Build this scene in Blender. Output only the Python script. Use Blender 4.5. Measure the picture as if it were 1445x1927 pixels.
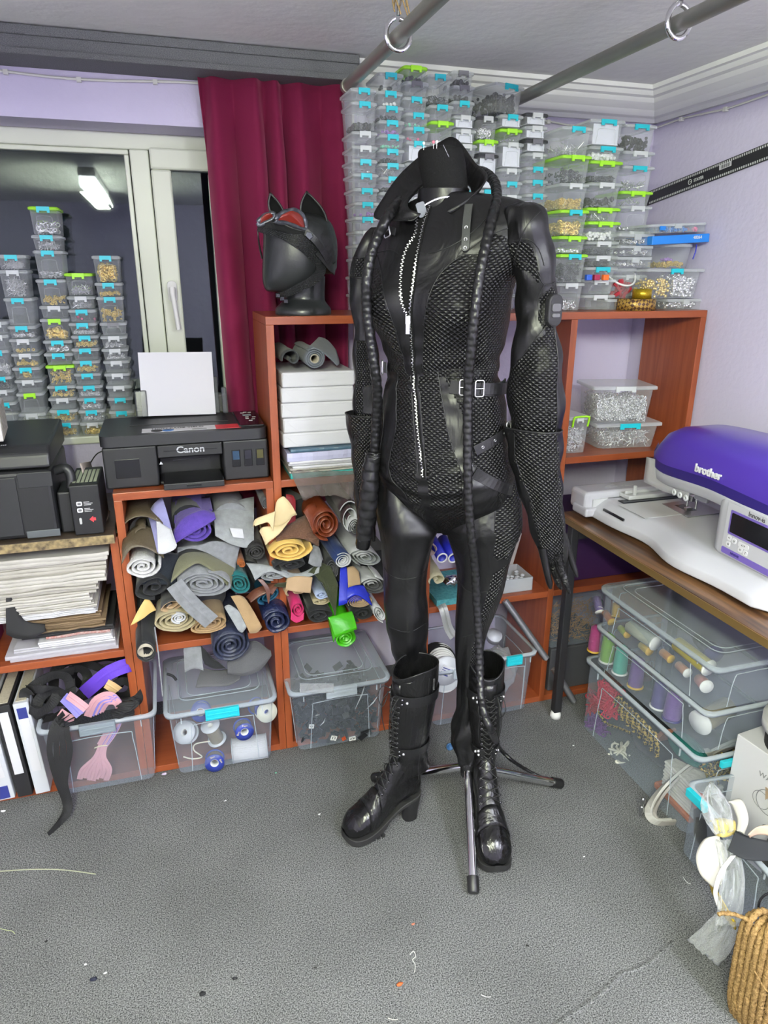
import bpy, math, random
from math import sin, cos, pi, radians, sqrt, atan2, exp
from mathutils import Vector, Matrix, noise as mnoise
random.seed(7)
S = bpy.context.scene
for o in list(bpy.data.objects): bpy.data.objects.remove(o)

# ------------------------------------------------------------------ camera
F_PX = 1318.0
PITCH, ROLL, YAW = radians(19.0), radians(0.2), radians(17.0)
CAM = Vector((0, 0, 1.5))
_fw = Vector((sin(YAW)*cos(PITCH), cos(YAW)*cos(PITCH), -sin(PITCH)))
_rt = Vector((cos(YAW), -sin(YAW), 0)); _up = _rt.cross(_fw)
_rt, _up = _rt*cos(ROLL)+_up*sin(ROLL), _up*cos(ROLL)-_rt*sin(ROLL)
cd = bpy.data.cameras.new('camera'); cam = bpy.data.objects.new('camera', cd)
S.collection.objects.link(cam); S.camera = cam
M3 = Matrix((_rt, _up, -_fw)).transposed()
cam.matrix_world = Matrix.Translation(CAM) @ M3.to_4x4()
cd.sensor_fit = 'VERTICAL'; cd.sensor_height = 34.6; cd.lens = 34.6*F_PX/1927; cd.clip_start = 0.02

# ------------------------------------------------------------------ world, lamps, exposure
w = bpy.data.worlds.new('night'); S.world = w; w.use_nodes = True
w.node_tree.nodes['Background'].inputs[0].default_value = (0.02, 0.025, 0.04, 1)
w.node_tree.nodes['Background'].inputs[1].default_value = 0.3
S.view_settings.view_transform = 'Standard'; S.view_settings.look = 'None'
S.view_settings.gamma = 1; S.view_settings.use_curve_mapping = False
S.view_settings.exposure = 0.66
try:
    cy = S.cycles
    cy.use_denoising = True; cy.denoiser = 'OPENIMAGEDENOISE'
    cy.max_bounces = 10; cy.diffuse_bounces = 4; cy.glossy_bounces = 3; cy.transmission_bounces = 4
    cy.transparent_max_bounces = 40; cy.caustics_reflective = False; cy.caustics_refractive = False
    cy.sample_clamp_indirect = 6
except Exception: pass
CEIL = 2.08
def area(name, loc, sx, sy, power, col, rot=(0, 0, 0)):
    l = bpy.data.lights.new(name, 'AREA'); l.shape = 'RECTANGLE'; l.size = sx; l.size_y = sy
    l.energy = power; l.color = col
    o = bpy.data.objects.new(name, l); S.collection.objects.link(o); o.location = loc; o.rotation_euler = rot
    return o
LAMPS = [(-0.36, -0.55, 1.30, 0, 36, (0.94, 1.0, 0.74)), (1.0, -0.75, 1.25, 0, 22, (0.84, 0.86, 1.0))]
for i, (x, y, ln, rz, pw, col) in enumerate(LAMPS):
    area('ceiling_lamp_light', (x, y, CEIL-0.135), 0.10, ln, pw, col)
    for sd in (-1, 1): area('ceiling_lamp_light', (x+sd*.06, y, CEIL-.095), .06, ln, pw*1.35, col, (0, -sd*radians(108), 0))

# ------------------------------------------------------------------ pixel -> point on a real plane
def ray(px, py): return _fw*F_PX + _rt*(px-722.5) - _up*(py-963.5)
def at(px, py, Y): d = ray(px, py); return CAM + d*(Y/d.y)
def atz(px, py, Z): d = ray(px, py); return CAM + d*((Z-CAM.z)/d.z)
def atx(px, py, X): d = ray(px, py); return CAM + d*(X/d.x)

# ------------------------------------------------------------------ materials
MATS = {}
def newmat(name):
    m = bpy.data.materials.new(name); m.use_nodes = True
    nt = m.node_tree; nt.nodes.clear()
    out = nt.nodes.new('ShaderNodeOutputMaterial')
    return m, nt, out
def N(nt, t, **kw):
    n = nt.nodes.new('ShaderNode'+t)
    for k, v in kw.items():
        if k[0] == 'i' and k[1:].isdigit(): n.inputs[int(k[1:])].default_value = v
        elif hasattr(n, k): setattr(n, k, v)
        else: n.inputs[k.replace('_', ' ')].default_value = v
    return n
def c4(c): return (c[0], c[1], c[2], 1)
def mat(name, col=(.5, .5, .5), rough=.5, metal=0, spec=.5, nscale=0, ncol=None, bump=0, bscale=200, emit=None, estr=0, coat=0, stretch=None, sheen=0):
    if name in MATS: return MATS[name]
    m, nt, out = newmat(name)
    b = N(nt, 'BsdfPrincipled'); nt.links.new(b.outputs[0], out.inputs[0])
    b.inputs['Base Color'].default_value = c4(col); b.inputs['Roughness'].default_value = rough
    b.inputs['Metallic'].default_value = metal; b.inputs['Specular IOR Level'].default_value = spec
    b.inputs['Coat Weight'].default_value = coat; b.inputs['Sheen Weight'].default_value = sheen
    tc = N(nt, 'TexCoord'); vec = tc.outputs['Object']
    if stretch:
        mp = N(nt, 'Mapping'); mp.inputs['Scale'].default_value = stretch
        nt.links.new(vec, mp.inputs[0]); vec = mp.outputs[0]
    if nscale:
        n = N(nt, 'TexNoise'); n.inputs['Scale'].default_value = nscale; n.inputs['Detail'].default_value = 4
        nt.links.new(vec, n.inputs[0])
        mx = N(nt, 'ValToRGB'); mx.color_ramp.elements[0].position = .32; mx.color_ramp.elements[1].position = .68
        mx.color_ramp.elements[0].color = c4(ncol or [c*.75 for c in col]); mx.color_ramp.elements[1].color = c4(col)
        nt.links.new(n.outputs[0], mx.inputs[0]); nt.links.new(mx.outputs[0], b.inputs['Base Color'])
    if bump:
        n2 = N(nt, 'TexNoise'); n2.inputs['Scale'].default_value = bscale; n2.inputs['Detail'].default_value = 3
        nt.links.new(vec, n2.inputs[0])
        bp = N(nt, 'Bump'); bp.inputs['Strength'].default_value = bump; bp.inputs['Distance'].default_value = .004
        nt.links.new(n2.outputs[0], bp.inputs['Height']); nt.links.new(bp.outputs[0], b.inputs['Normal'])
    if emit: b.inputs['Emission Color'].default_value = c4(emit); b.inputs['Emission Strength'].default_value = estr
    MATS[name] = m; return m
def plastic(name, col=(.85, .9, .95), op=.2, edge=.5, rough=.18):
    """thin clear plastic: transparent mixed with a glossy white body, denser at grazing angles"""
    if name in MATS: return MATS[name]
    m, nt, out = newmat(name)
    t = N(nt, 'BsdfTransparent'); t.inputs[0].default_value = c4([.8+.2*c for c in col])
    b = N(nt, 'BsdfPrincipled'); b.inputs['Base Color'].default_value = c4(col); b.inputs['Roughness'].default_value = rough
    lw = N(nt, 'LayerWeight'); lw.inputs[0].default_value = .35
    mr = N(nt, 'MapRange'); mr.inputs['To Min'].default_value = op; mr.inputs['To Max'].default_value = min(1, op+edge)
    nt.links.new(lw.outputs['Facing'], mr.inputs['Value'])
    mx = N(nt, 'MixShader'); nt.links.new(mr.outputs[0], mx.inputs[0]); nt.links.new(t.outputs[0], mx.inputs[1])
    nt.links.new(b.outputs[0], mx.inputs[2]); nt.links.new(mx.outputs[0], out.inputs[0])
    MATS[name] = m; return m
def wood(name, c1, c2, axis=0, scale=3, rough=.35, coat=.2):
    if name in MATS: return MATS[name]
    m, nt, out = newmat(name)
    b = N(nt, 'BsdfPrincipled'); nt.links.new(b.outputs[0], out.inputs[0]); b.inputs['Roughness'].default_value = rough
    b.inputs['Coat Weight'].default_value = coat; b.inputs['Coat Roughness'].default_value = .25
    tc = N(nt, 'TexCoord'); mp = N(nt, 'Mapping'); sc = [18, 18, 18]; sc[axis] = 1.0
    mp.inputs['Scale'].default_value = sc; nt.links.new(tc.outputs['Object'], mp.inputs[0])
    n = N(nt, 'TexNoise'); n.inputs['Scale'].default_value = scale; n.inputs['Detail'].default_value = 6; n.inputs['Distortion'].default_value = .6
    nt.links.new(mp.outputs[0], n.inputs[0])
    r = N(nt, 'ValToRGB'); r.color_ramp.elements[0].position = .35; r.color_ramp.elements[1].position = .65
    r.color_ramp.elements[0].color = c4(c1); r.color_ramp.elements[1].color = c4(c2)
    nt.links.new(n.outputs[0], r.inputs[0]); nt.links.new(r.outputs[0], b.inputs['Base Color'])
    MATS[name] = m; return m

# ------------------------------------------------------------------ mesh builder
class MB:
    def __init__(s): s.v = []; s.f = []; s.m = []; s.uv = []; s.sm = []
    def add(s, vs, fs, mi=0, smooth=False, uvs=None):
        o = len(s.v); s.v += [tuple(p) for p in vs]
        for k, f in enumerate(fs):
            s.f.append([o+i for i in f]); s.m.append(mi if isinstance(mi, int) else mi[k]); s.sm.append(smooth)
            s.uv.append(uvs[k] if uvs else None)
        return s
    def box(s, x0, x1, y0, y1, z0, z1, mi=0, M=None, taper=None):
        t = taper or (0, 0)
        vs = [(x0+t[0], y0+t[1], z0), (x1-t[0], y0+t[1], z0), (x1-t[0], y1-t[1], z0), (x0+t[0], y1-t[1], z0),
              (x0, y0, z1), (x1, y0, z1), (x1, y1, z1), (x0, y1, z1)]
        if M: vs = [M @ Vector(p) for p in vs]
        return s.add(vs, [(3, 2, 1, 0), (4, 5, 6, 7), (0, 1, 5, 4), (1, 2, 6, 5), (2, 3, 7, 6), (3, 0, 4, 7)], mi)
    def cbox(s, c, d, mi=0, M=None):
        return s.box(c[0]-d[0]/2, c[0]+d[0]/2, c[1]-d[1]/2, c[1]+d[1]/2, c[2]-d[2]/2, c[2]+d[2]/2, mi, M)
    def rings(s, R, cap=True, mi=0, smooth=True, closed=True):
        n = len(R[0]); vs = [p for r in R for p in r]; fs = []
        for i in range(len(R)-1):
            for j in range(n if closed else n-1):
                k = (j+1) % n; fs.append((i*n+j, i*n+k, (i+1)*n+k, (i+1)*n+j))
        s.add(vs, fs, mi, smooth)
        if cap:
            s.add(R[0], [tuple(range(n))[::-1]], mi, False); s.add(R[-1], [tuple(range(n))], mi, False)
        return s
    def tube(s, pts, r, n=8, cap=True, mi=0, smooth=True, flat=None):
        pts = [Vector(p) for p in pts]; R = []; L = len(pts); up = None
        for i, p in enumerate(pts):
            t = (pts[min(i+1, L-1)]-pts[max(i-1, 0)])
            if t.length < 1e-9: t = Vector((0, 0, 1))
            t.normalize()
            if up is None: up = Vector((0, 0, 1)) if abs(t.z) < .9 else Vector((1, 0, 0))
            a = t.cross(up)
            if a.length < 1e-6: a = t.cross(Vector((0, 1, 0)))
            a.normalize(); b = a.cross(t); up = b
            rr = r[i] if isinstance(r, (list, tuple)) else r
            fl = flat or 1
            R.append([p + a*(cos(2*pi*k/n)*rr) + b*(sin(2*pi*k/n)*rr*fl) for k in range(n)])
        return s.rings(R, cap, mi, smooth)
    def lathe(s, prof, n=24, c=(0, 0, 0), mi=0, cap=False, M=None, smooth=True):
        R = []
        for (r, z) in prof:
            ring = [Vector((c[0]+r*cos(2*pi*k/n), c[1]+r*sin(2*pi*k/n), c[2]+z)) for k in range(n)]
            if M: ring = [M @ p for p in ring]
            R.append(ring)
        return s.rings(R, cap, mi, smooth)
    def prism(s, pts, y0, y1, mi=0, M=None, axis='y'):
        """outline in (x,z) extruded along y; axis 'z': outline (x,y) extruded along z; 'x': outline (y,z)"""
        n = len(pts)
        def P(p, d): return {'y': (p[0], d, p[1]), 'z': (p[0], p[1], d), 'x': (d, p[0], p[1])}[axis]
        vs = [P(p, y0) for p in pts]+[P(p, y1) for p in pts]
        if M: vs = [M @ Vector(p) for p in vs]
        fs = [tuple(range(n)), tuple(range(2*n-1, n-1, -1))]+[(i, i+n, (i+1) % n+n, (i+1) % n) for i in range(n)]
        return s.add(vs, fs, mi)
    def torus(s, c, R, r, nrm=(0, 0, 1), n=8, k=4, mi=0):
        q = Vector((0, 0, 1)).rotation_difference(Vector(nrm).normalized()); c = Vector(c); RR = []
        vs = []; fs = []
        for i in range(n):
            a = 2*pi*i/n
            for j in range(k):
                b = 2*pi*j/k
                vs.append(c + q @ Vector(((R+r*cos(b))*cos(a), (R+r*cos(b))*sin(a), r*sin(b))))
        for i in range(n):
            for j in range(k):
                fs.append((i*k+j, ((i+1) % n)*k+j, ((i+1) % n)*k+(j+1) % k, i*k+(j+1) % k))
        return s.add(vs, fs, mi, True)
    def ball(s, c, r, n=8, k=5, mi=0, sc=(1, 1, 1)):
        R = []
        for j in range(k+1):
            a = pi*(j/k)*.996+.006-pi/2
            R.append([Vector((c[0]+r*sc[0]*cos(a)*cos(2*pi*i/n), c[1]+r*sc[1]*cos(a)*sin(2*pi*i/n), c[2]+r*sc[2]*sin(a))) for i in range(n)])
        return s.rings(R, True, mi, True)
    def xf(s, M):
        s.v = [tuple(M @ Vector(p)) for p in s.v]; return s
    def build(s, name, mats, parent=None, bevel=0, solid=0, subsurf=0, seg=2, loc=None):
        me = bpy.data.meshes.new(name); me.from_pydata(s.v, [], s.f)
        if not isinstance(mats, (list, tuple)): mats = [mats]
        for m in mats: me.materials.append(m)
        me.polygons.foreach_set('material_index', s.m); me.polygons.foreach_set('use_smooth', s.sm)
        if any(u is not None for u in s.uv):
            ul = me.uv_layers.new(name='UVMap'); i = 0
            for fi, f in enumerate(s.f):
                for k in range(len(f)):
                    if s.uv[fi]: ul.data[i].uv = s.uv[fi][k]
                    i += 1
        me.update()
        o = bpy.data.objects.new(name, me); S.collection.objects.link(o)
        if parent: o.parent = parent
        if loc: o.location = loc
        if solid:
            md = o.modifiers.new('solid', 'SOLIDIFY'); md.thickness = solid; md.offset = 0
        if subsurf:
            md = o.modifiers.new('sub', 'SUBSURF'); md.levels = subsurf; md.render_levels = subsurf
        if bevel:
            md = o.modifiers.new('bev', 'BEVEL'); md.width = bevel; md.segments = seg; md.limit_method = 'ANGLE'; md.angle_limit = .6
        return o
def T(name, label, cat, loc=(0, 0, 0), rz=0, group=None, kind=None):
    o = bpy.data.objects.new(name, None); S.collection.objects.link(o); o.location = loc; o.rotation_euler = (0, 0, rz)
    o.empty_display_size = .05
    return tag(o, label, cat, group, kind)
def tag(o, label, cat, group=None, kind=None):
    if label: o['label'] = label
    if cat: o['category'] = cat
    if group: o['group'] = group
    if kind: o['kind'] = kind
    return o
def struct(o): o['kind'] = 'structure'; return o
def spline(pts, n=8):
    """Catmull-Rom through points (tuples of any length)"""
    out = []; L = len(pts)
    for i in range(L-1):
        p0, p1, p2, p3 = pts[max(i-1, 0)], pts[i], pts[i+1], pts[min(i+2, L-1)]
        for k in range(n):
            t = k/n
            out.append(tuple(.5*((2*b)+(-a+c)*t+(2*a-5*b+4*c-d)*t*t+(-a+3*b-3*c+d)*t**3) for a, b, c, d in zip(p0, p1, p2, p3)))
    out.append(tuple(pts[-1])); return out
def lerp(a, b, t): return a+(b-a)*t
def sstep(a, b, x):
    t = max(0, min(1, (x-a)/(b-a))) if a != b else float(x > a)
    return t*t*(3-2*t)
def rrect(w, h, r, n=4):
    pts = []
    for cx, cy, a0 in ((w/2-r, h/2-r, 0), (-w/2+r, h/2-r, pi/2), (-w/2+r, -h/2+r, pi), (w/2-r, -h/2+r, 1.5*pi)):
        for k in range(n+1):
            a = a0+pi/2*k/n; pts.append((cx+r*cos(a), cy+r*sin(a)))
    return pts
def text(name, s, size, M, m, parent=None, ext=.0004, bold=False, sx=1):
    c = bpy.data.curves.new(name, 'FONT'); c.body = s; c.size = size; c.extrude = ext; c.align_x = 'CENTER'; c.align_y = 'CENTER'
    if bold: c.offset = size*.02
    tmp = bpy.data.objects.new(name, c); S.collection.objects.link(tmp)
    dg = bpy.context.evaluated_depsgraph_get(); dg.update()
    me = bpy.data.meshes.new_from_object(tmp.evaluated_get(dg)); bpy.data.objects.remove(tmp)
    me.name = name; me.materials.clear(); me.materials.append(m)
    me.transform(M @ Matrix.Diagonal((sx, 1, 1, 1)))
    o = bpy.data.objects.new(name, me); S.collection.objects.link(o)
    if parent: o.parent = parent
    return o
FRONT = Matrix.Rotation(pi/2, 4, 'X')       # text lying in xz, read from -y
ORD = ['top', 'second from top', 'third from top', 'fourth from top', 'fifth from top', 'sixth from top', 'seventh from top', 'eighth from top', 'ninth from top', 'tenth from top', 'eleventh from top', 'twelfth from top', 'thirteenth from top', 'fourteenth from top', 'fifteenth from top', 'sixteenth from top', 'seventeenth from top', 'eighteenth from top', 'nineteenth from top', 'twentieth from top']
# ------------------------------------------------------------------ base materials
WHITE = mat('white_paint', (.80, .80, .78), .6)
PLASTER = mat('lavender_plaster', (.63, .585, .765), .75, bump=.35, bscale=60)
CEILM = mat('ceiling_plaster', (.86, .86, .84), .8, bump=.5, bscale=25)
PVC = mat('window_pvc', (.72, .75, .62), .3)
CHERRY = wood('cherry_laminate_x', (.26, .058, .018), (.32, .078, .025), 0)
CHERRYZ = wood('cherry_laminate_z', (.25, .055, .016), (.34, .084, .026), 2)
CHERRYY = wood('cherry_laminate_y', (.25, .055, .016), (.34, .084, .026), 1)
BLACKP = mat('black_plastic', (.011, .011, .012), .35, bump=.15, bscale=900)
BLACKG = mat('glossy_black_plastic', (.012, .012, .015), .12)
STEEL = mat('steel', (.62, .63, .64), .25, 1)
CHROME = mat('chrome', (.8, .8, .82), .06, 1)
SILVER = mat('silver_metal', (.82, .82, .84), .25, .8)
GOLD = mat('gold_metal', (.92, .68, .20), .32, .75)
GUN = mat('gunmetal', (.10, .11, .13), .3, 1)
PAPER = mat('white_paper', (.66, .66, .69), .7)
CYAN = mat('turquoise_plastic', (.02, .52, .62), .35)
LIME = mat('lime_plastic', (.36, .78, .03), .35)
LATCHG = mat('grey_latch', (.16, .16, .18), .4)
LATCHW = plastic('clear_latch', (.82, .85, .86), .6, .3)
CLEAR = plastic('clear_plastic', (.88, .92, .93), .11, .36)
CLEARL = plastic('clear_lid', (.80, .84, .85), .32, .4)
CLEARK = plastic('smoked_lid', (.06, .06, .07), .75, .2)
LIMET = plastic('lime_lid', (.40, .85, .05), .8, .2)
BIN = plastic('bin_plastic', (.62, .70, .80), .08, .30)
BINR = plastic('bin_rim_plastic', (.70, .77, .84), .38, .4)

# ------------------------------------------------------------------ room shell
XR, YB = 1.70, 2.35
XL, YF = -2.3, -2.4
def carpet():
    m, nt, out = newmat('felt_carpet')
    b = N(nt, 'BsdfPrincipled'); nt.links.new(b.outputs[0], out.inputs[0]); b.inputs['Roughness'].default_value = .95
    b.inputs['Specular IOR Level'].default_value = .15
    tc = N(nt, 'TexCoord')
    n = N(nt, 'TexNoise'); n.inputs['Scale'].default_value = 330; n.inputs['Detail'].default_value = 5; n.inputs['Roughness'].default_value = .75
    nt.links.new(tc.outputs['Object'], n.inputs[0])
    r = N(nt, 'ValToRGB'); e = r.color_ramp.elements
    e[0].position = .40; e[0].color = (.022, .023, .026, 1); e[1].position = .62; e[1].color = (.36, .365, .37, 1)
    nt.links.new(n.outputs[0], r.inputs[0])
    n3 = N(nt, 'TexNoise'); n3.inputs['Scale'].default_value = 4; nt.links.new(tc.outputs['Object'], n3.inputs[0])
    mx = N(nt, 'MixRGB', blend_type='MULTIPLY'); mx.inputs[0].default_value = .5
    nt.links.new(r.outputs[0], mx.inputs[1]); nt.links.new(n3.outputs[0], mx.inputs[2])
    nt.links.new(mx.outputs[0], b.inputs['Base Color'])
    bp = N(nt, 'Bump'); bp.inputs['Strength'].default_value = .15; bp.inputs['Distance'].default_value = .002
    nt.links.new(n.outputs[0], bp.inputs['Height']); nt.links.new(bp.outputs[0], b.inputs['Normal'])
    return m
CARPET = carpet()
struct(MB().box(XL, XR, YF, YB+.3, -.05, 0).build('floor', CARPET))
struct(MB().box(XL, XR, YF, YB+.02, CEIL, CEIL+.05).build('ceiling', CEILM))
struct(MB().box(XR, XR+.08, YF, YB+.3, 0, CEIL).build('wall_right', PLASTER))
struct(MB().box(XL-.08, XL, YF, YB+.3, 0, CEIL).build('wall_left', PLASTER))
struct(MB().box(XL, XR, YF-.08, YF, 0, CEIL).build('wall_front', PLASTER))
# back wall with the window opening
WX1, WZ0, WZ1, WY = .245, 1.0, 1.893, 2.50
bw = MB(); bw.box(WX1, XR, YB, YB+.25, 0, CEIL); bw.box(XL, WX1, YB, YB+.25, 0, WZ0); bw.box(XL, WX1, YB, YB+.25, WZ1, CEIL)
struct(bw.build('wall_back', PLASTER))
struct(MB().box(XL, WX1, YB-.012, WY, WZ0-.02, WZ0+.004).build('trim_1', PVC, bevel=.004))   # sill
# window: fixed light (left), mullion and opening sash with handle
def frame(mb, x0, x1, z0, z1, y0, y1, t, mi=0):
    mb.box(x0, x1, y0, y1, z0, z0+t, mi); mb.box(x0, x1, y0, y1, z1-t, z1, mi)
    mb.box(x0, x0+t, y0, y1, z0+t, z1-t, mi); mb.box(x1-t, x1, y0, y1, z0+t, z1-t, mi)
win = T('window_1', None, None, (0, 0, 0), kind='structure')
f = MB(); frame(f, -1.35, WX1, WZ0, WZ1, WY, WY+.07, .045)
f.box(-.052, .004, WY-.003, WY+.07, WZ0+.045, WZ1-.045)
f.build('window_frame', PVC, win, bevel=.004)
f = MB(); frame(f, -1.30, -.055, WZ0+.045, WZ1-.045, WY+.01, WY+.05, .014); f.build('glazing_bead', PVC, win, bevel=.003)
sash = MB(); frame(sash, .006, WX1-.006, WZ0+.035, WZ1-.04, WY-.022, WY+.03, .060); sash.build('sash', PVC, win, bevel=.006)
def panem():
    m, nt, out = newmat('window_glass')
    g = N(nt, 'BsdfGlossy'); g.inputs['Roughness'].default_value = .02; g.inputs[0].default_value = (.9, .95, 1, 1)
    t = N(nt, 'BsdfTransparent'); t.inputs[0].default_value = (.75, .8, .8, 1)
    fr = N(nt, 'Fresnel'); fr.inputs[0].default_value = 1.45
    mx = N(nt, 'MixShader'); nt.links.new(fr.outputs[0], mx.inputs[0]); nt.links.new(t.outputs[0], mx.inputs[1]); nt.links.new(g.outputs[0], mx.inputs[2])
    nt.links.new(mx.outputs[0], out.inputs[0]); return m
GLASS = panem()
pn = MB(); pn.box(-1.29, -.066, WY+.026, WY+.034, WZ0+.058, WZ1-.058); pn.build('pane', GLASS, win)
pn = MB(); pn.box(.065, WX1-.065, WY+.004, WY+.012, WZ0+.09, WZ1-.095); pn.build('pane', GLASS, win)
hd = MB(); hd.prism(rrect(.030, .065, .013), WY-.034, WY-.022, M=Matrix.Translation((.037, 0, 1.435)))
hd.tube([(.037, WY-.03, 1.437), (.037, WY-.062, 1.437)], .010, 12)
hd.tube(spline([(.037, WY-.062, 1.447), (.037, WY-.066, 1.425), (.041, WY-.066, 1.38), (.046, WY-.062, 1.318)], 5), [.0125]*5+[.0105]*5+[.0095]*6, 12, flat=.8)
hd.build('window_handle', WHITE, win, bevel=.002)
# added dark board outside that stands in for the night behind the panes
struct(MB().box(XL, XR, 3.6, 3.7, 0, 2.6).build('trim_2', mat('night_board', (.05, .055, .065), .9, nscale=3, bump=.5, bscale=30)))

# mouldings
corn = mat('cornice_foam', (.80, .80, .80), .6)
pr = [(0, 0), (0, -.095), (-.012, -.095), (-.016, -.083), (-.026, -.078), (-.032, -.060), (-.052, -.042), (-.058, -.030), (-.072, -.026), (-.080, -.014), (-.092, -.012), (-.095, 0)]
m = MB(); m.prism([(YB+x, CEIL+z) for x, z in pr], .60, XR, axis='x'); struct(m.build('trim_3', corn))
m = MB(); m.prism([(XR+x, CEIL+z) for x, z in pr], YF, YB, axis='y'); struct(m.build('trim_4', corn))
# grey curtain pelmet rail over the window
greyp = mat('grey_speckled_pelmet', (.20, .205, .21), .7, nscale=500, ncol=(.08, .085, .09), bump=.6, bscale=400)
m = MB(); m.box(XL, .60, 2.22, YB, 2.025, CEIL-.002); m.box(XL, .60, 2.212, 2.235, 2.055, CEIL-.003); m.box(XL, .60, 2.214, YB, 2.012, 2.028)
struct(m.build('trim_5', greyp, bevel=.003))

# thin cables under the mouldings
cabm = mat('white_cable', (.70, .70, .66), .5)
def cable(pts, r, label, nm='wall_cable', m=cabm, cat='cable', clips=True):
    t = T(nm, label, cat, pts[0]); o = Vector(pts[0]); q = spline([Vector(p)-o for p in pts], 6)
    MB().tube(q, r, 6).build('cord', m, t)
    if clips:
        for p in pts[1:-1:2]: MB().cbox(Vector(p)-o+Vector((0, .002, -.001)), (.012, .012, .012)).build('clip', m, t)
    return t
cable([(x, YB-.009, 1.998+.006*sin(x*9)+(0.012 if x > -.15 else 0)*0) for x in (-.62, -.5, -.42, -.34, -.25, -.16, -.06, .04, .12, .17)], .0035, 'white cable clipped to the wall above the window')
cable([(x, YB-.009, 1.968+.006*sin(x*17)) for x in (.95, 1.0, 1.06, 1.12, 1.2, 1.28, 1.36, 1.44, 1.52, 1.6, 1.68)], .003, 'thin cable clipped under the cornice on the back wall')
cable([(XR-.008, y, 1.972+.004*sin(y*15)) for y in (2.33, 2.2, 2.1, 2.0, 1.9, 1.8, 1.7)], .003, 'thin cable clipped under the cornice on the right wall')

# ceiling strip lamps (the one over the left shows in the window pane)
for i, (x, y, ln, rz, pw, col) in enumerate(LAMPS):
    t = T('strip_lamp', ['white fluorescent strip lamp on the ceiling, nearer the window wall', 'white fluorescent strip lamp on the ceiling, on the right side'][i], 'ceiling lamp', (x, y, CEIL))
    MB().box(-.05, .05, -ln/2, ln/2, -.045, 0).build('housing', WHITE, t, bevel=.006)
    q = MB(); q.prism([(-.045, -.045), (-.05, -.10), (0, -.125), (.05, -.10), (.045, -.045)], -ln/2+.01, ln/2-.01)
    q.build('diffuser', mat('lamp_diffuser', (.9, .9, .9), .5, emit=(.95, 1, .95), estr=16), t)

# ------------------------------------------------------------------ overhead rods on hooks
galv = mat('galvanised_pipe', (.50, .50, .44), .42, .75, nscale=14, ncol=(.33, .33, .29), stretch=(1, .15, 1))
def rod(x, z, y1, label, ring_y, hookl, glabel):
    t = T('hanging_pipe', label, 'pipe', (x, y1, z), group=None)
    m = MB(); L = y1-(-1.2)
    m.tube([(0, -L+L*k/6, 0) for k in range(7)], .0165, 20); m.build('pipe', galv, t)
    MB().tube([(0, -.018, 0), (0, .001, 0)], .019, 20).build('end_cap', galv, t)
    h = T('ceiling_hook', glabel, 'hook', (x, ring_y, CEIL))
    q = MB(); pts = [(0, 0, 0), (0, 0, -(CEIL-z)+.040)]
    q.tube(pts, .0045, 8)
    q.build('stem', STEEL, h)
    q = MB(); q.tube([(.029*sin(a), .003*cos(a*.5), z-CEIL+.004-.031*cos(a+pi)) for a in [2*pi*k/20*0.93+.1 for k in range(21)]], .0058, 8)
    q.build('ring', CHROME, h)
    q = MB(); q.lathe([(.001, 0), (.016, 0), (.016, -.004), (.001, -.006)], 16); q.build('ceiling_plate', STEEL, h)
rod(.555, 1.99, 2.19, 'galvanised pipe under the ceiling ending beside the curtain', 1.72, .08, 'steel ring hook holding the left ceiling pipe')
rod(1.085, 1.99, 2.30, 'galvanised pipe under the ceiling running above the dress form', 1.46, .08, 'steel ring hook holding the right ceiling pipe')
m = MB()
for k in range(7):
    a = k*.9; m.tube(spline([(.555+.004*cos(a), 1.72+.01*sin(a), CEIL-.004), (.555+.014*cos(a), 1.715+.02*sin(a), CEIL-.018), (.56+.02*cos(a+1), 1.71, CEIL-.035-.004*k)], 4), .0018, 5)
tag(m.build('jute_knot', mat('jute', (.42, .29, .13), .9, nscale=300)), 'frayed jute string knotted at the left ceiling hook', 'string')

# ------------------------------------------------------------------ curtain
def curtain():
    m, nt, out = newmat('burgundy_velvet')
    b = N(nt, 'BsdfPrincipled'); nt.links.new(b.outputs[0], out.inputs[0]); b.inputs['Base Color'].default_value = (.17, .009, .045, 1)
    b.inputs['Roughness'].default_value = .8; b.inputs['Sheen Weight'].default_value = .4; b.inputs['Sheen Tint'].default_value = (.9, .25, .4, 1); b.inputs['Specular IOR Level'].default_value = .2
    t = T('curtain', 'burgundy velvet curtain hanging beside the window', 'curtain', (.36, 2.293, 2.02))
    q = MB(); nx, nz = 150, 40; R = []
    for j in range(nz+1):
        v = j/nz; z = -v*(2.02-.75); row = []
        for i in range(nx+1):
            u = i/nx; topx = lerp(-.205, .205, u)
            x = topx + lerp(0, 1, v)*(.03*(1-u)-.0*u) + .004*sin(u*40+v*3)
            amp = lerp(.016, .043, sstep(0, .25, v))
            ph = u*2*pi*5.2+1.3*sin(u*11+.7)+.5*sin(v*2.3+u*4)
            y = amp*sin(ph)+.010*sin(ph*.37+v*2)+.004*mnoise.noise(Vector((u*9, v*6, 1)))
            x += .012*cos(ph)*sstep(0, .2, v)
            row.append((x, y, z))
        R.append(row)
    q.rings(R, cap=False, closed=False); q.build('curtain_cloth', m, t, solid=.003)
curtain()
tag(MB().box(.585, .592, 2.25, 2.262, .95, 1.94).build('door_trim_strip', mat('white_strip', (.75, .75, .73), .4)), 'thin white edging strip standing between curtain and box stacks', 'trim strip')

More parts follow.
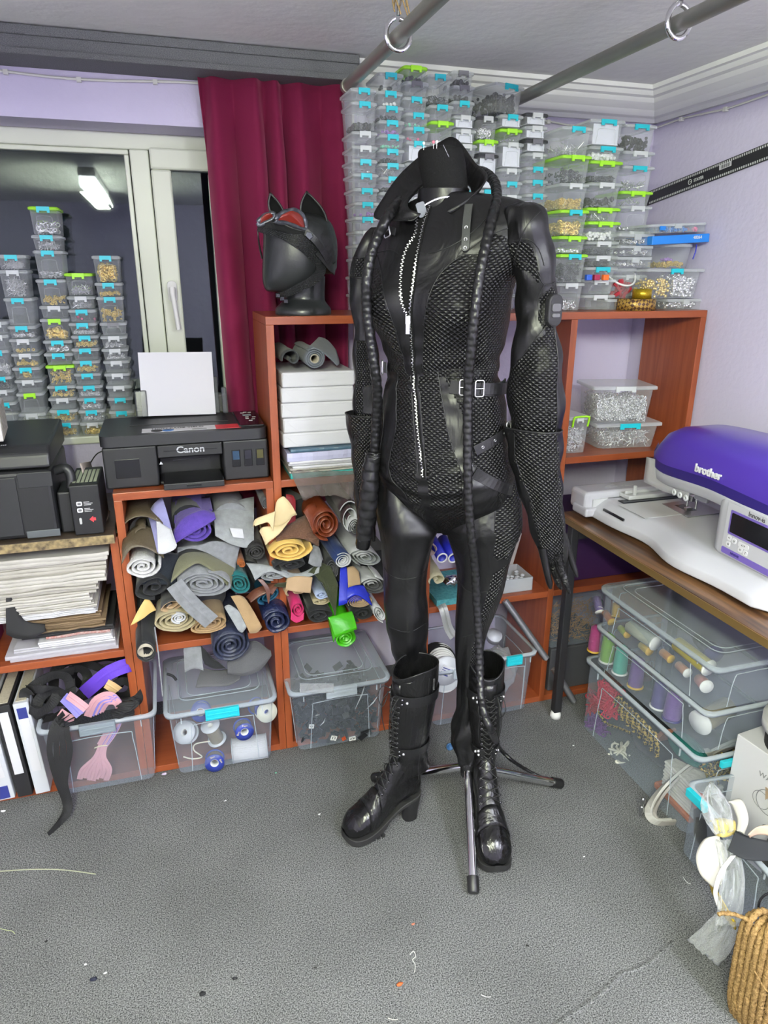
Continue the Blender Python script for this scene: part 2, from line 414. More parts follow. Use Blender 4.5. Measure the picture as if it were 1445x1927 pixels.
# ------------------------------------------------------------------ cubby shelving
CY0, CY1 = 1.95, 2.235
def panelv(t, x, z0, z1, nm='side_panel'): return MB().box(x-.011, x+.011, CY0, CY1, z0, z1).build(nm, CHERRYZ, t, bevel=.0012)
def panelh(t, x0, x1, z, nm='shelf'): return MB().box(x0, x1, CY0, CY1, z-.022, z).build(nm, CHERRY, t, bevel=.0012)
tC = T('cubby_cabinet', 'tall cherry-brown open cubby cabinet carrying the stacks of boxes', 'cabinet')
CX = [.273, .742, 1.205, 1.679]
for x in CX: panelv(tC, x, 0, 1.361, 'side_panel' if x in (CX[0], CX[-1]) else 'divider')
panelh(tC, .262, 1.69, 1.383, 'top_panel')
for a, b in zip(CX, CX[1:]):
    for z in (.023, .448, .925): panelh(tC, a+.011, b-.011, z)
tB = T('cubby_cabinet', 'lower cherry-brown cubby cabinet packed with fabric rolls under the printer', 'cabinet')
panelv(tB, -.164, 0, .903); panelv(tB, .250, 0, .903); panelh(tB, -.175, .261, .925, 'top_panel')
for z in (.023, .448): panelh(tB, -.153, .239, z)
tA = T('cubby_cabinet', 'low cherry-brown cabinet at the left holding papers and binders', 'cabinet')
panelv(tA, -.70, 0, .80); panelh(tA, -.689, -.198, .023); panelh(tA, -.689, -.198, .448)
panelv(tA, -.187, 0, .80)
tD = T('brown_board', 'dark brown board across the left cabinet under the left printer', 'board', (0, 0, .80))
MB().box(-.715, -.185+.005, 1.90, 2.30, .0, .026).build('board', wood('dark_oak', (.035, .024, .016), (.075, .052, .035), 0, rough=.5), tD, bevel=.002)
MB().box(-.715, -.180, 1.898, 1.90, .001, .025).build('edge_band', mat('worn_edge', (.36, .27, .13), .6, nscale=60, ncol=(.07, .05, .03)), tD)
# ------------------------------------------------------------------ small storage boxes
BEAD = {'silver': (SILVER, .0052, 'silver rings'), 'gold': (GOLD, .0050, 'gold-coloured rings'), 'dark': (GUN, .0055, 'dark metal rings'),
        'bigsilver': (SILVER, .0095, 'large silver rings'), 'biggold': (GOLD, .0095, 'large gold-coloured fittings'), 'white': (mat('white_button', (.85, .85, .85), .4), .007, 'white beads'),
        'purple': (mat('purple_bead', (.35, .18, .55), .4), .006, 'purple beads'), 'mint': (mat('mint_bead', (.25, .7, .5), .4), .005, 'mint green beads'),
        'mix': (GUN, .006, 'mixed dark buttons'), 'sticks': (SILVER, .012, 'silver hooks and pins'), 'domes': (SILVER, .0085, 'domed silver studs'), 'pink': (mat('pink_bead', (.85, .18, .35), .4), .006, 'pink beads'),
        'black': (BLACKP, .008, 'black plastic parts'), 'golddomes': (GOLD, .007, 'domed gold studs')}
def pile(kind, x0, x1, y0, y1, z0, z1, n, name, label, where, rnd):
    """loose small hardware: uncountable, one object resting in its box"""
    m, r, _ = BEAD[kind]; q = MB()
    for i in range(n):
        u, v, s = rnd.random(), rnd.random(), rnd.random()
        if s < .45: v = rnd.random()*.12                # crowd the visible front
        elif s < .6: u = rnd.random()*.12
        x = lerp(x0+r, x1-r, u); y = lerp(y0+r, y1-r, v)
        top = z1-(z1-z0)*.22*(mnoise.noise(Vector((x*40, y*40, z0*9)))+.5)*(1 if z1-z0 > .01 else 0)
        z = lerp(z0+r*.4, top, rnd.random()**.7)
        nv = (rnd.uniform(-1, 1), rnd.uniform(-1.3, .3), rnd.uniform(-1, 1))
        rr = r*rnd.uniform(.75, 1.1)
        if kind in ('domes', 'golddomes', 'white', 'purple', 'mint', 'pink', 'mix', 'black'): q.ball((x, y, z), rr*.8, 7, 4, sc=(1, .8, .9))
        elif kind == 'sticks':
            d = Vector(nv).normalized()*r; q.tube([Vector((x, y, z))-d, Vector((x, y, z))+d], .0011, 4)
            if i % 3 == 0: q.torus((x, y, z), .006, .0012, nv, 8, 3)
        else: q.torus((x, y, z), rr*.72, rr*.30, nv, 8, 4)
    o = q.build(name, m, None); return tag(o, label, 'hardware' if 'bead' not in label else 'beads', None, 'stuff')
def box_body(w, d, h, tp=.10, m=CLEAR, arch=True, wall=True):
    q = MB(); R = []
    tx, ty = w*tp/2, d*tp*.6/2
    for s, z in ((1, .0008), (1, .004), (0, h)):
        r = [(x, y+d/2, z) for x, y in rrect(w-2*tx*(s if z < .002 else s), d-2*ty*s, min(w, d)*.12, 3)]
        R.append(r)
    q.rings([R[0], R[2]], cap=False, smooth=True); q.add(R[0], [tuple(range(len(R[0])))], 0)
    # rim bead and embossed arch on the front
    top = [(x, y+d/2, h) for x, y in rrect(w+.002, d+.002, min(w, d)*.12, 3)]
    q.tube(top+[top[0]], .0011, 5, cap=False)
    if arch:
        ax = w*.27; az = h*.72; pts = [(-ax*1.12, -.0, .004), (-ax, 0, az*.8), (-ax*.8, 0, az), (ax*.8, 0, az), (ax, 0, az*.8), (ax*1.12, 0, .004)]
        pts = [(x, ty*(1-z/h)-.0002, z) for x, _, z in pts]; q.tube(spline(pts, 2), .0009, 4, cap=False)
    return q
def storage_box(w, d, h, loc, rz, lid, latch, label, group, name='storage_box', lidh=.007, cat='storage box', lm=None, latchw=.42, cont=None, rnd=random, clabel='', side=False):
    t = T(name, label, cat, loc, rz, group)
    hb = h-lidh
    box_body(w*.92, d*.94, hb).xf(Matrix.Translation((0, d*.03, 0))).build('box_body', {'g': LIMEB}.get(None, CLEAR), t)
    lidm = {'w': CLEARL, 'g': LIMET, 'k': CLEARK}[lid]
    q = MB(); R = []
    for k, z in ((-.004, hb-.0035), (0, hb-.002), (0, h-.003), (-.004, h-.0008)):
        R.append([(x, y+d/2, z) for x, y in rrect(w+2*k, d+2*k, .009, 3)])
    q.rings(R[1:], cap=False); q.add(R[3], [tuple(range(len(R[3])))], 0); q.rings(R[:2], cap=False)
    q.build('lid', lidm, t)
    lm = {'c': CYAN, 'g': LIME, 'n': LATCHW, 'k': LATCHG, 's': LATCHW}[latch]
    q = MB(); lw = w*latchw
    q.box(-lw/2, lw/2, -.004, .001, hb-.005, h-.001); q.box(-lw/2, -lw/2+lw*.2, -.0045, 0, hb-.010, hb-.004); q.box(lw/2-lw*.2, lw/2, -.0045, 0, hb-.010, hb-.004)
    q.build('latch', lm, t)
    if cont:
        kind, frac = cont[0], cont[1]
        n = cont[2] if len(cont) > 2 else 60
        rr = BEAD[kind][1]
        o = pile(kind, -w*.40, w*.40, d*.07, d*.90, .001, max(hb*frac, rr*1.6), n, {'white': 'white_beads', 'purple': 'purple_beads', 'mint': 'mint_beads', 'pink': 'pink_beads', 'mix': 'buttons'}.get(kind, 'metal_findings'), clabel, None, rnd)
        o.location = loc; o.rotation_euler = (0, 0, rz)
    return t
LIMEB = None
INSM = mat('white_card', (.72, .73, .80), .45, bump=.3, bscale=60)
LN = {'w': 'clear', 'g': 'clear lime-lidded', 'k': 'clear dark-lidded'}
LT = {'c': 'turquoise', 'g': 'lime', 'n': 'clear', 'k': 'grey', 's': 'clear'}
def column(phrase, group, xl, xr, Yf, depth, zb, rows, fill='c', seed=0, yend=None, wmul=1):
    rnd = random.Random(seed*31+5)
    zs = [at((xl[0]+xr[0])/2, y, Yf).z for y, *_ in rows]
    X0 = at(xl[0], rows[0][0], Yf).x; X1 = at(xr[0], rows[0][0], Yf).x
    X2 = at(xl[1], rows[-1][0], Yf).x; X3 = at(xr[1], rows[-1][0], Yf).x
    wdt = ((X1-X0)+(X3-X2))/2*wmul
    tops = list(zip(zs, rows))
    # boxes below the last one seen, down to the shelf
    last = at((xl[1]+xr[1])/2, yend, Yf).z if yend else zs[-1]-.046
    rest = last-zb
    items = []
    for i, (z, r) in enumerate(tops):
        zn = zs[i+1] if i+1 < len(zs) else last
        items.append([z-zn, r])
    if rest > .02:
        n = max(1, round(rest/.048))
        for k in range(n): items.append([rest/n, (0, 'w', fill[k % len(fill)], None)])
    else:
        tot = sum(i[0] for i in items); s = (tot+rest)/tot
        for i in items: i[0] *= s
    z = zb+sum(i[0] for i in items); n = len(items)
    for i, (h, r) in enumerate(items):
        z -= h; f = i/max(1, n-1)
        xc = lerp((X0+X1)/2, (X2+X3)/2, min(1, f*n/max(1, len(rows)-1)) if len(rows) > 1 else 0)
        _, lid, latch, cont = r[:4]
        lab = f'{LN[lid]} box with {LT[latch]} clip, {ORD[i]} of {phrase}'
        cl = ''
        ins = cont == 'ins'
        c = None if (ins or not cont) else (cont if isinstance(cont, tuple) else (cont, .45))
        if c:
            nn = c[2] if len(c) > 2 else int(40+900*h*c[1]+220*(wdt > .1))
            c = (c[0], c[1], nn); cl = f'{BEAD[c[0]][2]} in the box {ORD[i]} of {phrase}'
        loc = (xc+rnd.uniform(-.0015, .0015), Yf+rnd.uniform(-.003, .003), z+.0002)
        storage_box(wdt, depth, h-.0006, loc, rnd.uniform(-.02, .02), lid, latch, lab, group, cont=c, rnd=rnd, clabel=cl)
        if ins:
            q = MB(); q.box(-wdt*.36, wdt*.36, depth*.05+.003, depth*.05+.0045, .004, (h-.012))
            q.box(-wdt*.36, wdt*.36, depth*.05, depth*.6, .004, .006)
            o = q.build('white_card', INSM, None); o.location = loc
            tag(o, f'white card lining inside the {ORD[i]} box of {phrase}', 'card')
def Z2(x, y): return (x/2.89, 380+y/2.89)
def Z3(x, y): return (640+x/3.44, 90+y/3.44)
def Z4(x, y): return (1000+x/3.247, 180+y/3.247)
def Z6(x, y): return (640+x/3.284, 240+y/3.284)
def col(Zf, phrase, group, xs, Yf, depth, zb, rows, **k):
    y0 = rows[0][0]; y1 = rows[-1][0]
    xl = (Zf(xs[0], y0)[0], Zf(xs[2], y1)[0]); xr = (Zf(xs[1], y0)[0], Zf(xs[3], y1)[0])
    if 'yend' in k: k['yend'] = Zf(0, k['yend'])[1]
    column(phrase, group, xl, xr, Yf, depth, zb, [(Zf(0, r[0])[1],)+tuple(r[1:]) for r in rows], **k)
GS = 'small clear storage boxes stacked on the window sill'
GB = 'small clear storage boxes stacked on the cabinet'
SZ = WZ0+.0045
SY = 2.345
col(Z2, 'leftmost sill stack', GS, (-75, 30, -55, 75), SY, .12, SZ, [(650, 'w', 'n', None), (722, 'w', 'n', None), (805, 'w', 'c', ('silver', .5)), (950, 'w', 'c', 'dark'), (1022, 'w', 'n', None)], seed=1, yend=1090)
col(Z2, 'second sill stack', GS, (-15, 130, 100, 268), SY, .12, SZ, [(285, 'w', 'c', ('sticks', .4)), (368, 'w', 'n', ('sticks', .8)), (520, 'w', 'c', None), (672, 'w', 'c', ('silver', .35)), (742, 'w', 'n', ('gold', .2, 12)), (822, 'w', 'n', ('gold', .4)), (898, 'w', 'c', ('biggold', .3, 6)), (966, 'w', 'n', None), (1040, 'w', 'g', None), (1150, 'w', 'n', None), (1218, 'w', 'c', None)], seed=2, yend=1285)
col(Z2, 'tallest sill stack', GS, (130, 330, 275, 430), SY, .12, SZ, [(22, 'g', 'c', ('bigsilver', .55)), (178, 'w', 'c', ('sticks', .6)), (262, 'w', 'c', ('silver', .3)), (420, 'w', 'c', ('gold', .4)), (565, 'w', 'n', None), (636, 'w', 'g', ('biggold', .55)), (755, 'w', 'c', ('bigsilver', .5)), (825, 'w', 'c', None), (893, 'g', 'g', ('gold', .85)), (1005, 'w', 'c', ('gold', .25)), (1072, 'w', 'n', None), (1138, 'w', 'c', ('gold', .4)), (1210, 'w', 'c', ('biggold', .5, 30))], seed=3, yend=1283, wmul=.92)
col(Z2, 'fourth sill stack', GS, (335, 505, 438, 570), SY, .12, SZ, [(385, 'g', 'g', ('sticks', .45)), (512, 'w', 'n', ('sticks', .5)), (585, 'w', 'c', ('pink', .3, 3)), (658, 'w', 'c', ('silver', .35)), (728, 'w', 'c', ('gold', .5)), (798, 'w', 'c', None), (866, 'w', 'c', ('gold', .65)), (936, 'w', 'c', None), (1004, 'w', 'c', ('silver', .4)), (1072, 'w', 'c', 'silver'), (1140, 'w', 'c', 'silver'), (1208, 'w', 'n', 'biggold')], seed=4, yend=1277)
col(Z2, 'rightmost sill stack', GS, (490, 655, 585, 715), SY, .12, SZ, [(290, 'w', 'c', ('biggold', .8, 110)), (437, 'w', 'c', ('gold', .3)), (515, 'w', 'c', ('gold', .6)), (655, 'w', 'k', None), (728, 'w', 'n', ('silver', .4)), (798, 'w', 'n', ('silver', .3)), (864, 'w', 'n', None), (932, 'w', 'n', None), (1000, 'w', 'n', None), (1067, 'w', 'c', None)], seed=5, yend=1135, fill='cn')
BZ = 1.3835
col(Z3, 'first stack right of the curtain', GB, (68, 240, 100, 262), 2.075, .13, BZ, [(255, 'w', 'c', None), (345, 'w', 'c', ('black', .35)), (535, 'w', 'n', None), (630, 'w', 'n', None), (718, 'w', 'c', ('silver', .1, 5)), (808, 'w', 'c', None), (905, 'w', 'c', None), (995, 'w', 'c', ('purple', .2, 8)), (1090, 'w', 'c', None), (1180, 'w', 'n', None), (1270, 'w', 'n', ('gold', .2, 6))], seed=6, yend=1360, fill='c')
col(Z3, 'second stack right of the curtain', GB, (240, 412, 262, 430), 2.075, .13, BZ, [(158, 'w', 'c', ('black', .2, 6)), (277, 'w', 'c', ('white', .15, 6)), (373, 'w', 'c', ('mix', .4)), (466, 'w', 'c', ('purple', .35, 25)), (558, 'w', 'c', ('mint', .25, 25)), (650, 'w', 'c', ('dark', .3)), (742, 'w', 'c', ('sticks', .4, 20)), (830, 'w', 'c', ('dark', .3))], seed=7, yend=930, fill='nc')
col(Z3, 'third stack right of the curtain', GB, (408, 572, 432, 590), 2.075, .13, BZ, [(112, 'g', 'g', ('black', .25, 20)), (213, 'w', 'k', None), (312, 'w', 'c', None), (415, 'w', 'c', ('mint', .3, 8)), (508, 'w', 'c', ('pink', .1, 3)), (600, 'w', 'c', 'ins')], seed=8, yend=740, fill='nc')
col(Z3, 'fourth stack right of the curtain', GB, (572, 728, 585, 750), 2.075, .13, BZ, [(168, 'w', 'c', ('mix', .35, 110)), (365, 'w', 'c', None), (470, 'g', 'g', None)], seed=9, yend=602, fill='nc')
col(Z3, 'fifth stack right of the curtain', GB, (728, 870, 745, 898), 2.075, .13, BZ, [(145, 'w', 'k', ('black', .35, 30)), (238, 'w', 'k', ('black', .3, 30)), (340, 'w', 'c', None), (432, 'w', 'n', 'ins'), (522, 'w', 'n', 'ins'), (620, 'w', 'n', None), (710, 'w', 'n', None)], seed=10, yend=800, fill='nc')
col(Z3, 'sixth stack right of the curtain', GB, (890, 1030, 895, 1032), 2.075, .13, BZ, [(440, 'k', 's', ('bigsilver', .55, 60)), (592, 'g', 'g', 'ins'), (685, 'k', 'k', 'ins'), (830, 'w', 'n', 'ins')], seed=11, yend=915, fill='cn')
col(Z3, 'seventh stack right of the curtain', GB, (1042, 1192, 1036, 1190), 2.075, .13, BZ, [(430, 'w', 'c', 'ins'), (520, 'g', 'g', ('silver', .2, 6)), (610, 'w', 'n', 'ins'), (778, 'w', 'n', None), (863, 'w', 'c', None), (950, 'w', 'n', None)], seed=12, yend=1035, fill='cn')
col(Z3, 'eighth stack right of the curtain', GB, (1202, 1352, 1200, 1350), 2.075, .13, BZ, [(418, 'k', 's', 'ins'), (503, 'w', 'n', 'ins'), (590, 'k', 'k', 'ins'), (677, 'w', 'n', None), (768, 'w', 'c', None), (852, 'w', 'c', None), (942, 'w', 'c', None), (1030, 'w', 'c', None)], seed=13, yend=1115, fill='cn')
GL = 'larger clear storage boxes stacked on the cabinet'
col(Z4, 'the leftmost large-box stack', GL, (205, 372, 150, 345), 2.0, .19, BZ, [(186, 'w', 'c', ('sticks', .5, 40)), (362, 'g', 'g', ('dark', .6)), (533, 'w', 's', ('gold', .5, 400)), (697, 'g', 'c', ('biggold', .62, 260)), (857, 'g', 'g', ('domes', .3, 90)), (968, 'g', 'c', ('dark', .75, 300)), (1145, 'w', 's', ('bigsilver', .4, 130))], seed=14, yend=1318)
col(Z4, 'the middle large-box stack', GL, (372, 580, 330, 540), 2.035, .18, BZ, [(143, 'w', 'c', 'ins'), (308, 'w', 'c', ('white', .7, 190)), (396, 'g', 'g', ('dark', .35)), (530, 'w', 's', ('black', .5, 80)), (683, 'g', 'g', ('sticks', .35, 40)), (768, 'g', 'g', ('white', .55, 120)), (888, 'w', 'n', ('dark', .5)), (975, 'w', 'n', ('black', .5, 60)), (1045, 'w', 'c', None)], seed=15, yend=1120, fill='n')
col(Z4, 'the stack in the corner', GL, (578, 775, 535, 735), 2.07, .16, BZ, [(172, 'w', 'c', ('black', .7, 120)), (338, 'w', 'n', None), (428, 'w', 'c', ('sticks', .5, 60)), (582, 'g', 'g', ('sticks', .2, 12)), (672, 'w', 'n', ('domes', .2, 14)), (828, 'w', 'n', ('dark', .3)), (905, 'w', 'n', None)], seed=16, yend=985, fill='n')
# ------------------------------------------------------------------ leather materials
def leather(name, quilt=False, base=(.0045, .0045, .005), rough=.38, cell=.0125, bumps=.5, wscale=9):
    if name in MATS: return MATS[name]
    m, nt, out = newmat(name)
    b = N(nt, 'BsdfPrincipled'); nt.links.new(b.outputs[0], out.inputs[0]); b.inputs['Base Color'].default_value = c4(base)
    b.inputs['Roughness'].default_value = rough; b.inputs['Specular IOR Level'].default_value = .45
    b.inputs['Coat Weight'].default_value = .08; b.inputs['Coat Roughness'].default_value = .3
    tc = N(nt, 'TexCoord')
    n = N(nt, 'TexNoise'); n.inputs['Scale'].default_value = wscale; n.inputs['Detail'].default_value = 3; n.inputs['Distortion'].default_value = 1.2
    mp = N(nt, 'Mapping'); mp.inputs['Scale'].default_value = (1, 1, .55); nt.links.new(tc.outputs['Object'], mp.inputs[0]); nt.links.new(mp.outputs[0], n.inputs[0])
    g = N(nt, 'TexNoise'); g.inputs['Scale'].default_value = 700; nt.links.new(tc.outputs['Object'], g.inputs[0])
    b1 = N(nt, 'Bump'); b1.inputs['Strength'].default_value = bumps; b1.inputs['Distance'].default_value = .02
    nt.links.new(n.outputs[0], b1.inputs['Height'])
    b2 = N(nt, 'Bump'); b2.inputs['Strength'].default_value = .12; b2.inputs['Distance'].default_value = .001
    nt.links.new(g.outputs[0], b2.inputs['Height']); nt.links.new(b1.outputs[0], b2.inputs['Normal']); last = b2
    if quilt:
        sp = N(nt, 'SeparateXYZ'); nt.links.new(tc.outputs['UV'], sp.inputs[0])
        def wave(a, bb):
            s = N(nt, 'Math', operation='MULTIPLY_ADD'); s.inputs[1].default_value = a/cell; 
            k = N(nt, 'Math', operation='MULTIPLY'); k.inputs[1].default_value = bb/cell
            nt.links.new(sp.outputs[0], s.inputs[0]); nt.links.new(sp.outputs[1], k.inputs[0]); nt.links.new(k.outputs[0], s.inputs[2])
            t = N(nt, 'Math', operation='MULTIPLY'); t.inputs[1].default_value = pi; nt.links.new(s.outputs[0], t.inputs[0])
            q = N(nt, 'Math', operation='SINE'); nt.links.new(t.outputs[0], q.inputs[0])
            ab = N(nt, 'Math', operation='ABSOLUTE'); nt.links.new(q.outputs[0], ab.inputs[0]); return ab
        w1, w2 = wave(1, 1.25), wave(1, -1.25)
        mm = N(nt, 'Math', operation='MULTIPLY'); nt.links.new(w1.outputs[0], mm.inputs[0]); nt.links.new(w2.outputs[0], mm.inputs[1])
        pw = N(nt, 'Math', operation='POWER'); pw.inputs[1].default_value = .55; nt.links.new(mm.outputs[0], pw.inputs[0])
        b3 = N(nt, 'Bump'); b3.inputs['Strength'].default_value = 1; b3.inputs['Distance'].default_value = .0026
        nt.links.new(pw.outputs[0], b3.inputs['Height']); nt.links.new(b2.outputs[0], b3.inputs['Normal']); last = b3
    nt.links.new(last.outputs[0], b.inputs['Normal'])
    MATS[name] = m; return m
LEA = leather('black_leather'); QLT = leather('quilted_black_leather', True, rough=.30, bumps=.15)
LEAS = leather('shiny_black_leather', rough=.16, bumps=.25, wscale=20)
BELT = leather('belt_leather', rough=.4, bumps=.1, base=(.009, .009, .01))
PIPE = leather('seam_piping', rough=.35, bumps=0, base=(.012, .012, .013))
FORM = mat('black_jersey', (.009, .009, .0095), .85, bump=.4, bscale=350, spec=.2)
MESH = mat('black_mesh', (.006, .006, .006), .9, spec=.2)

# ------------------------------------------------------------------ frame of the dressed form
A0 = Vector((.652, 1.56, 0)); VD = A0.normalized(); PD = Vector((VD.y, -VD.x, 0)); DIST = A0.length
ANG = radians(25)
FD = (-VD*cos(ANG)-PD*sin(ANG)); LD = (PD*cos(ANG)-VD*sin(ANG))
def sp(px, py, off=0):
    d = ray(px, py); k = (DIST+off)/(d.x*VD.x+d.y*VD.y); P = CAM+d*k
    return P
def interp(rows, y):
    """smooth interpolation of rows (y, a, b, ...) at y"""
    if y <= rows[0][0]: return rows[0][1:]
    if y >= rows[-1][0]: return rows[-1][1:]
    for i in range(len(rows)-1):
        if rows[i][0] <= y <= rows[i+1][0]:
            t = (y-rows[i][0])/(rows[i+1][0]-rows[i][0])
            p0, p1, p2, p3 = rows[max(i-1, 0)], rows[i], rows[i+1], rows[min(i+2, len(rows)-1)]
            out = []
            for a, b, c, d in zip(p0[1:], p1[1:], p2[1:], p3[1:]):
                m1 = (c-a)/max(1e-6, p2[0]-p0[0])*(p2[0]-p1[0]); m2 = (d-b)/max(1e-6, p3[0]-p1[0])*(p2[0]-p1[0])
                out.append((2*t**3-3*t*t+1)*b+(t**3-2*t*t+t)*m1+(-2*t**3+3*t*t)*c+(t**3-t*t)*m2)
            return out
class Tub:
    """garment surface: level rings around a vertical body, widths from the rows (y, left, right)"""
    def __init__(s, rows, off=0, ratio=.7, ang=25, disp=None, offs=None):
        s.rows = rows; s.off = off; s.ratio = ratio; s.disp = disp; s.offs = offs
        s.ang = radians(ang); s.F = (-VD*cos(s.ang)-PD*sin(s.ang)); s.L = (PD*cos(s.ang)-VD*sin(s.ang))
        s.y0, s.y1 = rows[0][0], rows[-1][0]
    def ring(s, y):
        r = interp(s.rows, y); xl, xr = r[0], r[1]; rat = r[2] if len(r) > 2 else s.ratio
        off = s.off + (interp(s.offs, y)[0] if s.offs else 0)
        a, b = sp(xl, y, off), sp(xr, y, off); c = (a+b)/2; hw = (b-a).length/2
        ca = hw/sqrt(cos(s.ang)**2+(rat*sin(s.ang))**2)
        return c, hw, ca, ca*rat
    def pt(s, th, y, lift=0):
        c, hw, a, b = s.ring(y)
        d = s.L*(a*sin(th))+s.F*(b*cos(th)); p = c+d
        n = (s.L*(sin(th)/max(a, 1e-4))+s.F*(cos(th)/max(b, 1e-4))).normalized()
        return p + n*(lift+(s.disp(th, y) if s.disp else 0))
    def th(s, px, y):
        c, hw, a, b = s.ring(y); q = sp(px, y, s.off+(interp(s.offs, y)[0] if s.offs else 0))
        t = max(-1, min(1, (q-c).dot(PD)/max(hw, 1e-4))); dl = atan2(b*sin(s.ang), a*cos(s.ang))
        return math.asin(t)+dl
    def sf(s, px, y, lift=0): return s.pt(s.th(px, y), y, lift)
    def mesh(s, q, n=96, step=3, reg=None, cap=True, y0=None, y1=None, lift=0):
        y0 = y0 or s.y0; y1 = y1 or s.y1; K = max(2, int((y1-y0)/step)); R = []; ys = [lerp(y0, y1, k/K) for k in range(K+1)]
        info = []
        for y in ys:
            c, hw, a, b = s.ring(y); dl = atan2(b*sin(s.ang), a*cos(s.ang)); info.append((c, hw, a, b, dl))
            R.append([s.pt(2*pi*j/n-pi, y, lift) for j in range(n)])
        fs = []; mi = []; uv = []
        for i in range(K):
            c, hw, a, b, dl = info[i]; r_ = interp(s.rows, ys[i])
            for j in range(n):
                k = (j+1) % n; fs.append((i*n+j, i*n+k, (i+1)*n+k, (i+1)*n+j))
                t = 2*pi*(j+.5)/n-pi; ss = sin(t-dl); front = cos(t-dl) > -.05
                px = lerp(r_[0], r_[1], (ss+1)/2); mi.append(reg(px, ys[i]+step/2, front) if reg else 0)
                rm = .5*(a+b); u0, u1 = (2*pi*j/n)*s.um, (2*pi*(j+1)/n)*s.um
                uv.append([(u0, R[i][j].z), (u1, R[i][j].z), (u1, R[i+1][j].z), (u0, R[i+1][j].z)])
        q.add([p for r in R for p in r], fs, mi, True, uv)
        if cap: q.add(R[0], [tuple(range(n))], 0); q.add(R[-1], [tuple(range(n))[::-1]], 0)
        return q
    um = .13
def seam(tub, pts, r=.0011, lift=.0006, q=None, n=4):
    q = q or MB(); q.tube([tub.sf(px, py, lift) for px, py in spline(pts, 4)], r, n); return q
def pip(P, x, y):
    c = False
    for (a, b), (d, e) in zip(P, P[1:]+P[:1]):
        if (b > y) != (e > y) and x < (d-a)*(y-b)/(e-b)+a: c = not c
    return c
def curve_x(pts, y):
    """x of a (y,x) polyline at y"""
    if y <= pts[0][0]: return pts[0][1]
    for (a, b), (c, d) in zip(pts, pts[1:]):
        if a <= y <= c: return lerp(b, d, (y-a)/(c-a))
    return pts[-1][1]

# ------------------------------------------------------------------ catsuit
suit = T('catsuit', 'black quilted leather catsuit with front zipper dressed on a form', 'costume', (0, 0, 0), group=None)
def wr(x, y, z, f=1): return mnoise.noise(Vector((x*f, y*f, z*f)))
def tdisp(th, y):
    d = math.degrees(th); z = 0
    z += .030*exp(-((d-38)/24)**2)*exp(-((y-575)/48)**2) + .030*exp(-((d+38)/24)**2)*exp(-((y-575)/48)**2)
    z -= .010*exp(-(d/16)**2)*exp(-((y-600)/60)**2)
    z += .004*wr(th*2.2, y*.018, 3)*sstep(420, 520, y)
    z += .003*sin(y*.16+th*3)*exp(-((y-690)/45)**2)
    z += .0035*sin(y*.21+abs(th)*5)*exp(-((y-900)/55)**2)*exp(-(d/60)**2)
    if y > 925: z -= .006*exp(-(d/14)**2)*sstep(920, 1000, y)
    return z
torso = Tub([(364, 800, 890, .8), (370, 785, 930, .6), (379, 765, 972, .5), (392, 745, 994, .46), (410, 722, 1004, .46), (440, 704, 1006, .52), (475, 694, 996, .60), (520, 689, 972, .68),
             (555, 690, 962, .74), (600, 701, 957, .78), (640, 714, 948, .76), (680, 725, 938, .72), (708, 727, 940, .70), (740, 720, 948, .70), (771, 715, 951, .70),
             (819, 712, 956, .72), (860, 708, 962, .74), (890, 709, 966, .74), (920, 722, 955, .70), (950, 748, 930, .62), (980, 785, 885, .52), (1003, 815, 850, .4)], disp=tdisp)
torso.um = .15
BL = [(480, 712), (529, 731), (590, 747), (666, 762), (700, 768)]
BR = [(455, 905), (480, 872), (505, 840), (540, 818), (600, 803), (660, 798), (690, 800)]
OPL = [(400, 786), (441, 784), (484, 765), (544, 762), (575, 765), (592, 774)]
OPR = [(388, 812), (468, 792), (529, 783), (592, 776)]
def treg(px, y, front):
    if not front: return 0
    if 400 < y < 592 and curve_x(OPL, y) < px < curve_x(OPR, y): return 2
    if y < 700:
        if 470 < y and px < curve_x(BL, y) and not (y < 505 and px > 706): return 1
        if y > 480 and px > curve_x(BR, y) and px < 968: return 1
        if pip(((918, 443), (944, 449), (966, 465), (957, 490), (926, 497), (905, 480)), px, y): return 1
        return 0
    zx = 782+(y-700)*.105
    if abs(px-zx) < 9: return 0
    if px < zx:
        edge = curve_x([(700, 751), (755, 748), (794, 750), (851, 739), (883, 739)], y)
        if y < 885: return 1 if (px > edge or px < edge-26) else 0
        return 1 if y < 885+(px-739)*1.1 or px > 778 else 0
    s0 = curve_x([(700, 826), (800, 846), (860, 868), (880, 872)], y); s1 = curve_x([(700, 840), (780, 882), (860, 890)], y)
    if y < 895:
        if px < s0: return 1
        if px < s1: return 0
        bl = 850+(px-890)*.78
        if y < bl: return 1
        return 0
    if px < 872: return 1
    if px > 935: return 1
    return 0
q = MB(); torso.mesh(q, 160, 2.2, treg); q.build('suit_body', [LEA, QLT, MESH], suit)
sm = MB()
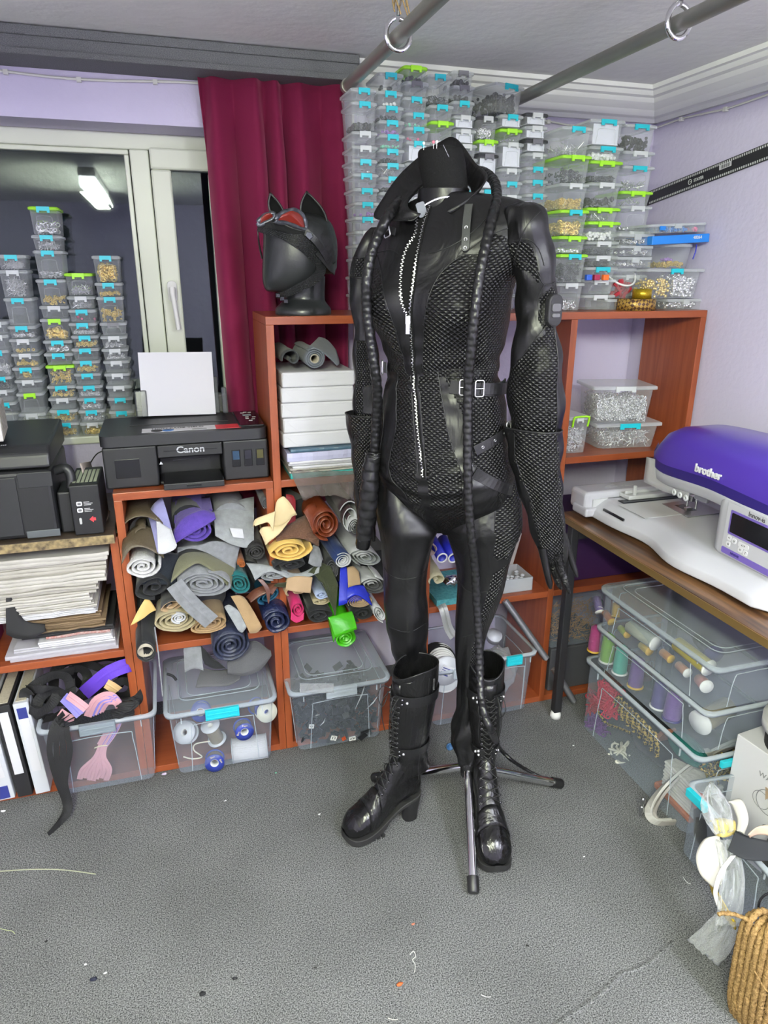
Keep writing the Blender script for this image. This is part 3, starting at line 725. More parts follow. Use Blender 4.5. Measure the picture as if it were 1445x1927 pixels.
for pts in ([(x, y) for y, x in BL], [(x, y) for y, x in BR], [(905, 455), (935, 440), (965, 432), (990, 430)], [(700, 478), (740, 472), (762, 484)], [(790, 478), (825, 476), (870, 455), (905, 425), (925, 400)],
            [(826, 692), (846, 800), (868, 860), (873, 890), (860, 930), (835, 950)], [(838, 692), (882, 780), (888, 840), (900, 860), (938, 885), (972, 912)], [(888, 846), (905, 858), (940, 880), (968, 900)],
            [(751, 700), (748, 755), (750, 794), (739, 851), (739, 883), (765, 915), (778, 945), (776, 985)], [(726, 705), (722, 760), (724, 800), (714, 860), (712, 880)],
            [(833, 838), (820, 858), (806, 876)], [(842, 815), (833, 838)], [(935, 905), (934, 960), (932, 1000)], [(803, 690), (800, 692), (860, 684), (905, 686), (935, 690)], [(724, 640), (745, 655), (762, 666)], [(790, 700), (806, 870)], [(775, 700), (792, 870)]):
    seam(torso, pts, q=sm)
sm.build('seam_piping', PIPE, suit)
# shoulder yoke seam patches and badge colour are part of the sleeves below
# front zipper
zp = T('zip_holder', None, None); bpy.data.objects.remove(zp)
ZL = [(812, 388), (800, 425), (792, 468), (787, 500), (783, 529), (779, 560), (776, 592), (777, 625), (780, 665), (783, 705), (787, 755), (792, 800), (797, 840), (801, 876)]
ZO = [(788, 405), (787, 425), (784, 445), (770, 470), (763, 500), (761, 530), (763, 560), (768, 580), (774, 592)]
def zipper(pts, name, both=True):
    q = MB(); P = [torso.sf(px, py, .0015) for px, py in spline(pts, 10)]
    # even steps
    out = [P[0]]; acc = 0
    for a, b in zip(P, P[1:]):
        L = (b-a).length; d = 0
        while acc+L-d >= .0042:
            d += .0042-acc; acc = 0; out.append(a.lerp(b, d/L))
        acc += L-d
    for i, (a, b) in enumerate(zip(out, out[1:])):
        t = (b-a).normalized(); n = -VD; s = t.cross(n).normalized()
        M = Matrix((s, t, s.cross(t))).transposed().to_4x4(); M.translation = a+s*(.0012 if i % 2 else -.0012)
        q.box(-.0019, .0019, -.0011, .0011, -.001, .0014, 0, M)
    return q
zipper(ZL, 'z').build('zipper', STEEL, suit); zipper(ZO, 'z').build('zipper', STEEL, suit)
q = MB(); q.tube([torso.sf(px, py, .0004) for px, py in spline(ZL, 4)], .006, 6, flat=.25); q.build('zipper_tape', MESH, suit)
q = MB(); p = torso.sf(774, 592, .004); q.cbox((0, 0, -.006), (.011, .004, .018)); q.cbox((0, -.002, -.024), (.009, .002, .024)); q.torus((0, -.002, -.014), .004, .001, (0, 1, 0))
M = Matrix.Translation(p) @ Matrix.Rotation(-atan2(VD.x, VD.y), 4, 'Z'); q.xf(M).build('zipper_slider', STEEL, suit, bevel=.0008)
# trouser legs
def ldisp(seed, y_end):
    def f(th, y):
        e = sstep(y_end-220, y_end, y)
        return .004*wr(th*1.5+seed, y*.012, seed)+e*.006*sin(y*.13+2.2*th+seed)*(.5+.5*wr(th, y*.03, seed)) + .0025*sin(th*5+y*.02)
    return f
legL = Tub([(862, 718, 735), (880, 709, 752), (915, 707, 780), (945, 706, 798), (975, 709, 818), (992, 712, 827), (1010, 716, 819), (1045, 719, 808), (1074, 721, 803), (1110, 722, 802), (1149, 723, 805), (1200, 731, 803), (1240, 744, 800), (1275, 752, 795), (1330, 756, 790)], ratio=.9, disp=ldisp(1, 1300), off=.03)
legR = Tub([(868, 935, 960), (882, 905, 968), (905, 878, 974), (930, 860, 978), (955, 847, 981), (985, 836, 982), (1010, 843, 973), (1058, 857, 958), (1106, 861, 947), (1150, 858, 930), (1190, 855, 915), (1240, 857, 906), (1290, 861, 903), (1340, 858, 898), (1375, 850, 896), (1405, 852, 900), (1428, 858, 900), (1436, 864, 890)], ratio=.8, disp=ldisp(4, 1420), off=.0, offs=[(915, 0), (1200, -.01), (1436, -.025)])
legL.um = legR.um = .075
def lreg(px, y, front): return 0
def rreg(px, y, front):
    if not front: return 0
    return 1 if (px > curve_x([(880, 900), (915, 932), (1030, 928), (1045, 985)], y) or (px > curve_x([(1040, 960), (1060, 928), (1170, 895), (1260, 880)], y) and 1045 < y < 1240)) else 0
q = MB(); legL.mesh(q, 72, 3, lreg); q.build('trouser_leg', [LEA, QLT], suit)
q = MB(); legR.mesh(q, 84, 3, rreg); q.build('trouser_leg', [LEA, QLT], suit)
sm = MB(); seam(legL, [(724, 1065), (760, 1075), (800, 1066)], q=sm); seam(legL, [(724, 1165), (760, 1172), (803, 1163)], q=sm); sm.build('seam_piping', PIPE, suit); sm = MB()
seam(legR, [(862, 1090), (885, 1102), (920, 1095)], q=sm); seam(legR, [(930, 920), (928, 1030), (955, 1018), (972, 1002)], q=sm); seam(legR, [(870, 1190), (890, 1178), (905, 1165)], q=sm)
sm.build('seam_piping', PIPE, suit)
# sleeves
def sdisp(seed):
    def f(th, y): return .0045*wr(th*1.7+seed, y*.016, seed)+.003*sin(y*.07+th*2+seed)
    return f
slR = Tub([(381, 975, 1002, .7), (388, 956, 1017, .8), (402, 948, 1027, .85), (430, 946, 1035, .85), (470, 950, 1040, .8), (505, 960, 1043, .75), (545, 972, 1046, .7), (600, 973, 1047, .7), (640, 966, 1050, .7), (690, 959, 1057, .7), (750, 957, 1060, .65), (800, 960, 1056, .6), (830, 964, 1052, .55)], off=-.10, disp=sdisp(2))
slL = Tub([(428, 697, 712, .9), (440, 684, 724, .9), (470, 670, 722, .8), (500, 662, 716, .75), (535, 657, 704, .7), (570, 659, 702, .7), (620, 666, 708, .7), (700, 665, 714, .7), (755, 664, 716, .65), (800, 668, 712, .6)], off=.075, disp=sdisp(7))
slR.um = slL.um = .06
def sR(px, y, front):
    if not front: return 0
    if pip(((955, 460), (981, 455), (996, 464), (1006, 490), (1012, 514), (1010, 534), (993, 512), (955, 500)), px, y): return 1
    if y > 535 and px > curve_x([(535, 1040), (560, 1012), (600, 1010), (625, 1024), (640, 1000), (690, 962)], y) and px < 1044: return 1
    if y > 690 and px < 1042: return 0 if (752 < y < 815 and 972 < px < 1028-(y < 772)*8) else 1
    return 0
def sL(px, y, front):
    if not front: return 0
    if 485 < y < 522: return 1
    if y > 640 and px > 672: return 0 if (725 < y < 775 and 684 < px < 704) else 1
    return 0
q = MB(); slR.mesh(q, 84, 2.5, sR); q.build('sleeve', [LEA, QLT], suit)
q = MB(); slL.mesh(q, 60, 2.5, sL); q.build('sleeve', [LEA, QLT], suit)
sm = MB()
for pts in ([(962, 490), (985, 495), (1005, 510), (1020, 535), (1043, 530)], [(965, 455), (990, 452), (1010, 470), (1020, 500)], [(1020, 535), (1008, 570), (1025, 610), (1045, 605)], [(1025, 610), (1000, 640), (965, 690)], [(1044, 610), (1044, 700), (1042, 800)],
            [(975, 760), (990, 748), (1018, 745), (1022, 765), (1032, 772), (1030, 815)]): seam(slR, pts, q=sm)
for pts in ([(662, 485), (690, 484)], [(660, 522), (690, 525)], [(672, 640), (672, 760)], [(684, 775), (684, 730), (704, 722)]): seam(slL, pts, q=sm)
seam(slR, [(1012, 400), (990, 425), (974, 460), (966, 500)], q=sm, r=.0016)
sm.build('seam_piping', PIPE, suit)
# small black badge pod on the right-hand sleeve
q = MB(); c = slR.sf(1034, 582, .006); R = Matrix.Translation(c) @ Matrix.Rotation(-atan2(VD.x, VD.y)+.55, 4, 'Z')
q.prism([(x, z) for x, z in rrect(.036, .066, .016)], -.010, .006, M=R); q.build('badge', mat('rubber_badge', (.016, .016, .018), .5), suit, bevel=.003)
q = MB(); q.prism([(x, z+.006) for x, z in rrect(.022, .016, .004)], -.013, -.009, M=R); q.prism([(x, z-.010) for x, z in rrect(.020, .008, .003)], -.013, -.009, M=R); q.build('badge_plate', mat('grey_plate', (.10, .10, .11), .5), suit, bevel=.001)

# gloves hanging from the sleeves
def glove(tub, cufl, fing, label, region, seams):
    t = T('long_glove', label, 'glove')
    q = MB(); tub.mesh(q, 64, 3, region, cap=False); q.build('gauntlet', [LEA, QLT], t, solid=.002)
    for pts in fing:
        P = [sp(x, y, o) for x, y, o, _ in spline(pts, 4)]; rr = [r for *_, r in spline(pts, 4)]
        MB().tube(P, rr, 12, flat=.8).build('finger', LEA if len(pts) % 2 else QLTF, t)
    sm = MB()
    for s_ in seams: seam(tub, s_, q=sm, r=.0014)
    ring = [tub.pt(2*pi*k/48, tub.y0, 0) for k in range(49)]; sm.tube(ring, .0022, 5)
    sm.build('seam_piping', PIPE, t); return t
QLTF = leather('textured_glove_leather', rough=.35, bumps=.6, wscale=90)
def gl_disp(th, y): return .004*wr(th*1.6+9, y*.014, 5)+.002*sin(y*.1+th*3)
gR = Tub([(806, 950, 1057, .62), (835, 955, 1056, .6), (870, 960, 1054, .55), (910, 971, 1056, .5), (950, 985, 1058, .5), (990, 997, 1062, .48), (1020, 1005, 1067, .45), (1045, 1016, 1066, .42), (1062, 1026, 1064, .38)], off=-.11, disp=gl_disp)
gL = Tub([(779, 648, 724, .62), (810, 654, 722, .6), (850, 660, 718, .55), (900, 665, 714, .5), (950, 668, 711, .5), (980, 672, 708, .48), (1000, 676, 705, .42)], off=.075, disp=gl_disp)
gR.um = gL.um = .055
glove(gR, None, [[(1058, 1005, -.11, .012), (1069, 1035, -.11, .0095), (1076, 1058, -.11, .0085), (1082, 1074, -.112, .0075), (1086, 1086, -.115, .004)],
                 [(1048, 1040, -.12, .015), (1054, 1068, -.12, .0125), (1062, 1090, -.125, .011), (1072, 1116, -.13, .005)],
                 [(1034, 1045, -.10, .013), (1042, 1075, -.10, .010), (1050, 1096, -.10, .009), (1056, 1108, -.10, .005)],
                 [(1020, 1030, -.12, .013), (1026, 1060, -.12, .0105), (1031, 1085, -.12, .0095), (1034, 1098, -.12, .009), (1036, 1108, -.122, .004)],
                 [(1030, 1035, -.09, .012), (1034, 1060, -.09, .010), (1038, 1078, -.09, .006)]],
      'long black quilted gauntlet glove hanging at the right, nearest the sewing machine', lambda px, y, f: 1 if (f and px > curve_x([(800, 962), (870, 970), (950, 998), (1026, 1018), (1060, 1030)], y) and px < 1046+(y-806)*.055) else 0,
      [[(965, 815), (972, 870), (1000, 950), (1020, 1026)], [(1044, 812), (1046, 900), (1055, 980), (1060, 1020)]])
glove(gL, None, [[(698, 985, .065, .012), (702, 1003, .065, .009), (703, 1018, .065, .006)], [(690, 985, .11, .012), (692, 1005, .11, .010), (693, 1016, .11, .009), (693, 1026, .11, .005)], [(682, 980, .12, .011), (683, 998, .12, .009), (683, 1014, .12, .005)]],
      'long black quilted gauntlet glove hanging at the left, behind the whip handle', lambda px, y, f: 1 if (f and px > curve_x([(780, 660), (900, 672), (1030, 682)], y)) else 0,
      [[(660, 790), (668, 880), (675, 990)]])

# big flared collar
def sheet(rowsA, rowsB, n=8, mid=None, k=10):
    A = [Vector(p) for p in spline(rowsA, k)]; B = [Vector(p) for p in spline(rowsB, k)]; R = []
    for a, b in zip(A, B):
        row = []
        for j in range(n+1):
            t = j/n; p = a.lerp(b, t); p = p+(Vector((0, 0, 1))*(mid or 0)*sin(pi*t)); row.append(p)
        R.append(row)
    return R
def P3(l): return [tuple(sp(x, y, o)) for x, y, o in l]
inn = P3([(792, 402, -.075), (772, 394, -.07), (768, 380, -.03), (785, 360, .02), (805, 345, .06), (835, 342, .075), (866, 345, .06), (884, 352, .02), (886, 370, -.03), (868, 386, -.07), (852, 392, -.08)])
outr = P3([(768, 414, -.08), (706, 410, -.03), (722, 372, 0), (752, 330, .04), (790, 295, .085), (828, 268, .10), (857, 261, .085), (893, 306, .03), (916, 334, -.03), (882, 374, -.075), (842, 398, -.085)])
q = MB(); q.rings(sheet(inn, outr, 8, -.006), cap=False, closed=False); q.build('collar', LEAC if False else LEA, suit, solid=.0035)
q = MB(); q.tube([Vector(p) for p in spline(outr, 8)], .0016, 5); q.build('seam_piping', PIPE, suit)
# inner turtleneck band with fine zipper
q = MB(); nk = Tub([(356, 788, 882, .9), (372, 786, 882, .9), (392, 782, 886, .85), (405, 778, 892, .8)], ratio=.9); nk.mesh(q, 48, 3, cap=False); q.build('neck_band', LEA, suit, solid=.002)
q = MB()
for k in range(26):
    f = k/25; px, py = lerp(800, 862, f), 388-6*sin(pi*f)-14*f+2; q.cbox(nk.sf(px, py, .003), (.0022, .0022, .003))
q.build('zipper', SILVER, suit)
q = MB(); q.prism([(x*1, z) for x, z in rrect(.020, .030, .004)], -.004, 0, M=Matrix.Translation(torso.sf(800, 398, .012)) @ Matrix.Rotation(-.35, 4, 'Y')); q.build('neck_tab', mat('grey_tab', (.12, .13, .13), .4, .5), suit)

# straps, buckles and belts
def strap(tub, pts, w, name='strap', m=None, th=.003, lift=.004, tip=False, holes=()):
    q = MB(); P = spline(pts, 5); c = [tub.sf(x, y, lift) for x, y in P]; R = []; L = len(c)
    for i, p in enumerate(c):
        t = (c[min(i+1, L-1)]-c[max(i-1, 0)]).normalized(); ref = tub.sf(P[i][0], P[i][1], lift+.01)-p; s = t.cross(ref).normalized(); n = s.cross(t).normalized()
        ww = w/2*(.25 if (tip and i == L-1) else (.8 if tip and i == L-2 else 1))
        R.append([p+s*ww+n*th/2, p-s*ww+n*th/2, p-s*ww-n*th/2, p+s*ww-n*th/2])
    q.rings(R, True, 0, False); q.build(name, m or BELT, suit, bevel=.0006)
    e = MB()
    for f in holes:
        i = int(f*(L-1)); p = c[i]; ref = (tub.sf(P[i][0], P[i][1], lift+.01)-p).normalized(); e.torus(p+ref*th*.55, .0030, .0010, ref, 12, 5)
    if holes: e.build('eyelets', STEEL, suit)
def buckle(tub, px, py, w, h, rot=0, lift=.007):
    p = tub.sf(px, py, lift); n = (tub.sf(px, py, lift+.01)-p).normalized(); zz = Vector((0, 0, 1)); s = zz.cross(n).normalized(); u = n.cross(s)
    M = Matrix((s, u, n)).transposed().to_4x4() @ Matrix.Rotation(rot, 4, 'Z'); M.translation = p
    q = MB(); pts = [M @ Vector((x, y, .001)) for x, y in rrect(w, h, .004, 3)]; q.tube(pts+[pts[0], pts[1]], .0017, 8, cap=False)
    q.tube([M @ Vector((-w/2, 0, .001)), M @ Vector((w/2, 0, .003))], .0013, 6); q.build('buckle', SILVER, suit)
strap(torso, [(848, 713), (870, 716), (893, 718), (930, 721), (950, 716)], .030, lift=.006); 
strap(torso, [(900, 716), (925, 719), (945, 722), (955, 718)], .026, lift=.011)
q = MB(); a = torso.sf(940, 720, .012); R = [[a+Vector((0, 0, .012)), a-Vector((0, 0, .012)), a-Vector((0, 0, .012))+VD*.003, a+Vector((0, 0, .012))+VD*.003]]
b = sp(960, 714, -.03); R.append([b+Vector((0, 0, .011)), b-Vector((0, 0, .011)), b-Vector((0, 0, .011))+VD*.003, b+Vector((0, 0, .011))+VD*.003]); c_ = sp(971, 720, -.03); R.append([c_+Vector((0, 0, .002)), c_-Vector((0, 0, .002)), c_-Vector((0, 0, .002))+VD*.003, c_+Vector((0, 0, .002))+VD*.003])
q.rings(R, True, 0, False); q.build('strap_tail', BELT, suit)
buckle(torso, 872, 714, .020, .034); buckle(torso, 897, 716, .020, .036, lift=.013)
strap(torso, [(891, 823), (915, 812), (938, 800), (950, 792)], .024, holes=(.25, .5, .75)); buckle(torso, 944, 790, .022, .032, lift=.012)
strap(torso, [(712, 702), (722, 696), (735, 692)], .024, lift=.006); buckle(torso, 728, 694, .018, .032, lift=.010)
strap(torso, [(890, 860), (920, 878), (950, 897), (968, 912)], .026, lift=.003)
strap(torso, [(884, 392), (880, 420), (877, 455), (875, 476)], .017, lift=.012, tip=True, holes=(.5, .7, .88), m=mat('grey_strap', (.05, .053, .05), .4, bump=.2))
strap(torso, [(720, 428), (736, 432), (752, 438)], .016, lift=.010); buckle(torso, 739, 436, .020, .026, rot=.3, lift=.014)

# ------------------------------------------------------------------ the dress form: neck, post and tripod
form = T('dress_form', 'black jersey dress form on a chrome tripod carrying the catsuit', 'mannequin', (0, 0, 0))
nt_ = Tub([(278, 800, 858, .85), (281, 790, 868, .86), (288, 786, 872, .86), (310, 788, 876, .88), (345, 795, 880, .9), (370, 797, 880, .9), (395, 790, 886, .85)], ratio=.88)
q = MB(); nt_.mesh(q, 48, 3); q.build('neck', FORM, form)
bodyf = Tub([(395, 792, 884, .85), (440, 730, 960, .5), (520, 725, 930, .6), (700, 745, 915, .6), (850, 730, 930, .6), (930, 760, 900, .6)], ratio=.6)
q = MB(); bodyf.mesh(q, 40, 12); q.build('torso_form', FORM, form)
HUB = Vector((.712, 1.505, .17))
ht = sp(870, 850, 0)
q = MB(); q.tube([HUB+Vector((0, 0, -.01)), HUB+Vector((.0, .0, .8)), ht], .011, 14); q.build('post', CHROME, form)
q = MB(); q.lathe([(.001, -.03), (.020, -.028), (.022, -.01), (.022, .02), (.014, .03), (.001, .03)], 20, HUB); q.build('hub', BLACKP, form)
for tx, ty in ((.619, 1.238), (.495, 1.715), (1.035, 1.525)):
    tip = Vector((tx, ty, .014)); d = (tip-HUB); st = HUB+d.normalized()*.012
    L = MB().tube([st, st.lerp(tip, .5), tip], .0125, 16).build('stand_leg', CHROME, form)
    e = tip-d.normalized()*.035
    MB().tube([e, tip, tip+d.normalized()*.004], [.0155, .0155, .013], 16).build('rubber_foot', BLACKP, L)
# dressmaker pins in the neck top
for i, (px, py, c, lb) in enumerate(((799, 284, (.9, .9, .88), 'white'), (817, 279, (.85, .2, .28), 'red'), (823, 280, (.9, .9, .88), 'pearl'))):
    t = T('dressmaker_pin', f'{lb}-headed pin stuck in the black neck of the dress form', 'pin'); p = nt_.sf(px, 286, .001)
    MB().tube([p, p+Vector((0, 0, .012))], .0005, 5).build('shaft', STEEL, t); MB().ball(p+Vector((0, 0, .013)), .0032, 8, 6).build('head', mat('pin_'+lb, c, .3), t)
t = T('dressmaker_pin', 'long bare steel pin stuck slanting in the black neck of the form', 'pin'); p = nt_.sf(838, 290, 0)
MB().tube([p+Vector((-.006, -.004, .010)), p+Vector((.008, -.003, -.012))], .0006, 5).build('shaft', STEEL, t)
# ------------------------------------------------------------------ braided whip
def braid(path, rad, q, per=.028, n=16, amp=.16, step=.0028):
    P = [Vector(p) for p in spline(path, 10)]; out = [P[0]]; acc = 0; T_ = [0]; tot = 0
    for a, b in zip(P, P[1:]):
        L = (b-a).length; d = 0
        while acc+L-d >= step: d += step-acc; acc = 0; out.append(a.lerp(b, d/L))
        acc += L-d
    R = []; up = None; K = len(out)
    for i, p in enumerate(out):
        t = (out[min(i+1, K-1)]-out[max(i-1, 0)]).normalized()
        if up is None: up = Vector((.3, .9, .1))
        a = t.cross(up).normalized(); up = a.cross(t); s = i*step; r = rad(i/(K-1)); ring = []
        for k in range(n):
            th = 2*pi*k/n
            w1 = abs(sin(th*1.5+s*pi/per)); w2 = abs(sin(th*1.5-s*pi/per)); sel = sin(th*3) * cos(2*s*pi/per)
            h = w1 if sel > 0 else w2
            ring.append(p+(a*cos(th)+up*sin(th))*r*(1-amp+amp*1.6*h**.7))
        R.append(ring)
    q.rings(R, True, 0, True); return q
WL = leather('whip_leather', rough=.33, bumps=.1, base=(.008, .008, .009))
whip = T('braided_whip', 'long braided black leather whip draped around the catsuit neck', 'whip')
path = [tuple(sp(x, y, o)) for x, y, o in [(705, 850, -.01), (707, 800, -.02), (710, 740, -.05), (706, 700, -.07), (697, 640, -.075), (690, 580, -.08), (690, 530, -.09), (698, 480, -.08), (711, 445, -.08), (722, 422, -.085), (735, 400, -.06), (760, 370, .03), (800, 345, .11), (850, 330, .13), (893, 322, .12), (915, 327, .08), (931, 345, .02), (934, 375, -.07), (926, 410, -.12), (914, 460, -.155), (902, 520, -.175), (893, 590, -.18), (886, 660, -.17), (881, 720, -.155), (880, 790, -.15), (880, 860, -.15), (881, 930, -.15), (886, 1000, -.14), (893, 1060, -.12), (897, 1130, -.11), (901, 1200, -.12), (903, 1260, -.14), (905, 1310, -.17), (912, 1345, -.20), (926, 1380, -.19)]]
path += [tuple(atz(940, 1408, .14)), tuple(atz(962, 1430, .085)), tuple(atz(988, 1447, .045)), tuple(atz(1018, 1462, .022)), tuple(atz(1048, 1468, .012))]
q = braid(path, lambda t: lerp(.0115, .0090, t) if t < .8 else lerp(.0090, .0042, (t-.8)/.2), MB()); q.build('thong', WL, whip)
hp = [tuple(sp(x, y, o)) for x, y, o in [(704, 856, -.02), (698, 880, -.02), (695, 920, -.02), (690, 970, -.01), (684, 1012, 0)]]
braid(hp, lambda t: .0195+.003*sin(pi*t)+.0015*t, MB(), per=.05, amp=.10, n=24).build('handle', WL, whip)
e = [tuple(sp(x, y, o)) for x, y, o in [(685, 1008, 0), (683, 1024, 0), (682, 1031, 0)]]
MB().tube(e, [.019, .020, .017], 20).build('handle_cap', LEAS, whip)
q = MB()
for k in range(5):
    a = k*1.25; c = sp(704, 853+k*1.5, -.022); q.tube([c+Vector((.017*cos(b+a), .017*sin(b+a), .004*sin(2*b))) for b in [2*pi*j/12 for j in range(13)]], .0028, 6)
q.build('knot', WL, whip)

# ------------------------------------------------------------------ boots
BTL = leather('boot_leather', rough=.28, bumps=.35, wscale=26, base=(.006, .006, .0065))
def boot(label, heel, toe, shaft_off, top_open=False, sh_h=.51, wide=.125, nar=.10):
    heel = Vector((heel[0], heel[1], 0)); toe = Vector((toe[0], toe[1], 0)); d = (toe-heel); L = d.length; ang = atan2(d.y, d.x)
    t = T('boot', label, 'boot', heel, ang); k = L/.235
    # upper of the foot: sections along x (toe)
    secs = [(-.022, .092, .150, .030), (-.015, .085, .19, .046), (0, .082, .225, .058), (.03, .078, .245, .064), (.06, .068, .235, .064), (.09, .050, .190, .066), (.12, .034, .148, .074), (.15, .024, .116, .084), (.18, .020, .096, .090), (.203, .019, .084, .086), (.217, .020, .072, .076), (.227, .022, .060, .060), (.234, .025, .050, .040), (.238, .030, .042, .016)]
    R = []
    for x, z0, z1, w in [tuple(v) for v in spline(secs, 3)]:
        ring = []
        for j in range(28):
            a = 2*pi*j/28; ca, sa = cos(a), sin(a)
            yy = w/2*abs(ca)**.85*(1 if ca > 0 else -1)*(1-.12*max(0, sa)); zz = (z0+z1)/2+(z1-z0)/2*abs(sa)**(.75 if sa < 0 else 1)*(1 if sa > 0 else -1)
            zz += .0018*sin(x*420+yy*30)*(1 if .02 < x < .13 and sa > -.2 else 0)
            ring.append((x*k, yy, zz))
        R.append(ring)
    MB().rings(R).build('foot_upper', BTL, t)
    # glossy toe cap and its strap
    R2 = [[(p[0]+.001, p[1]*1.025, p[2]*1.02) for p in r] for r in R if r[0][0] > .168*k]
    MB().rings(R2).build('toe_cap', LEAS, t)
    R3 = [[(p[0], p[1]*1.05, p[2]*1.035) for p in r] for r in R if .125*k < r[0][0] < .172*k]
    MB().rings(R3, cap=False).build('vamp_strap', BTL, t, solid=.002)
    # sole and block heel
    so = []
    for x, z0, z1, w in [tuple(v) for v in spline(secs, 3)]: so.append((x*k*1.02, w/2*1.05, z0))
    ring = []
    for x, hw, z in so: ring.append([(x, -hw, z+.006), (x, hw, z+.006), (x, hw, max(z-.014, 0) if x > .11*k else z-.006), (x, -hw, max(z-.014, 0) if x > .11*k else z-.006)])
    MB().rings(ring, smooth=False).build('sole', mat('rubber_sole', (.018, .018, .018), .6), t, bevel=.002)
    lug = MB()
    for i in range(7):
        x = (.118+i*.0165)*k; w = .028 if i < 5 else .018
        for sy in (-1, 1): lug.box(x, x+.009, sy*w-.008, sy*w+.010, 0, .009)
    lug.build('tread', mat('rubber_sole', (.018, .018, .018), .6), t)
    hb = MB(); R = []
    for z, x0, x1, w in ((0, -.014, .030, .020), (.03, -.017, .032, .021), (.07, -.024, .042, .026), (.086, -.026, .050, .028)):
        R.append([(x, y, z) for x, y in [((x0+x1)/2+(x1-x0)/2*cos(a)*(abs(cos(a))**-.3 if abs(cos(a)) > .2 else 1), w*sin(a)) for a in [2*pi*j/16 for j in range(16)]]])
    hb.rings(R).build('heel', mat('heel_black', (.014, .014, .015), .4), t, bevel=.001)
    # shaft
    fr = [(.165, .010, .058, .032), (.20, .012, .052, .032), (.235, .012, .047, .034), (.27, .014, .050, .038), (.32, .014, .055, .043), (.38, .012, .058, .048), (.44, .012, .060, .050), (sh_h-.015, .012, .060, .050), (sh_h, .012, .060, .050)]
    R = []; SH = [tuple(v) for v in spline(fr, 6)]
    for z, cx, a, b in SH:
        e = sstep(.15, sh_h, z); ring = []
        for j in range(48):
            th = 2*pi*j/48; dz = (.022*cos(th) if False else 0)
            if z > sh_h-.02: dz = -.028*max(0, cos(th))**2
            w_ = 1+.015*sin(z*160+th*2)*exp(-((z-.22)/.07)**2)*2+.012*sin(th*4+z*20)
            ring.append((cx+shaft_off[0]*e+a*wide/.12*cos(th)*w_, shaft_off[1]*e+b*nar/.10*sin(th)*w_, z+dz))
        R.append(ring)
    MB().rings(R, cap=False).build('shaft', BTL, t, solid=.0035)
    def sh(th, z, lift=0):
        f = interp([(s[0], s[1], s[2], s[3]) for s in fr], z); e = sstep(.15, sh_h, z)
        return Vector((f[0]+shaft_off[0]*e+(f[1]*wide/.12+lift)*cos(th), shaft_off[1]*e+(f[2]*nar/.10+lift)*sin(th), z))
    q = MB(); q.tube([Vector(p) for p in R[-1]]+[Vector(R[-1][0])], .0022, 6, cap=False); q.build('top_piping', PIPE, t)
    # straps with studs, side zip, laces
    for zc, hh in ((sh_h-.085, .030), (.255, .026)):
        q = MB(); Rr = []
        for j in range(60):
            th = .35+2*pi*.94*j/59-0.17; a = sh(th, zc+hh/2, .004); b = sh(th, zc-hh/2, .004); n = (sh(th, zc, .01)-sh(th, zc, 0)).normalized()*.0025
            Rr.append([a, a+n, b+n, b])
        q.rings(Rr, True, 0, False); q.build('buckle_strap', BELT, t, bevel=.0005)
        for th0 in (.62, .62+.22): 
            for dz in ((-.007, .007) if th0 < .7 else (0,)):
                for sg in (1, -1):
                    MB().ball(sh(sg*th0, zc+dz, .0075), .0042, 10, 6).build('stud', SILVER if dz == 0 or sg < 0 else GUNB, t)
    zq = MB()
    for sg in (1, -1):
        zq.tube([sh(sg*1.75, z, .002) for z in [lerp(.15, sh_h-.02, i/20) for i in range(21)]], .0016, 5)
        zq.tube([sh(sg*1.45, z, .001) for z in [lerp(.16, sh_h-.03, i/20) for i in range(21)]], .0012, 4)
        zq.tube([sh(sg*1.15, z, .001) for z in [lerp(.16, sh_h-.09, i/20) for i in range(21)]], .0012, 4)
    zq.build('side_seam', PIPE, t)
    def front(z):   # centre line down the instep
        return None
    # eyelet line: shaft front then instep
    E_ = []
    nE = 13
    for i in range(nE):
        z = lerp(.235, sh_h-.075, i/(nE-1)); E_.append((sh(.42, z, .003), sh(-.42, z, .003)))
    inst = [(.075, .212, .022), (.092, .190, .023), (.106, .170, .025), (.118, .153, .027), (.130, .138, .028)]
    for x, z, w in inst: E_.insert(0, (Vector((x*k-.004, w, z+.002)), Vector((x*k-.004, -w, z+.002))))
    lq = MB(); eq = MB()
    for i, (a, b) in enumerate(E_):
        for s_, p in ((1, a), (-1, b)): eq.torus(p, .0030, .0011, (1, s_*.6, .2), 8, 4)
        mid = (a+b)/2+Vector((.014 if i > 4 else .004, 0, .002 if i > 4 else .010))
        if i+1 < len(E_):
            a2, b2 = E_[i+1]; m2 = (a+b2)/2+Vector((.014, 0, 0) if i > 4 else (.004, 0, .008)); m3 = (b+a2)/2+Vector((.013, 0, 0) if i > 4 else (.003, 0, .007))
            lq.tube(spline([a, m2, b2], 4), .0014, 5); lq.tube(spline([b, m3, a2], 4), .0014, 5)
    top = E_[-1]
    for s_, p in ((1, top[0]), (-1, top[1])):
        lq.tube(spline([p, p+Vector((.022, .008*s_, .012)), p+Vector((.034, .016*s_, -.02)), p+Vector((.026, .006*s_, -.05)), p+Vector((.014, .004*s_, -.03)), p+Vector((.010, .002*s_, -.004))], 5), .0014, 5)
        lq.tube(spline([p, p+Vector((.024, .006*s_, -.03)), p+Vector((.024, .010*s_, -.08)), p+Vector((.018, .004*s_, -.13))], 5), .0014, 5)
    lq.build('laces', mat('boot_lace', (.012, .012, .012), .6), t); eq.build('lace_hooks', GUNB, t)
    # tongue behind the laces
    q = MB(); q.rings([[sh(th, z, -.0005+.003*cos(th*3)) for th in [lerp(-.45, .45, i/8) for i in range(9)]] for z in [lerp(.20, sh_h-.04, i/12) for i in range(13)]], cap=False, closed=False)
    q.build('tongue', BTL, t, solid=.002)
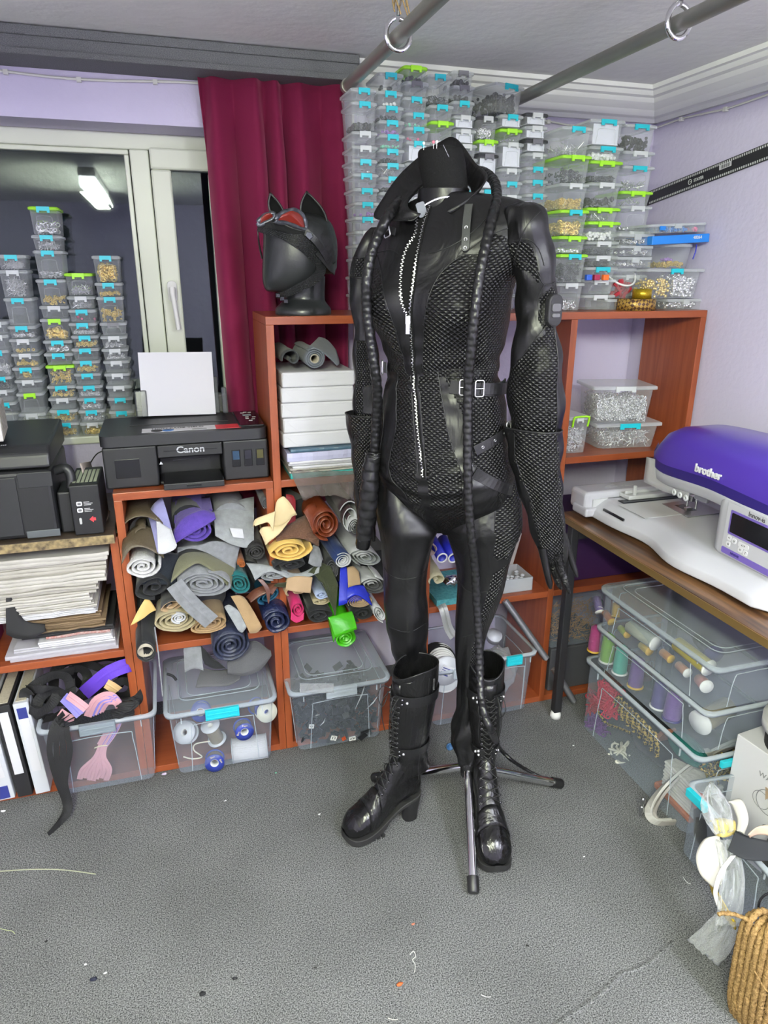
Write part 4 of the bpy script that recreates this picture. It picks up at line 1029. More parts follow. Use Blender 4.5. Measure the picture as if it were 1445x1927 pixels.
    q = MB(); p = sh(1.95, sh_h-.03, .006); p2 = sh(-1.95, sh_h-.03, .006)
    for pp in (p, p2): q.cbox(pp, (.006, .004, .012)); q.cbox(pp+Vector((0, 0, -.018)), (.005, .003, .022))
    q.build('zip_puller', STEEL, t); return t
GUNB = mat('dark_stud', (.18, .18, .19), .25, 1)
boot('black lace-up block-heel boot standing side on at the left of the tripod', (.560, 1.545), (.352, 1.508), (-.012, .006))
boot('black lace-up block-heel boot pointing forward beside the chrome tripod leg', (.752, 1.497), (.706, 1.282), (-.01, -.006), wide=.11, nar=.095)

# ------------------------------------------------------------------ head mannequin and the cowl it wears
hp0 = Vector((.397, 2.03, 1.3835)); hang = atan2(-(.72), -.70)      # facing direction towards lower left
HEADM = mat('matt_black_mannequin', (.020, .022, .023), .30, bump=.1, bscale=90)
head = T('head_mannequin', 'faceless black display head on the cabinet top by the curtain', 'mannequin head', hp0)
hv = Vector((hp0.x, hp0.y, 0)).normalized(); hp_ = Vector((hv.y, -hv.x, 0)); HD = sqrt(hp0.x**2+hp0.y**2)
def hpt(px, py, off=0):
    d = ray(px, py); kk = (HD+off)/(d.x*hv.x+d.y*hv.y); return CAM+d*kk-hp0
def loftpx(rows, n, rat, off=0, sq=1.0):
    R = []
    for y, xl, xr in [tuple(v) for v in spline(rows, 4)]:
        a, b = hpt(xl, y, off), hpt(xr, y, off); c = (a+b)/2; r = (b-a).length/2
        R.append([c+hp_*(r*(abs(cos(t))**sq)*(1 if cos(t) > 0 else -1))-hv*(r*rat*(abs(sin(t))**sq)*(1 if sin(t) > 0 else -1)) for t in [2*pi*k/n for k in range(n)]])
    return R
q = MB(); q.rings(loftpx([(596, 522, 620), (590, 518, 623), (580, 519, 622), (572, 526, 616), (566, 532, 612), (560, 536, 611), (545, 535, 611), (520, 540, 612)], 40, .95)[::-1]); q.build('neck_base', HEADM, head)
q = MB(); q.rings(loftpx([(412, 530, 585), (416, 508, 606), (426, 499, 618), (440, 496, 622), (470, 495, 622), (500, 494, 618), (525, 494, 606), (540, 497, 590), (547, 502, 575), (549, 512, 560)], 56, 1.0, 0, .82)[::-1]); q.build('face_block', HEADM, head)
cowl = T('cat_ear_cowl', 'black leather cat-eared cowl with red goggles on the display head', 'mask', hp0)
COWL = leather('cowl_leather', rough=.38, bumps=.25, wscale=25, base=(.014, .015, .015)); COWQ = leather('cowl_mesh_leather', True, cell=.007, bumps=.1, base=(.02, .021, .023))
# crown shell: from brow edge over the back
def skin(A, B, n=10, bulge=.0):
    A = [Vector(p) for p in spline(A, 6)]; B = [Vector(p) for p in spline(B, 6)]; R = []
    cc = sum(A, Vector())/len(A)
    for a, b in zip(A, B):
        row = []
        for j in range(n+1):
            t = j/n; p = a.lerp(b, t); o = (p-Vector((0, 0, .16)))
            o.z *= .6; p = p+o.normalized()*bulge*sin(pi*t); row.append(p)
        R.append(row)
    return R
crown = loftpx([(401, 560, 580), (404, 535, 597), (410, 516, 612), (420, 503, 622), (430, 498, 627), (440, 496, 630), (452, 500, 633), (470, 520, 634), (490, 548, 633), (505, 566, 632), (515, 585, 625)], 56, 1.0, .012, .9)
q = MB(); RR = []
for i, r in enumerate(crown):
    # the face opening: pull rings behind the brow line back
    RR.append(r)
n_ = 56; fs = []; vs = [p for r in RR for p in r]
for i in range(len(RR)-1):
    for j in range(n_):
        k2 = (j+1) % n_; fs.append((i*n_+j, (i+1)*n_+j, (i+1)*n_+k2, i*n_+k2))
q.add(vs, fs, 0, True); q.add(RR[0], [tuple(range(n_))], 0); q.build('hood', COWL, cowl, solid=.003)
# cheek band from brow to jaw, chin strap
def ribbon(pts, w, th=.003, name='strap', m=None, n0=None):
    q = MB(); P = [Vector(p) for p in spline(pts, 8)]; R = []; L = len(P); cen = Vector((0, 0, .14))
    for i, p in enumerate(P):
        t = (P[min(i+1, L-1)]-P[max(i-1, 0)]).normalized(); o = (p-cen); o.z *= .3; o.normalize(); s = t.cross(o).normalized(); n = s.cross(t)
        if n.dot(o) < 0: n = -n
        ww = w(i/(L-1)) if callable(w) else w
        R.append([p+s*ww/2, p+s*ww/2+n*th, p-s*ww/2+n*th, p-s*ww/2])
    fs = []; vs = [v for r in R for v in r]; uv = []
    for i in range(L-1):
        for j in range(4):
            k = (j+1) % 4; fs.append((4*i+j, 4*i+k, 4*i+4+k, 4*i+4+j)); u = i*.006; uv.append([(u, 0 if j != 1 else .0), (u, w(i/(L-1)) if callable(w) else w), (u+.006, w(i/(L-1)) if callable(w) else w), (u+.006, 0)])
    q.add(vs, fs, 0, False, uv); q.add(R[0], [(0, 1, 2, 3)], 0); q.add(R[-1], [(3, 2, 1, 0)], 0)
    return q.build(name, m or COWL, cowl)
def H(l): return [tuple(hpt(x, y, o)) for x, y, o in l]
ribbon(H([(487, 428, -.02), (505, 431, -.075), (535, 438, -.10), (565, 455, -.105), (585, 475, -.095), (602, 498, -.07)]), lambda t: .020+.016*sin(pi*t), .004, 'cheek_band', COWQ)
ribbon(H([(486, 432, .0), (487, 445, .0), (489, 462, .01), (494, 486, .02)]), .010, .003, 'temple_edge')
ribbon(H([(602, 498, -.07), (602, 512, -.08), (588, 528, -.09), (560, 543, -.085), (540, 552, -.06), (524, 556, -.02)]), lambda t: lerp(.030, .014, t), .004, 'jaw_band', COWQ)
ribbon(H([(574, 436, -.10), (592, 452, -.10), (608, 475, -.09), (620, 500, -.06), (628, 512, -.02)]), .017, .004, 'goggle_strap', BELT)
ribbon(H([(598, 472, -.095), (612, 490, -.08), (624, 505, -.05), (630, 500, -.01)]), .022, .003, 'rear_fold')
q = MB(); 
for (x, y) in ((523, 556), (531, 562), (538, 567)): q.cbox(hpt(x, y, -.06), (.012, .006, .012))
q.build('chin_buckle', BLACKG, cowl, bevel=.002)
# goggles: two tilted frames with red lenses
GFR = mat('painted_pewter', (.17, .18, .21), .32, .6, nscale=60, ncol=(.06, .065, .08))
RED = mat('red_lens', (.22, .022, .014), .28, coat=.3)
for nm, pts, off in (('near', [(518, 414), (525, 405), (541, 397), (556, 396), (568, 404), (574, 416), (575, 432), (560, 428), (540, 420), (523, 418)], -.112), ('far', [(485, 419), (491, 411), (502, 404), (514, 402), (517, 407), (512, 413), (500, 419), (489, 424)], -.075)):
    P = [Vector(p) for p in H([(x, y, off+.0008*(x-540)*(1 if nm == 'near' else 0)) for x, y in pts])]; P2 = [Vector(p) for p in spline(P+[P[0]], 4)]
    MB().tube(P2, [.0052+.0015*abs(sin(i*.7)) for i in range(len(P2))], 8, cap=False).build('goggle_frame', GFR, cowl)
    c = sum(P2, Vector())/len(P2); R = []
    for j in range(6):
        f = 1-j/5.0; R.append([c+(p-c)*max(f, .02)+(-hv*.010+Vector((0, 0, .010)))*(1-f*f) for p in P2[:-1]])
    MB().rings(R, cap=False).build('lens', RED, cowl)
# brow mask under goggles
q = MB(); q.rings(sheet(H([(486, 426, -.03), (505, 418, -.10), (530, 420, -.115), (555, 430, -.118), (574, 434, -.11)]), H([(487, 430, -.02), (506, 431, -.078), (530, 436, -.10), (545, 440, -.105), (570, 452, -.10)]), 6), cap=False, closed=False); q.build('brow_mask', COWL, cowl, solid=.003)
q = MB(); q.prism([(-.008, -.006), (.008, -.008), (.010, .004), (0, .009), (-.010, .003)], -.003, .003, M=Matrix.Translation(hpt(582, 443, -.108)) @ Matrix.Rotation(-.5, 4, 'Z') @ Matrix.Rotation(.7, 4, 'Y')); q.build('strap_badge', GFR, cowl, bevel=.001)
# ears: hollow horns open to the front
def ear(base0, base1, tip, off, back, outer):
    b0, b1, tp = Vector(hpt(*base0, off)), Vector(hpt(*base1, off)), Vector(hpt(*tip, off))
    nrm = hv*1.0+Vector((0, 0, .1)); R = []
    for i in range(13):
        t = i/12; e = 1-t**1.7
        l = b0.lerp(tp, t)+(-hp_*.006*sin(pi*t)); r = b1.lerp(tp, t)+(hp_*outer*sin(pi*t)); c = (l+r)/2; row = []
        for j in range(13):
            a = pi*j/12; row.append(c+(l-r)/2*cos(a)+nrm*back*sin(a)*e)
        R.append(row)
    q = MB(); q.rings(R, cap=False, closed=False); q.build('ear', COWL, cowl, solid=.0055)
    q = MB(); q.rings([[p*1.0+hv*.008 for p in (r[0].lerp(r[-1], s) for s in [i/6 for i in range(7)])] for r in R], cap=False, closed=False); q.build('ear_lining', MESH, cowl)
ear((510, 402), (536, 402), (509, 364), -.02, .035, .004)
ear((566, 402), (606, 450), (577, 361), -.035, .085, .030)
# ------------------------------------------------------------------ front printer
prt = T('printer', 'black ink-tank printer on the cabinet with white paper in its rear feed', 'printer', (.030, 1.975, .9255))
BK = mat('printer_black', (.010, .0105, .012), .40, bump=.2, bscale=1500); BK2 = mat('printer_dark_grey', (.020, .021, .023), .42)
def rbox(q, x0, x1, y0, y1, z0, z1, r, mi=0, n=4, inset=0):
    P = [(x+(x0+x1)/2, y+(y0+y1)/2) for x, y in rrect(x1-x0, y1-y0, r, n)]
    return q.rings([[(x, y, z0) for x, y in P], [(x, y, z1) for x, y in P]], True, mi, True)
q = MB(); q.box(-.222, -.080, .012, .29, 0, .118); q.box(.098, .226, .012, .29, 0, .118); q.box(-.080, .098, .10, .29, 0, .118); q.box(-.080, .098, .012, .10, .078, .118); q.box(-.080, .098, .02, .1, 0, .012)
q.build('printer_body', BK, prt, bevel=.006, seg=3)
q = MB(); q.box(-.078, .096, .006, .014, .082, .116); q.build('front_flap', BK, prt, bevel=.002)
q = MB(); rbox(q, -.226, .226, .004, .27, .120, .150, .028, n=6); q.build('scanner_lid', BK2, prt, bevel=.004)
q = MB(); q.box(-.150, .128, .135, .268, .150, .1515); q.build('paper_feed_cover', BK, prt, bevel=.001)
q = MB(); q.box(.150, .222, .03, .25, .149, .156); cp = q.build('control_panel', BLACKG, prt, bevel=.005)
q = MB(); q.box(.175, .200, .17, .19, .156, .1568); q.build('display', mat('lcd_grey', (.30, .38, .42), .3), cp)
for i, (bx, by) in enumerate(((.172, .21), (.182, .22), (.195, .215), (.18, .145), (.20, .14), (.178, .12), (.195, .11), (.185, .09))):
    MB().box(bx, bx+.010, by, by+.007, .156, .1567).build('button', mat('button_white', (.7, .72, .72), .4), cp)
q = MB(); q.box(-.062, .082, .004, .0062, .0995, .101); q.box(-.04, .06, .0035, .0055, .072, .076); q.build('flap_groove', BLACKG, prt)
for x0, x1, nm in ((-.193, -.128, 'ink window'),):
    MB().box(x0, x1, .010, .0125, .030, .084).build('ink_window', BLACKG, prt, bevel=.002)
for i, c in enumerate(((.02, .05, .10), (.02, .02, .03), (.07, .065, .02))):
    x = .122+i*.034; q = MB(); q.box(x, x+.024, .0095, .0125, .040, .090); w_ = q.build('ink_window', BLACKG, prt, bevel=.002)
    MB().box(x+.003, x+.021, .0088, .0096, .062, .087).build('ink_level', mat(f'ink_tint{i}', c, .2), w_)
q = MB(); q.box(-.070, .092, -.055, .09, .006, .018); q.box(-.070, .092, -.058, -.053, .006, .024); q.build('output_tray', BK, prt, bevel=.003)
q = MB(); q.box(-.010, .03, -.059, -.056, .012, .020); q.build('tray_latch', BLACKG, prt, bevel=.001)
text('brand_lettering', 'Canon', .026, Matrix.Translation((.010, .0055, .101)) @ FRONT, mat('letter_silver', (.50, .51, .53), .4), prt, bold=True, sx=1.1)
st = MB(); st.box(-.115, .155, .03, .082, .1502, .1507); stk = st.build('sticker', PAPER, prt)
MB().box(.085, .155, .0298, .0822, .1503, .1509).build('red_field', mat('sticker_red', (.62, .03, .04), .5), stk)
q = MB(); frame(q, -.115, .085, .030, .062, 0, .0002, .0012)
TOPM = Matrix.Translation((-.018, .070, .1512))
text('sticker_lettering', 'HIGH PAGE YIELD', .017, TOPM, mat('ink_black', (.02, .02, .02), .6), stk, ext=.0001, bold=True, sx=1.05)
for bx in (-.075, -.045): q = MB(); q.lathe([(.0001, 0), (.016, 0), (.016, .0004), (.0001, .0005)], 20, (bx, .047, .1507)); o_ = q.build('sticker_oval', mat('ink_black', (.02, .02, .02), .6) if bx < -.06 else mat('ink_blue', (.05, .15, .4), .6), stk); 
MB().box(.020, .060, .036, .048, .1507, .1510).build('sticker_picture', mat('pic_grey', (.25, .27, .26), .6), stk)
q = MB(); q.prism([(-.005, -.004), (.005, -.004), (0, .005)], -.0005, 0, M=Matrix.Translation((-.072, .0055, .068))); q.build('warning_mark', mat('letter_silver', (.50, .51, .53), .4), prt)
SMK = plastic('smoked_clear_plastic', (.10, .11, .12), .55, .3)
q = MB(); q.box(-.125, .105, 0, .004, 0, .115); q.xf(Matrix.Translation((.01, .262, .150)) @ Matrix.Rotation(-.30, 4, 'X')).build('paper_support', SMK, prt, bevel=.002)
for a, b in ((-.133, -.098), (.122, .137)): MB().box(a, b, -.03, 0, 0, .08).xf(Matrix.Translation((.0, .258, .150)) @ Matrix.Rotation(-.2, 4, 'X')).build('paper_guide', SMK, prt, bevel=.004)
t = T('paper_stack', 'white blank paper sheets standing in the rear feed of the front printer', 'paper', (.022, 2.205, 1.082))
q = MB(); q.box(-.1075, .1075, 0, .007, 0, .190); q.xf(Matrix.Rotation(-.28, 4, 'X') @ Matrix.Rotation(.02, 4, 'Y')).build('sheets', PAPER, t)

# ------------------------------------------------------------------ left printer with side ink tank
lp = T('printer', 'dark office printer with a side ink tank, cut by the left picture edge', 'printer', (-.50, 1.925, .8268))
q = MB(); q.box(-.25, .185, 0, .30, 0, .185); q.build('printer_body', BK, lp, bevel=.012, seg=3)
q = MB(); q.prism([(-.002, .19), (.006, .225), (.03, .245), (.30, .262), (.30, .19)], -.25, .188, axis='x'); q.build('scanner_lid', BK2, lp, bevel=.008, seg=3)
q = MB(); q.box(-.25, .10, -.004, .0, .012, .17); q.build('front_cover', BK2, lp, bevel=.003)
MB().box(.105, .186, -.003, 0, .140, .180).build('corner_panel', BK2, lp, bevel=.002)
MB().box(.105, .186, -.003, 0, .002, .022).build('corner_panel', mat('printer_grey', (.09, .10, .11), .45), lp, bevel=.002)
text('model_lettering', 'L1300', .009, Matrix.Translation((.075, .035, .2475)) @ Matrix.Rotation(.09, 4, 'X'), mat('letter_silver', (.50, .51, .53), .4), lp)
q = MB(); q.tube(spline([(.187, .06, .165), (.215, .05, .172), (.225, .045, .15), (.222, .04, .12)], 5), .013, 10); q.build('side_lever', BK2, lp)
MB().box(.187, .222, .02, .14, 0, .115).build('tank_bracket', BK, lp, bevel=.005)
tk = T('ink_tank_unit', 'black ink tank box with white icons and a red arrow beside the left printer', 'ink tank', (-.277, 1.915, .8268))
q = MB(); q.box(0, .072, 0, .19, 0, .138); q.build('tank_case', BK, tk, bevel=.003)
lb = MB()
for k in range(6): lb.box(.006+k*.0105, .0135+k*.0105, .03, .16, .138, .1384)
lb.build('striped_label', mat('label_lime_grey', (.42, .46, .32), .6), tk)
for z in (.088, .070):
    q = MB(); q.prism([(x+.020, zz+z) for x, zz in rrect(.014, .012, .003)], -.0006, 0); q.build('icon', PAPER, tk)
    q = MB(); q.prism([(x+.020, zz+z) for x, zz in rrect(.009, .006, .003)], -.0009, -.0006); q.build('icon_mark', mat('icon_grey', (.15, .15, .16), .5), tk)
    tl = MB()
    for k in range(3): tl.box(.031, .031+(.014, .022, .018)[k], -.0006, 0, z+.003-k*.004, z+.0048-k*.004)
    tl.build('icon_text', mat('label_text_grey', (.5, .5, .5), .6), tk)
q = MB(); q.prism([(.040, .043), (.050, .052), (.050, .047), (.056, .047), (.056, .039), (.050, .039), (.050, .034)], -.0006, 0); q.build('red_arrow', mat('arrow_red', (.6, .04, .05), .5), tk)
q = MB(); q.prism([(x+.018, z+.040) for x, z in rrect(.006, .018, .003)], -.0006, 0); q.build('icon', mat('icon_pale', (.5, .5, .5), .5), tk)
cb = T('carton', 'small white carton lying on top of the left printer', 'box', (-.47, 1.965, 1.094))
q = MB(); q.box(-.10, .055, -.06, .10, 0, .085); q.xf(Matrix.Rotation(.12, 4, 'Z')).build('carton_body', mat('carton_white', (.62, .60, .58), .8, nscale=30, ncol=(.5, .48, .46)), cb, bevel=.002)
q = MB(); q.box(.0555, .0562, -.052, .10, .004, .082); q.xf(Matrix.Rotation(.12, 4, 'Z')).build('printed_side', mat('carton_print', (.30, .26, .18), .7, nscale=120, ncol=(.62, .60, .55)), cb)
q = MB(); q.box(-.10, .053, -.09, -.058, .078, .083); q.xf(Matrix.Rotation(.12, 4, 'Z')).build('carton_flap', mat('carton_white', (.62, .60, .58), .8), cb)
t = T('curled_paper', 'curled strip of cream paper between the ink tank and front printer', 'paper', (0, 0, 0))
A = [(.192-.36, 2.03, .99)]; 
A = [tuple(at(x, y, Y)) for x, y, Y in ((150, 872, 2.06), (158, 900, 2.03), (162, 940, 2.0), (175, 975, 1.98), (200, 990, 1.99), (212, 992, 2.06))]
B = [tuple(at(x, y, Y)) for x, y, Y in ((170, 868, 2.20), (176, 890, 2.18), (182, 920, 2.14), (192, 945, 2.10), (205, 960, 2.10), (211, 965, 2.14))]
q = MB(); q.rings(sheet(A, B, 6), cap=False, closed=False); q.build('paper_strip', mat('cream_paper', (.66, .56, .50), .75), t, solid=.0008)
t = T('power_cable', 'thin black cable behind the two printers', 'cable', (-.26, 2.24, .93)); MB().tube(spline([(0, 0, 0), (.03, 0, .04), (.07, .0, .05), (.10, .01, .045)], 6), .002, 6).build('cord', BLACKP, t)

# ------------------------------------------------------------------ paper goods
def slab(nm, label, cat, x0, x1, y0, y1, z0, z1, m, seed=0, wav=.003, leaves=1, rot=0, m2=None, group=None, dent=.004, nx=14):
    """a folded stack: several wavy leaves"""
    rnd = random.Random(seed); t = T(nm, label, cat, ((x0+x1)/2, (y0+y1)/2, z0), rot, group); w = x1-x0; d = y1-y0; H = z1-z0
    for L in range(leaves):
        a = L/leaves*H; b = (L+1)/leaves*H-.0004; ox = rnd.uniform(-1, 1)*dent; oy = rnd.uniform(-1, 1)*dent; R = []
        for i in range(nx+1):
            u = i/nx; x = lerp(-w/2, w/2, u)+ox; row = []
            f = lambda y: wav*(mnoise.noise(Vector((x*14, y*14, seed*3.1)))+.5)*min(1, a/H+.15 if leaves > 1 else 1)
            pinch = 1-.6*exp(-((u-0)/.05)**2)*0
            y_0, y_1 = -d/2+oy+dent*mnoise.noise(Vector((x*30, L, seed))), d/2+oy
            row = [(x, y_0, a+f(y_0)), (x, y_1, a+f(y_1)), (x, y_1, b+f(y_1)), (x, y_0, b+f(y_0)), (x, y_0-.0015, (a+b)/2+f(y_0))]
            R.append(row)
        q = MB(); q.rings(R, True, 0, False); q.build('leaf' if leaves > 1 else 'sheet', m2 if (m2 and L % 2) else m, t)
    return t
def atb(y, Y, x=100): return at(x, y, Y).z
pat = mat('pattern_paper', (.46, .44, .40), .85, nscale=6, ncol=(.36, .34, .30)); pat2 = mat('pattern_paper_pale', (.56, .54, .50), .85, nscale=8, ncol=(.44, .42, .38))
kraft = mat('kraft_paper', (.22, .15, .085), .85, nscale=10, ncol=(.15, .10, .055)); CLF = plastic('clear_folder', (.75, .74, .80), .55, .35)
LX0, LX1 = -.66, -.205; z = .4485
prow = [('plastic_folder', 'clear plastic folder at the very bottom of the paper pile', 'folder', CLF, .012, 1, -.50, -.212), ('plastic_folder', 'clear plastic folder second from the bottom of the paper pile', 'folder', CLF, .012, 1, -.51, -.218),
        ('plastic_folder', 'clear plastic folder third from the bottom of the paper pile', 'folder', CLF, .012, 2, -.49, -.222), ('printed_booklet', 'white booklet resting on the clear folders in the paper pile', 'booklet', PAPER, .018, 3, -.42, -.225),
        ('grid_paper', 'red grid paper sheet folded above the white booklet', 'paper', mat('grid_red', (.52, .40, .38), .8, nscale=150, ncol=(.35, .12, .10)), .008, 1, -.40, -.23), ('black_folder', 'black fabric folder in the middle of the paper pile', 'folder', mat('black_cloth', (.015, .015, .017), .8), .018, 2, -.46, -.215),
        ('kraft_pattern', 'lower bundle of brown kraft sewing patterns', 'paper', kraft, .024, 4, -.47, -.24), ('kraft_pattern', 'upper bundle of brown kraft sewing patterns with torn edge', 'paper', kraft, .018, 3, -.46, -.25),
        ('printed_sheets', 'white printed sheets above the brown kraft patterns', 'paper', PAPER, .016, 4, -.52, -.26), ('printed_sheets', 'upper white printed sheets with yellowed layer below the grey patterns', 'paper', pat2, .016, 3, -.54, -.255),
        ('folded_pattern', 'pale folded sewing pattern lowest of the grey-beige patterns', 'paper', pat2, .030, 4, -.60, -.265), ('folded_pattern', 'grey-beige folded sewing pattern second of the loose patterns', 'paper', pat, .032, 4, -.63, -.245), ('folded_pattern', 'wide pale sewing pattern third of the loose patterns', 'paper', pat2, .030, 3, -.61, -.225),
        ('folded_pattern', 'crumpled grey sewing pattern just under the top one', 'paper', pat, .030, 3, -.60, -.215), ('folded_pattern', 'topmost wide grey sewing pattern under the brown board', 'paper', pat2, .024, 2, -.63, -.21)]
for i, (nm, lb_, ct, m_, h, lv, x0, x1) in enumerate(prow):
    slab(nm, lb_, ct, x0, x1, 1.945+random.uniform(0, .02)+(.0 if i > 8 else .01), 2.20, z+.0003, z+h, m_, i+3, .0015 if i < 4 else .006, lv, 0, dent=.006 if i > 4 else .002); z += h+(0 if i < 4 else .0012)
t = T('magenta_folder', 'magenta folder at the left edge of the paper bay', 'folder', (-.60, 2.05, .4485)); q = MB(); q.box(-.07, .045, -.09, .12, 0, .05); q.box(-.07, .05, -.091, .12, .0502, .07, 1); q.build('folder_block', [mat('magenta_card', (.30, .02, .12), .5), PAPER], t, bevel=.002)
t = T('black_pouch', 'black fabric pouch hanging over the left front of the paper pile', 'pouch', (0, 0, 0))
q = MB(); q.rings(sheet([tuple(at(x, y, 1.955)) for x, y in ((12, 1120), (22, 1125), (40, 1165), (84, 1178))], [tuple(at(x, y, 1.94)) for x, y in ((12, 1192), (30, 1200), (60, 1200), (86, 1188))], 6, .004), cap=False, closed=False); q.build('cloth', mat('black_cloth', (.015, .015, .017), .8), t, solid=.012)
# binders in the lower left bay
WB = mat('binder_white', (.60, .62, .66), .4); BB = mat('binder_black', (.02, .02, .022), .45)
def binder(label, x0, x1, h, m_, lab_m, lean=0, stripe=None, name='binder'):
    t = T(name, label, 'binder', ((x0+x1)/2, 1.925, .0235)); w = x1-x0; Mx = Matrix.Rotation(lean, 4, 'Y')
    q = MB(); q.box(-w/2, w/2, 0, .24, 0, h, M=Mx); q.build('cover', m_, t, bevel=.002)
    q = MB(); q.box(-w/2*.62, w/2*.62, -.0012, .0, h*.26, h*.92, M=Mx); q.build('spine_label', lab_m, t)
    if stripe: q = MB(); q.box(-w/2*.62, w/2*.62, -.002, 0, stripe[0]*h, stripe[1]*h, M=Mx); q.build('spine_stripe', stripe[2], t)
    q = MB(); q.box(-w/2*.7, w/2*.7, .012, .23, h, h+.002, M=Mx); q.build('pages', mat('page_edges', (.55, .50, .38), .8, nscale=200), t)
NAVYB = mat('navy_print', (.03, .04, .22), .5)
binder('white binder with navy base standing at the far left of the lower bay', -.605, -.548, .30, WB, PAPER, -.05, (.02, .16, NAVYB))
binder('black binder with a long white spine label in the lower left bay', -.540, -.500, .315, BB, PAPER, -.05, (.88, .93, PAPER))
binder('white binder with blue top stripe behind the hanging black tapes', -.492, -.452, .315, WB, PAPER, -.05, (.84, .95, NAVYB))

# ------------------------------------------------------------------ large bins in the bottom row
def big_bin(label, cx, y0, z0, wt, wb, h, dt, lid=True, latch=None, rz=0, m=BIN, rim=BINR, name='storage_bin', lidh=.018, latchside='f', nol=False):
    t = T(name, label, 'storage bin', (cx, y0, z0), rz); db = dt*wb/wt; hb = h-(lidh if lid else 0)
    q = MB(); R = []
    for f, z in ((0, .001), (.06, .006), (1, hb)):
        w = lerp(wb, wt-.02, f); d = lerp(db, dt-.02, f); R.append([(x, y+dt/2, z) for x, y in rrect(w, d, .022, 4)])
    q.rings(R, cap=False, smooth=True); q.add(R[0], [tuple(range(len(R[0])))], 0)
    q.build('bin_body', m, t)
    e = MB()   # moulded arch and corner ribs
    fy = lambda z: dt/2-lerp(db, dt-.02, z/hb)/2-.0006
    P = [(-wb*.36, 0, .004), (-wb*.33, 0, hb*.68), (-wb*.27, 0, hb*.78), (wb*.27, 0, hb*.78), (wb*.33, 0, hb*.68), (wb*.36, 0, .004)]
    e.tube(spline([(x, fy(z), z) for x, _, z in P], 3), .0013, 5)
    for sx in (-1, 1):
        for zz in (.78,): e.box(sx*wt*.36-.0015, sx*wt*.36+.0015, fy(hb*.9)-.004, fy(hb*.9), hb*.84, hb)
        e.tube(spline([(sx*(lerp(wb, wt-.02, z/hb)/2+.0006), y, z) for y, z in ((dt*.2, .004), (dt*.22, hb*.7), (dt*.3, hb*.78), (dt*.7, hb*.78), (dt*.78, hb*.7), (dt*.8, .004))], 3), .0013, 5)
    e.build('moulded_rib', rim, t)
    q = MB(); R = [[(x, y+dt/2, z) for x, y in rrect(wt+2*k, dt+2*k, .026, 4)] for k, z in ((-.010, hb-.004), (0, hb-.012), (.001, hb), (-.008, hb+.001))]
    q.rings(R, cap=False); q.build('rim', rim, t)
    if lid:
        l = MB(); R = [[(x, y+dt/2, z) for x, y in rrect(wt+2*k, dt+2*k, .026, 4)] for k, z in ((.002, hb-.004), (.002, hb+.006), (-.004, hb+.011), (-.022, hb+.011), (-.030, h), (-.045, h), (-.052, h-.005))]
        l.rings(R, cap=False); l.add(R[-1], [tuple(range(len(R[-1])))], 0); lo = l.build('lid', rim if False else LIDM, t)
        g = MB()
        for k, zz in ((-.045, h), (-.07, h-.004)):
            pp = [(x, y+dt/2, zz) for x, y in rrect(wt+2*k, dt+2*k, .03, 4)]; g.tube(pp+[pp[0]], .0014, 5, cap=False)
        g.build('lid_ridge', rim, lo)
    if nol: return t
    lw = wt*.30
    lm_ = {'c': CYAN, None: rim, 'n': rim, 'g': mat('latch_grey_blue', (.22, .26, .30), .4)}[latch]
    q = MB()
    if latchside == 'f':
        q.box(-lw/2, lw/2, -.010, .002, hb-.030, hb+.004); q.box(-lw/2+.004, lw/2-.004, -.013, -.010, hb-.026, hb-.020); q.box(-lw/2+.004, lw/2-.004, -.013, -.010, hb-.012, hb-.006)
    else:
        q.box(-wt/2-.010, -wt/2+.002, dt/2-lw/2, dt/2+lw/2, hb-.030, hb+.004)
    q.build('latch', lm_, t, bevel=.0015); return t
LIDM = plastic('bin_lid_plastic', (.62, .69, .76), .20, .35)
b1 = big_bin('open clear bin overflowing with zipper tapes, left of the bottom row', -.288, 1.868, .0236, .325, .268, .245, .335, lid=False, latch='g')
b2 = big_bin('lidded clear bin of ribbon reels with turquoise latch in the bottom row', .062, 1.868, .0236, .335, .285, .245, .335, latch='c')
b3 = big_bin('lidded clear bin of black buckles left of the standing boot', .432, 1.868, .0236, .332, .275, .250, .335, latch='n')
b4 = big_bin('open clear bin with white discs seen between the boots', .84, 1.868, .0236, .185, .155, .225, .30, lid=False, latch='n')
b5 = big_bin('open clear bin with turquoise latch behind the right boot', 1.035, 1.868, .0236, .19, .155, .24, .30, lid=False, latch='c')

# ribbon-like things
def tape(pts, w, m, nm, label, cat='zipper tape', th=.0012, up=(0, 0, 1), parent=None, twist=None, n=6, group=None):
    q = MB(); P = [Vector(p) for p in spline(pts, n)]; L = len(P); R = []
    for i, p in enumerate(P):
        t = (P[min(i+1, L-1)]-P[max(i-1, 0)]).normalized(); u = Vector(up)
        if twist: u = Matrix.Rotation(twist*i/L, 3, t) @ u
        s = t.cross(u)
        if s.length < 1e-3: s = t.cross(Vector((0, 1, 0)))
        s.normalize(); k = s.cross(t).normalized()
        R.append([p+s*w/2, p+s*w/2+k*th, p+s*w*.12+k*th, p+k*(th+.0012), p-s*w*.12+k*th, p-s*w/2+k*th, p-s*w/2])
    q.rings(R, True, 0, False); o = q.build(nm, m, parent)
    if label: tag(o, label, cat, group)
    return o
ZB = mat('black_zipper_tape', (.012, .012, .014), .75, bump=.5, bscale=500); ZP = mat('pink_zipper_tape', (.62, .33, .38), .8, bump=.4, bscale=500); ZV = mat('purple_zipper_tape', (.11, .04, .50), .7, bump=.3, bscale=500); ZL_ = mat('lilac_zipper_tape', (.22, .20, .60), .7)
def A1(l, m_=None): return [tuple(at(x, y, Y)) for x, y, Y in l]
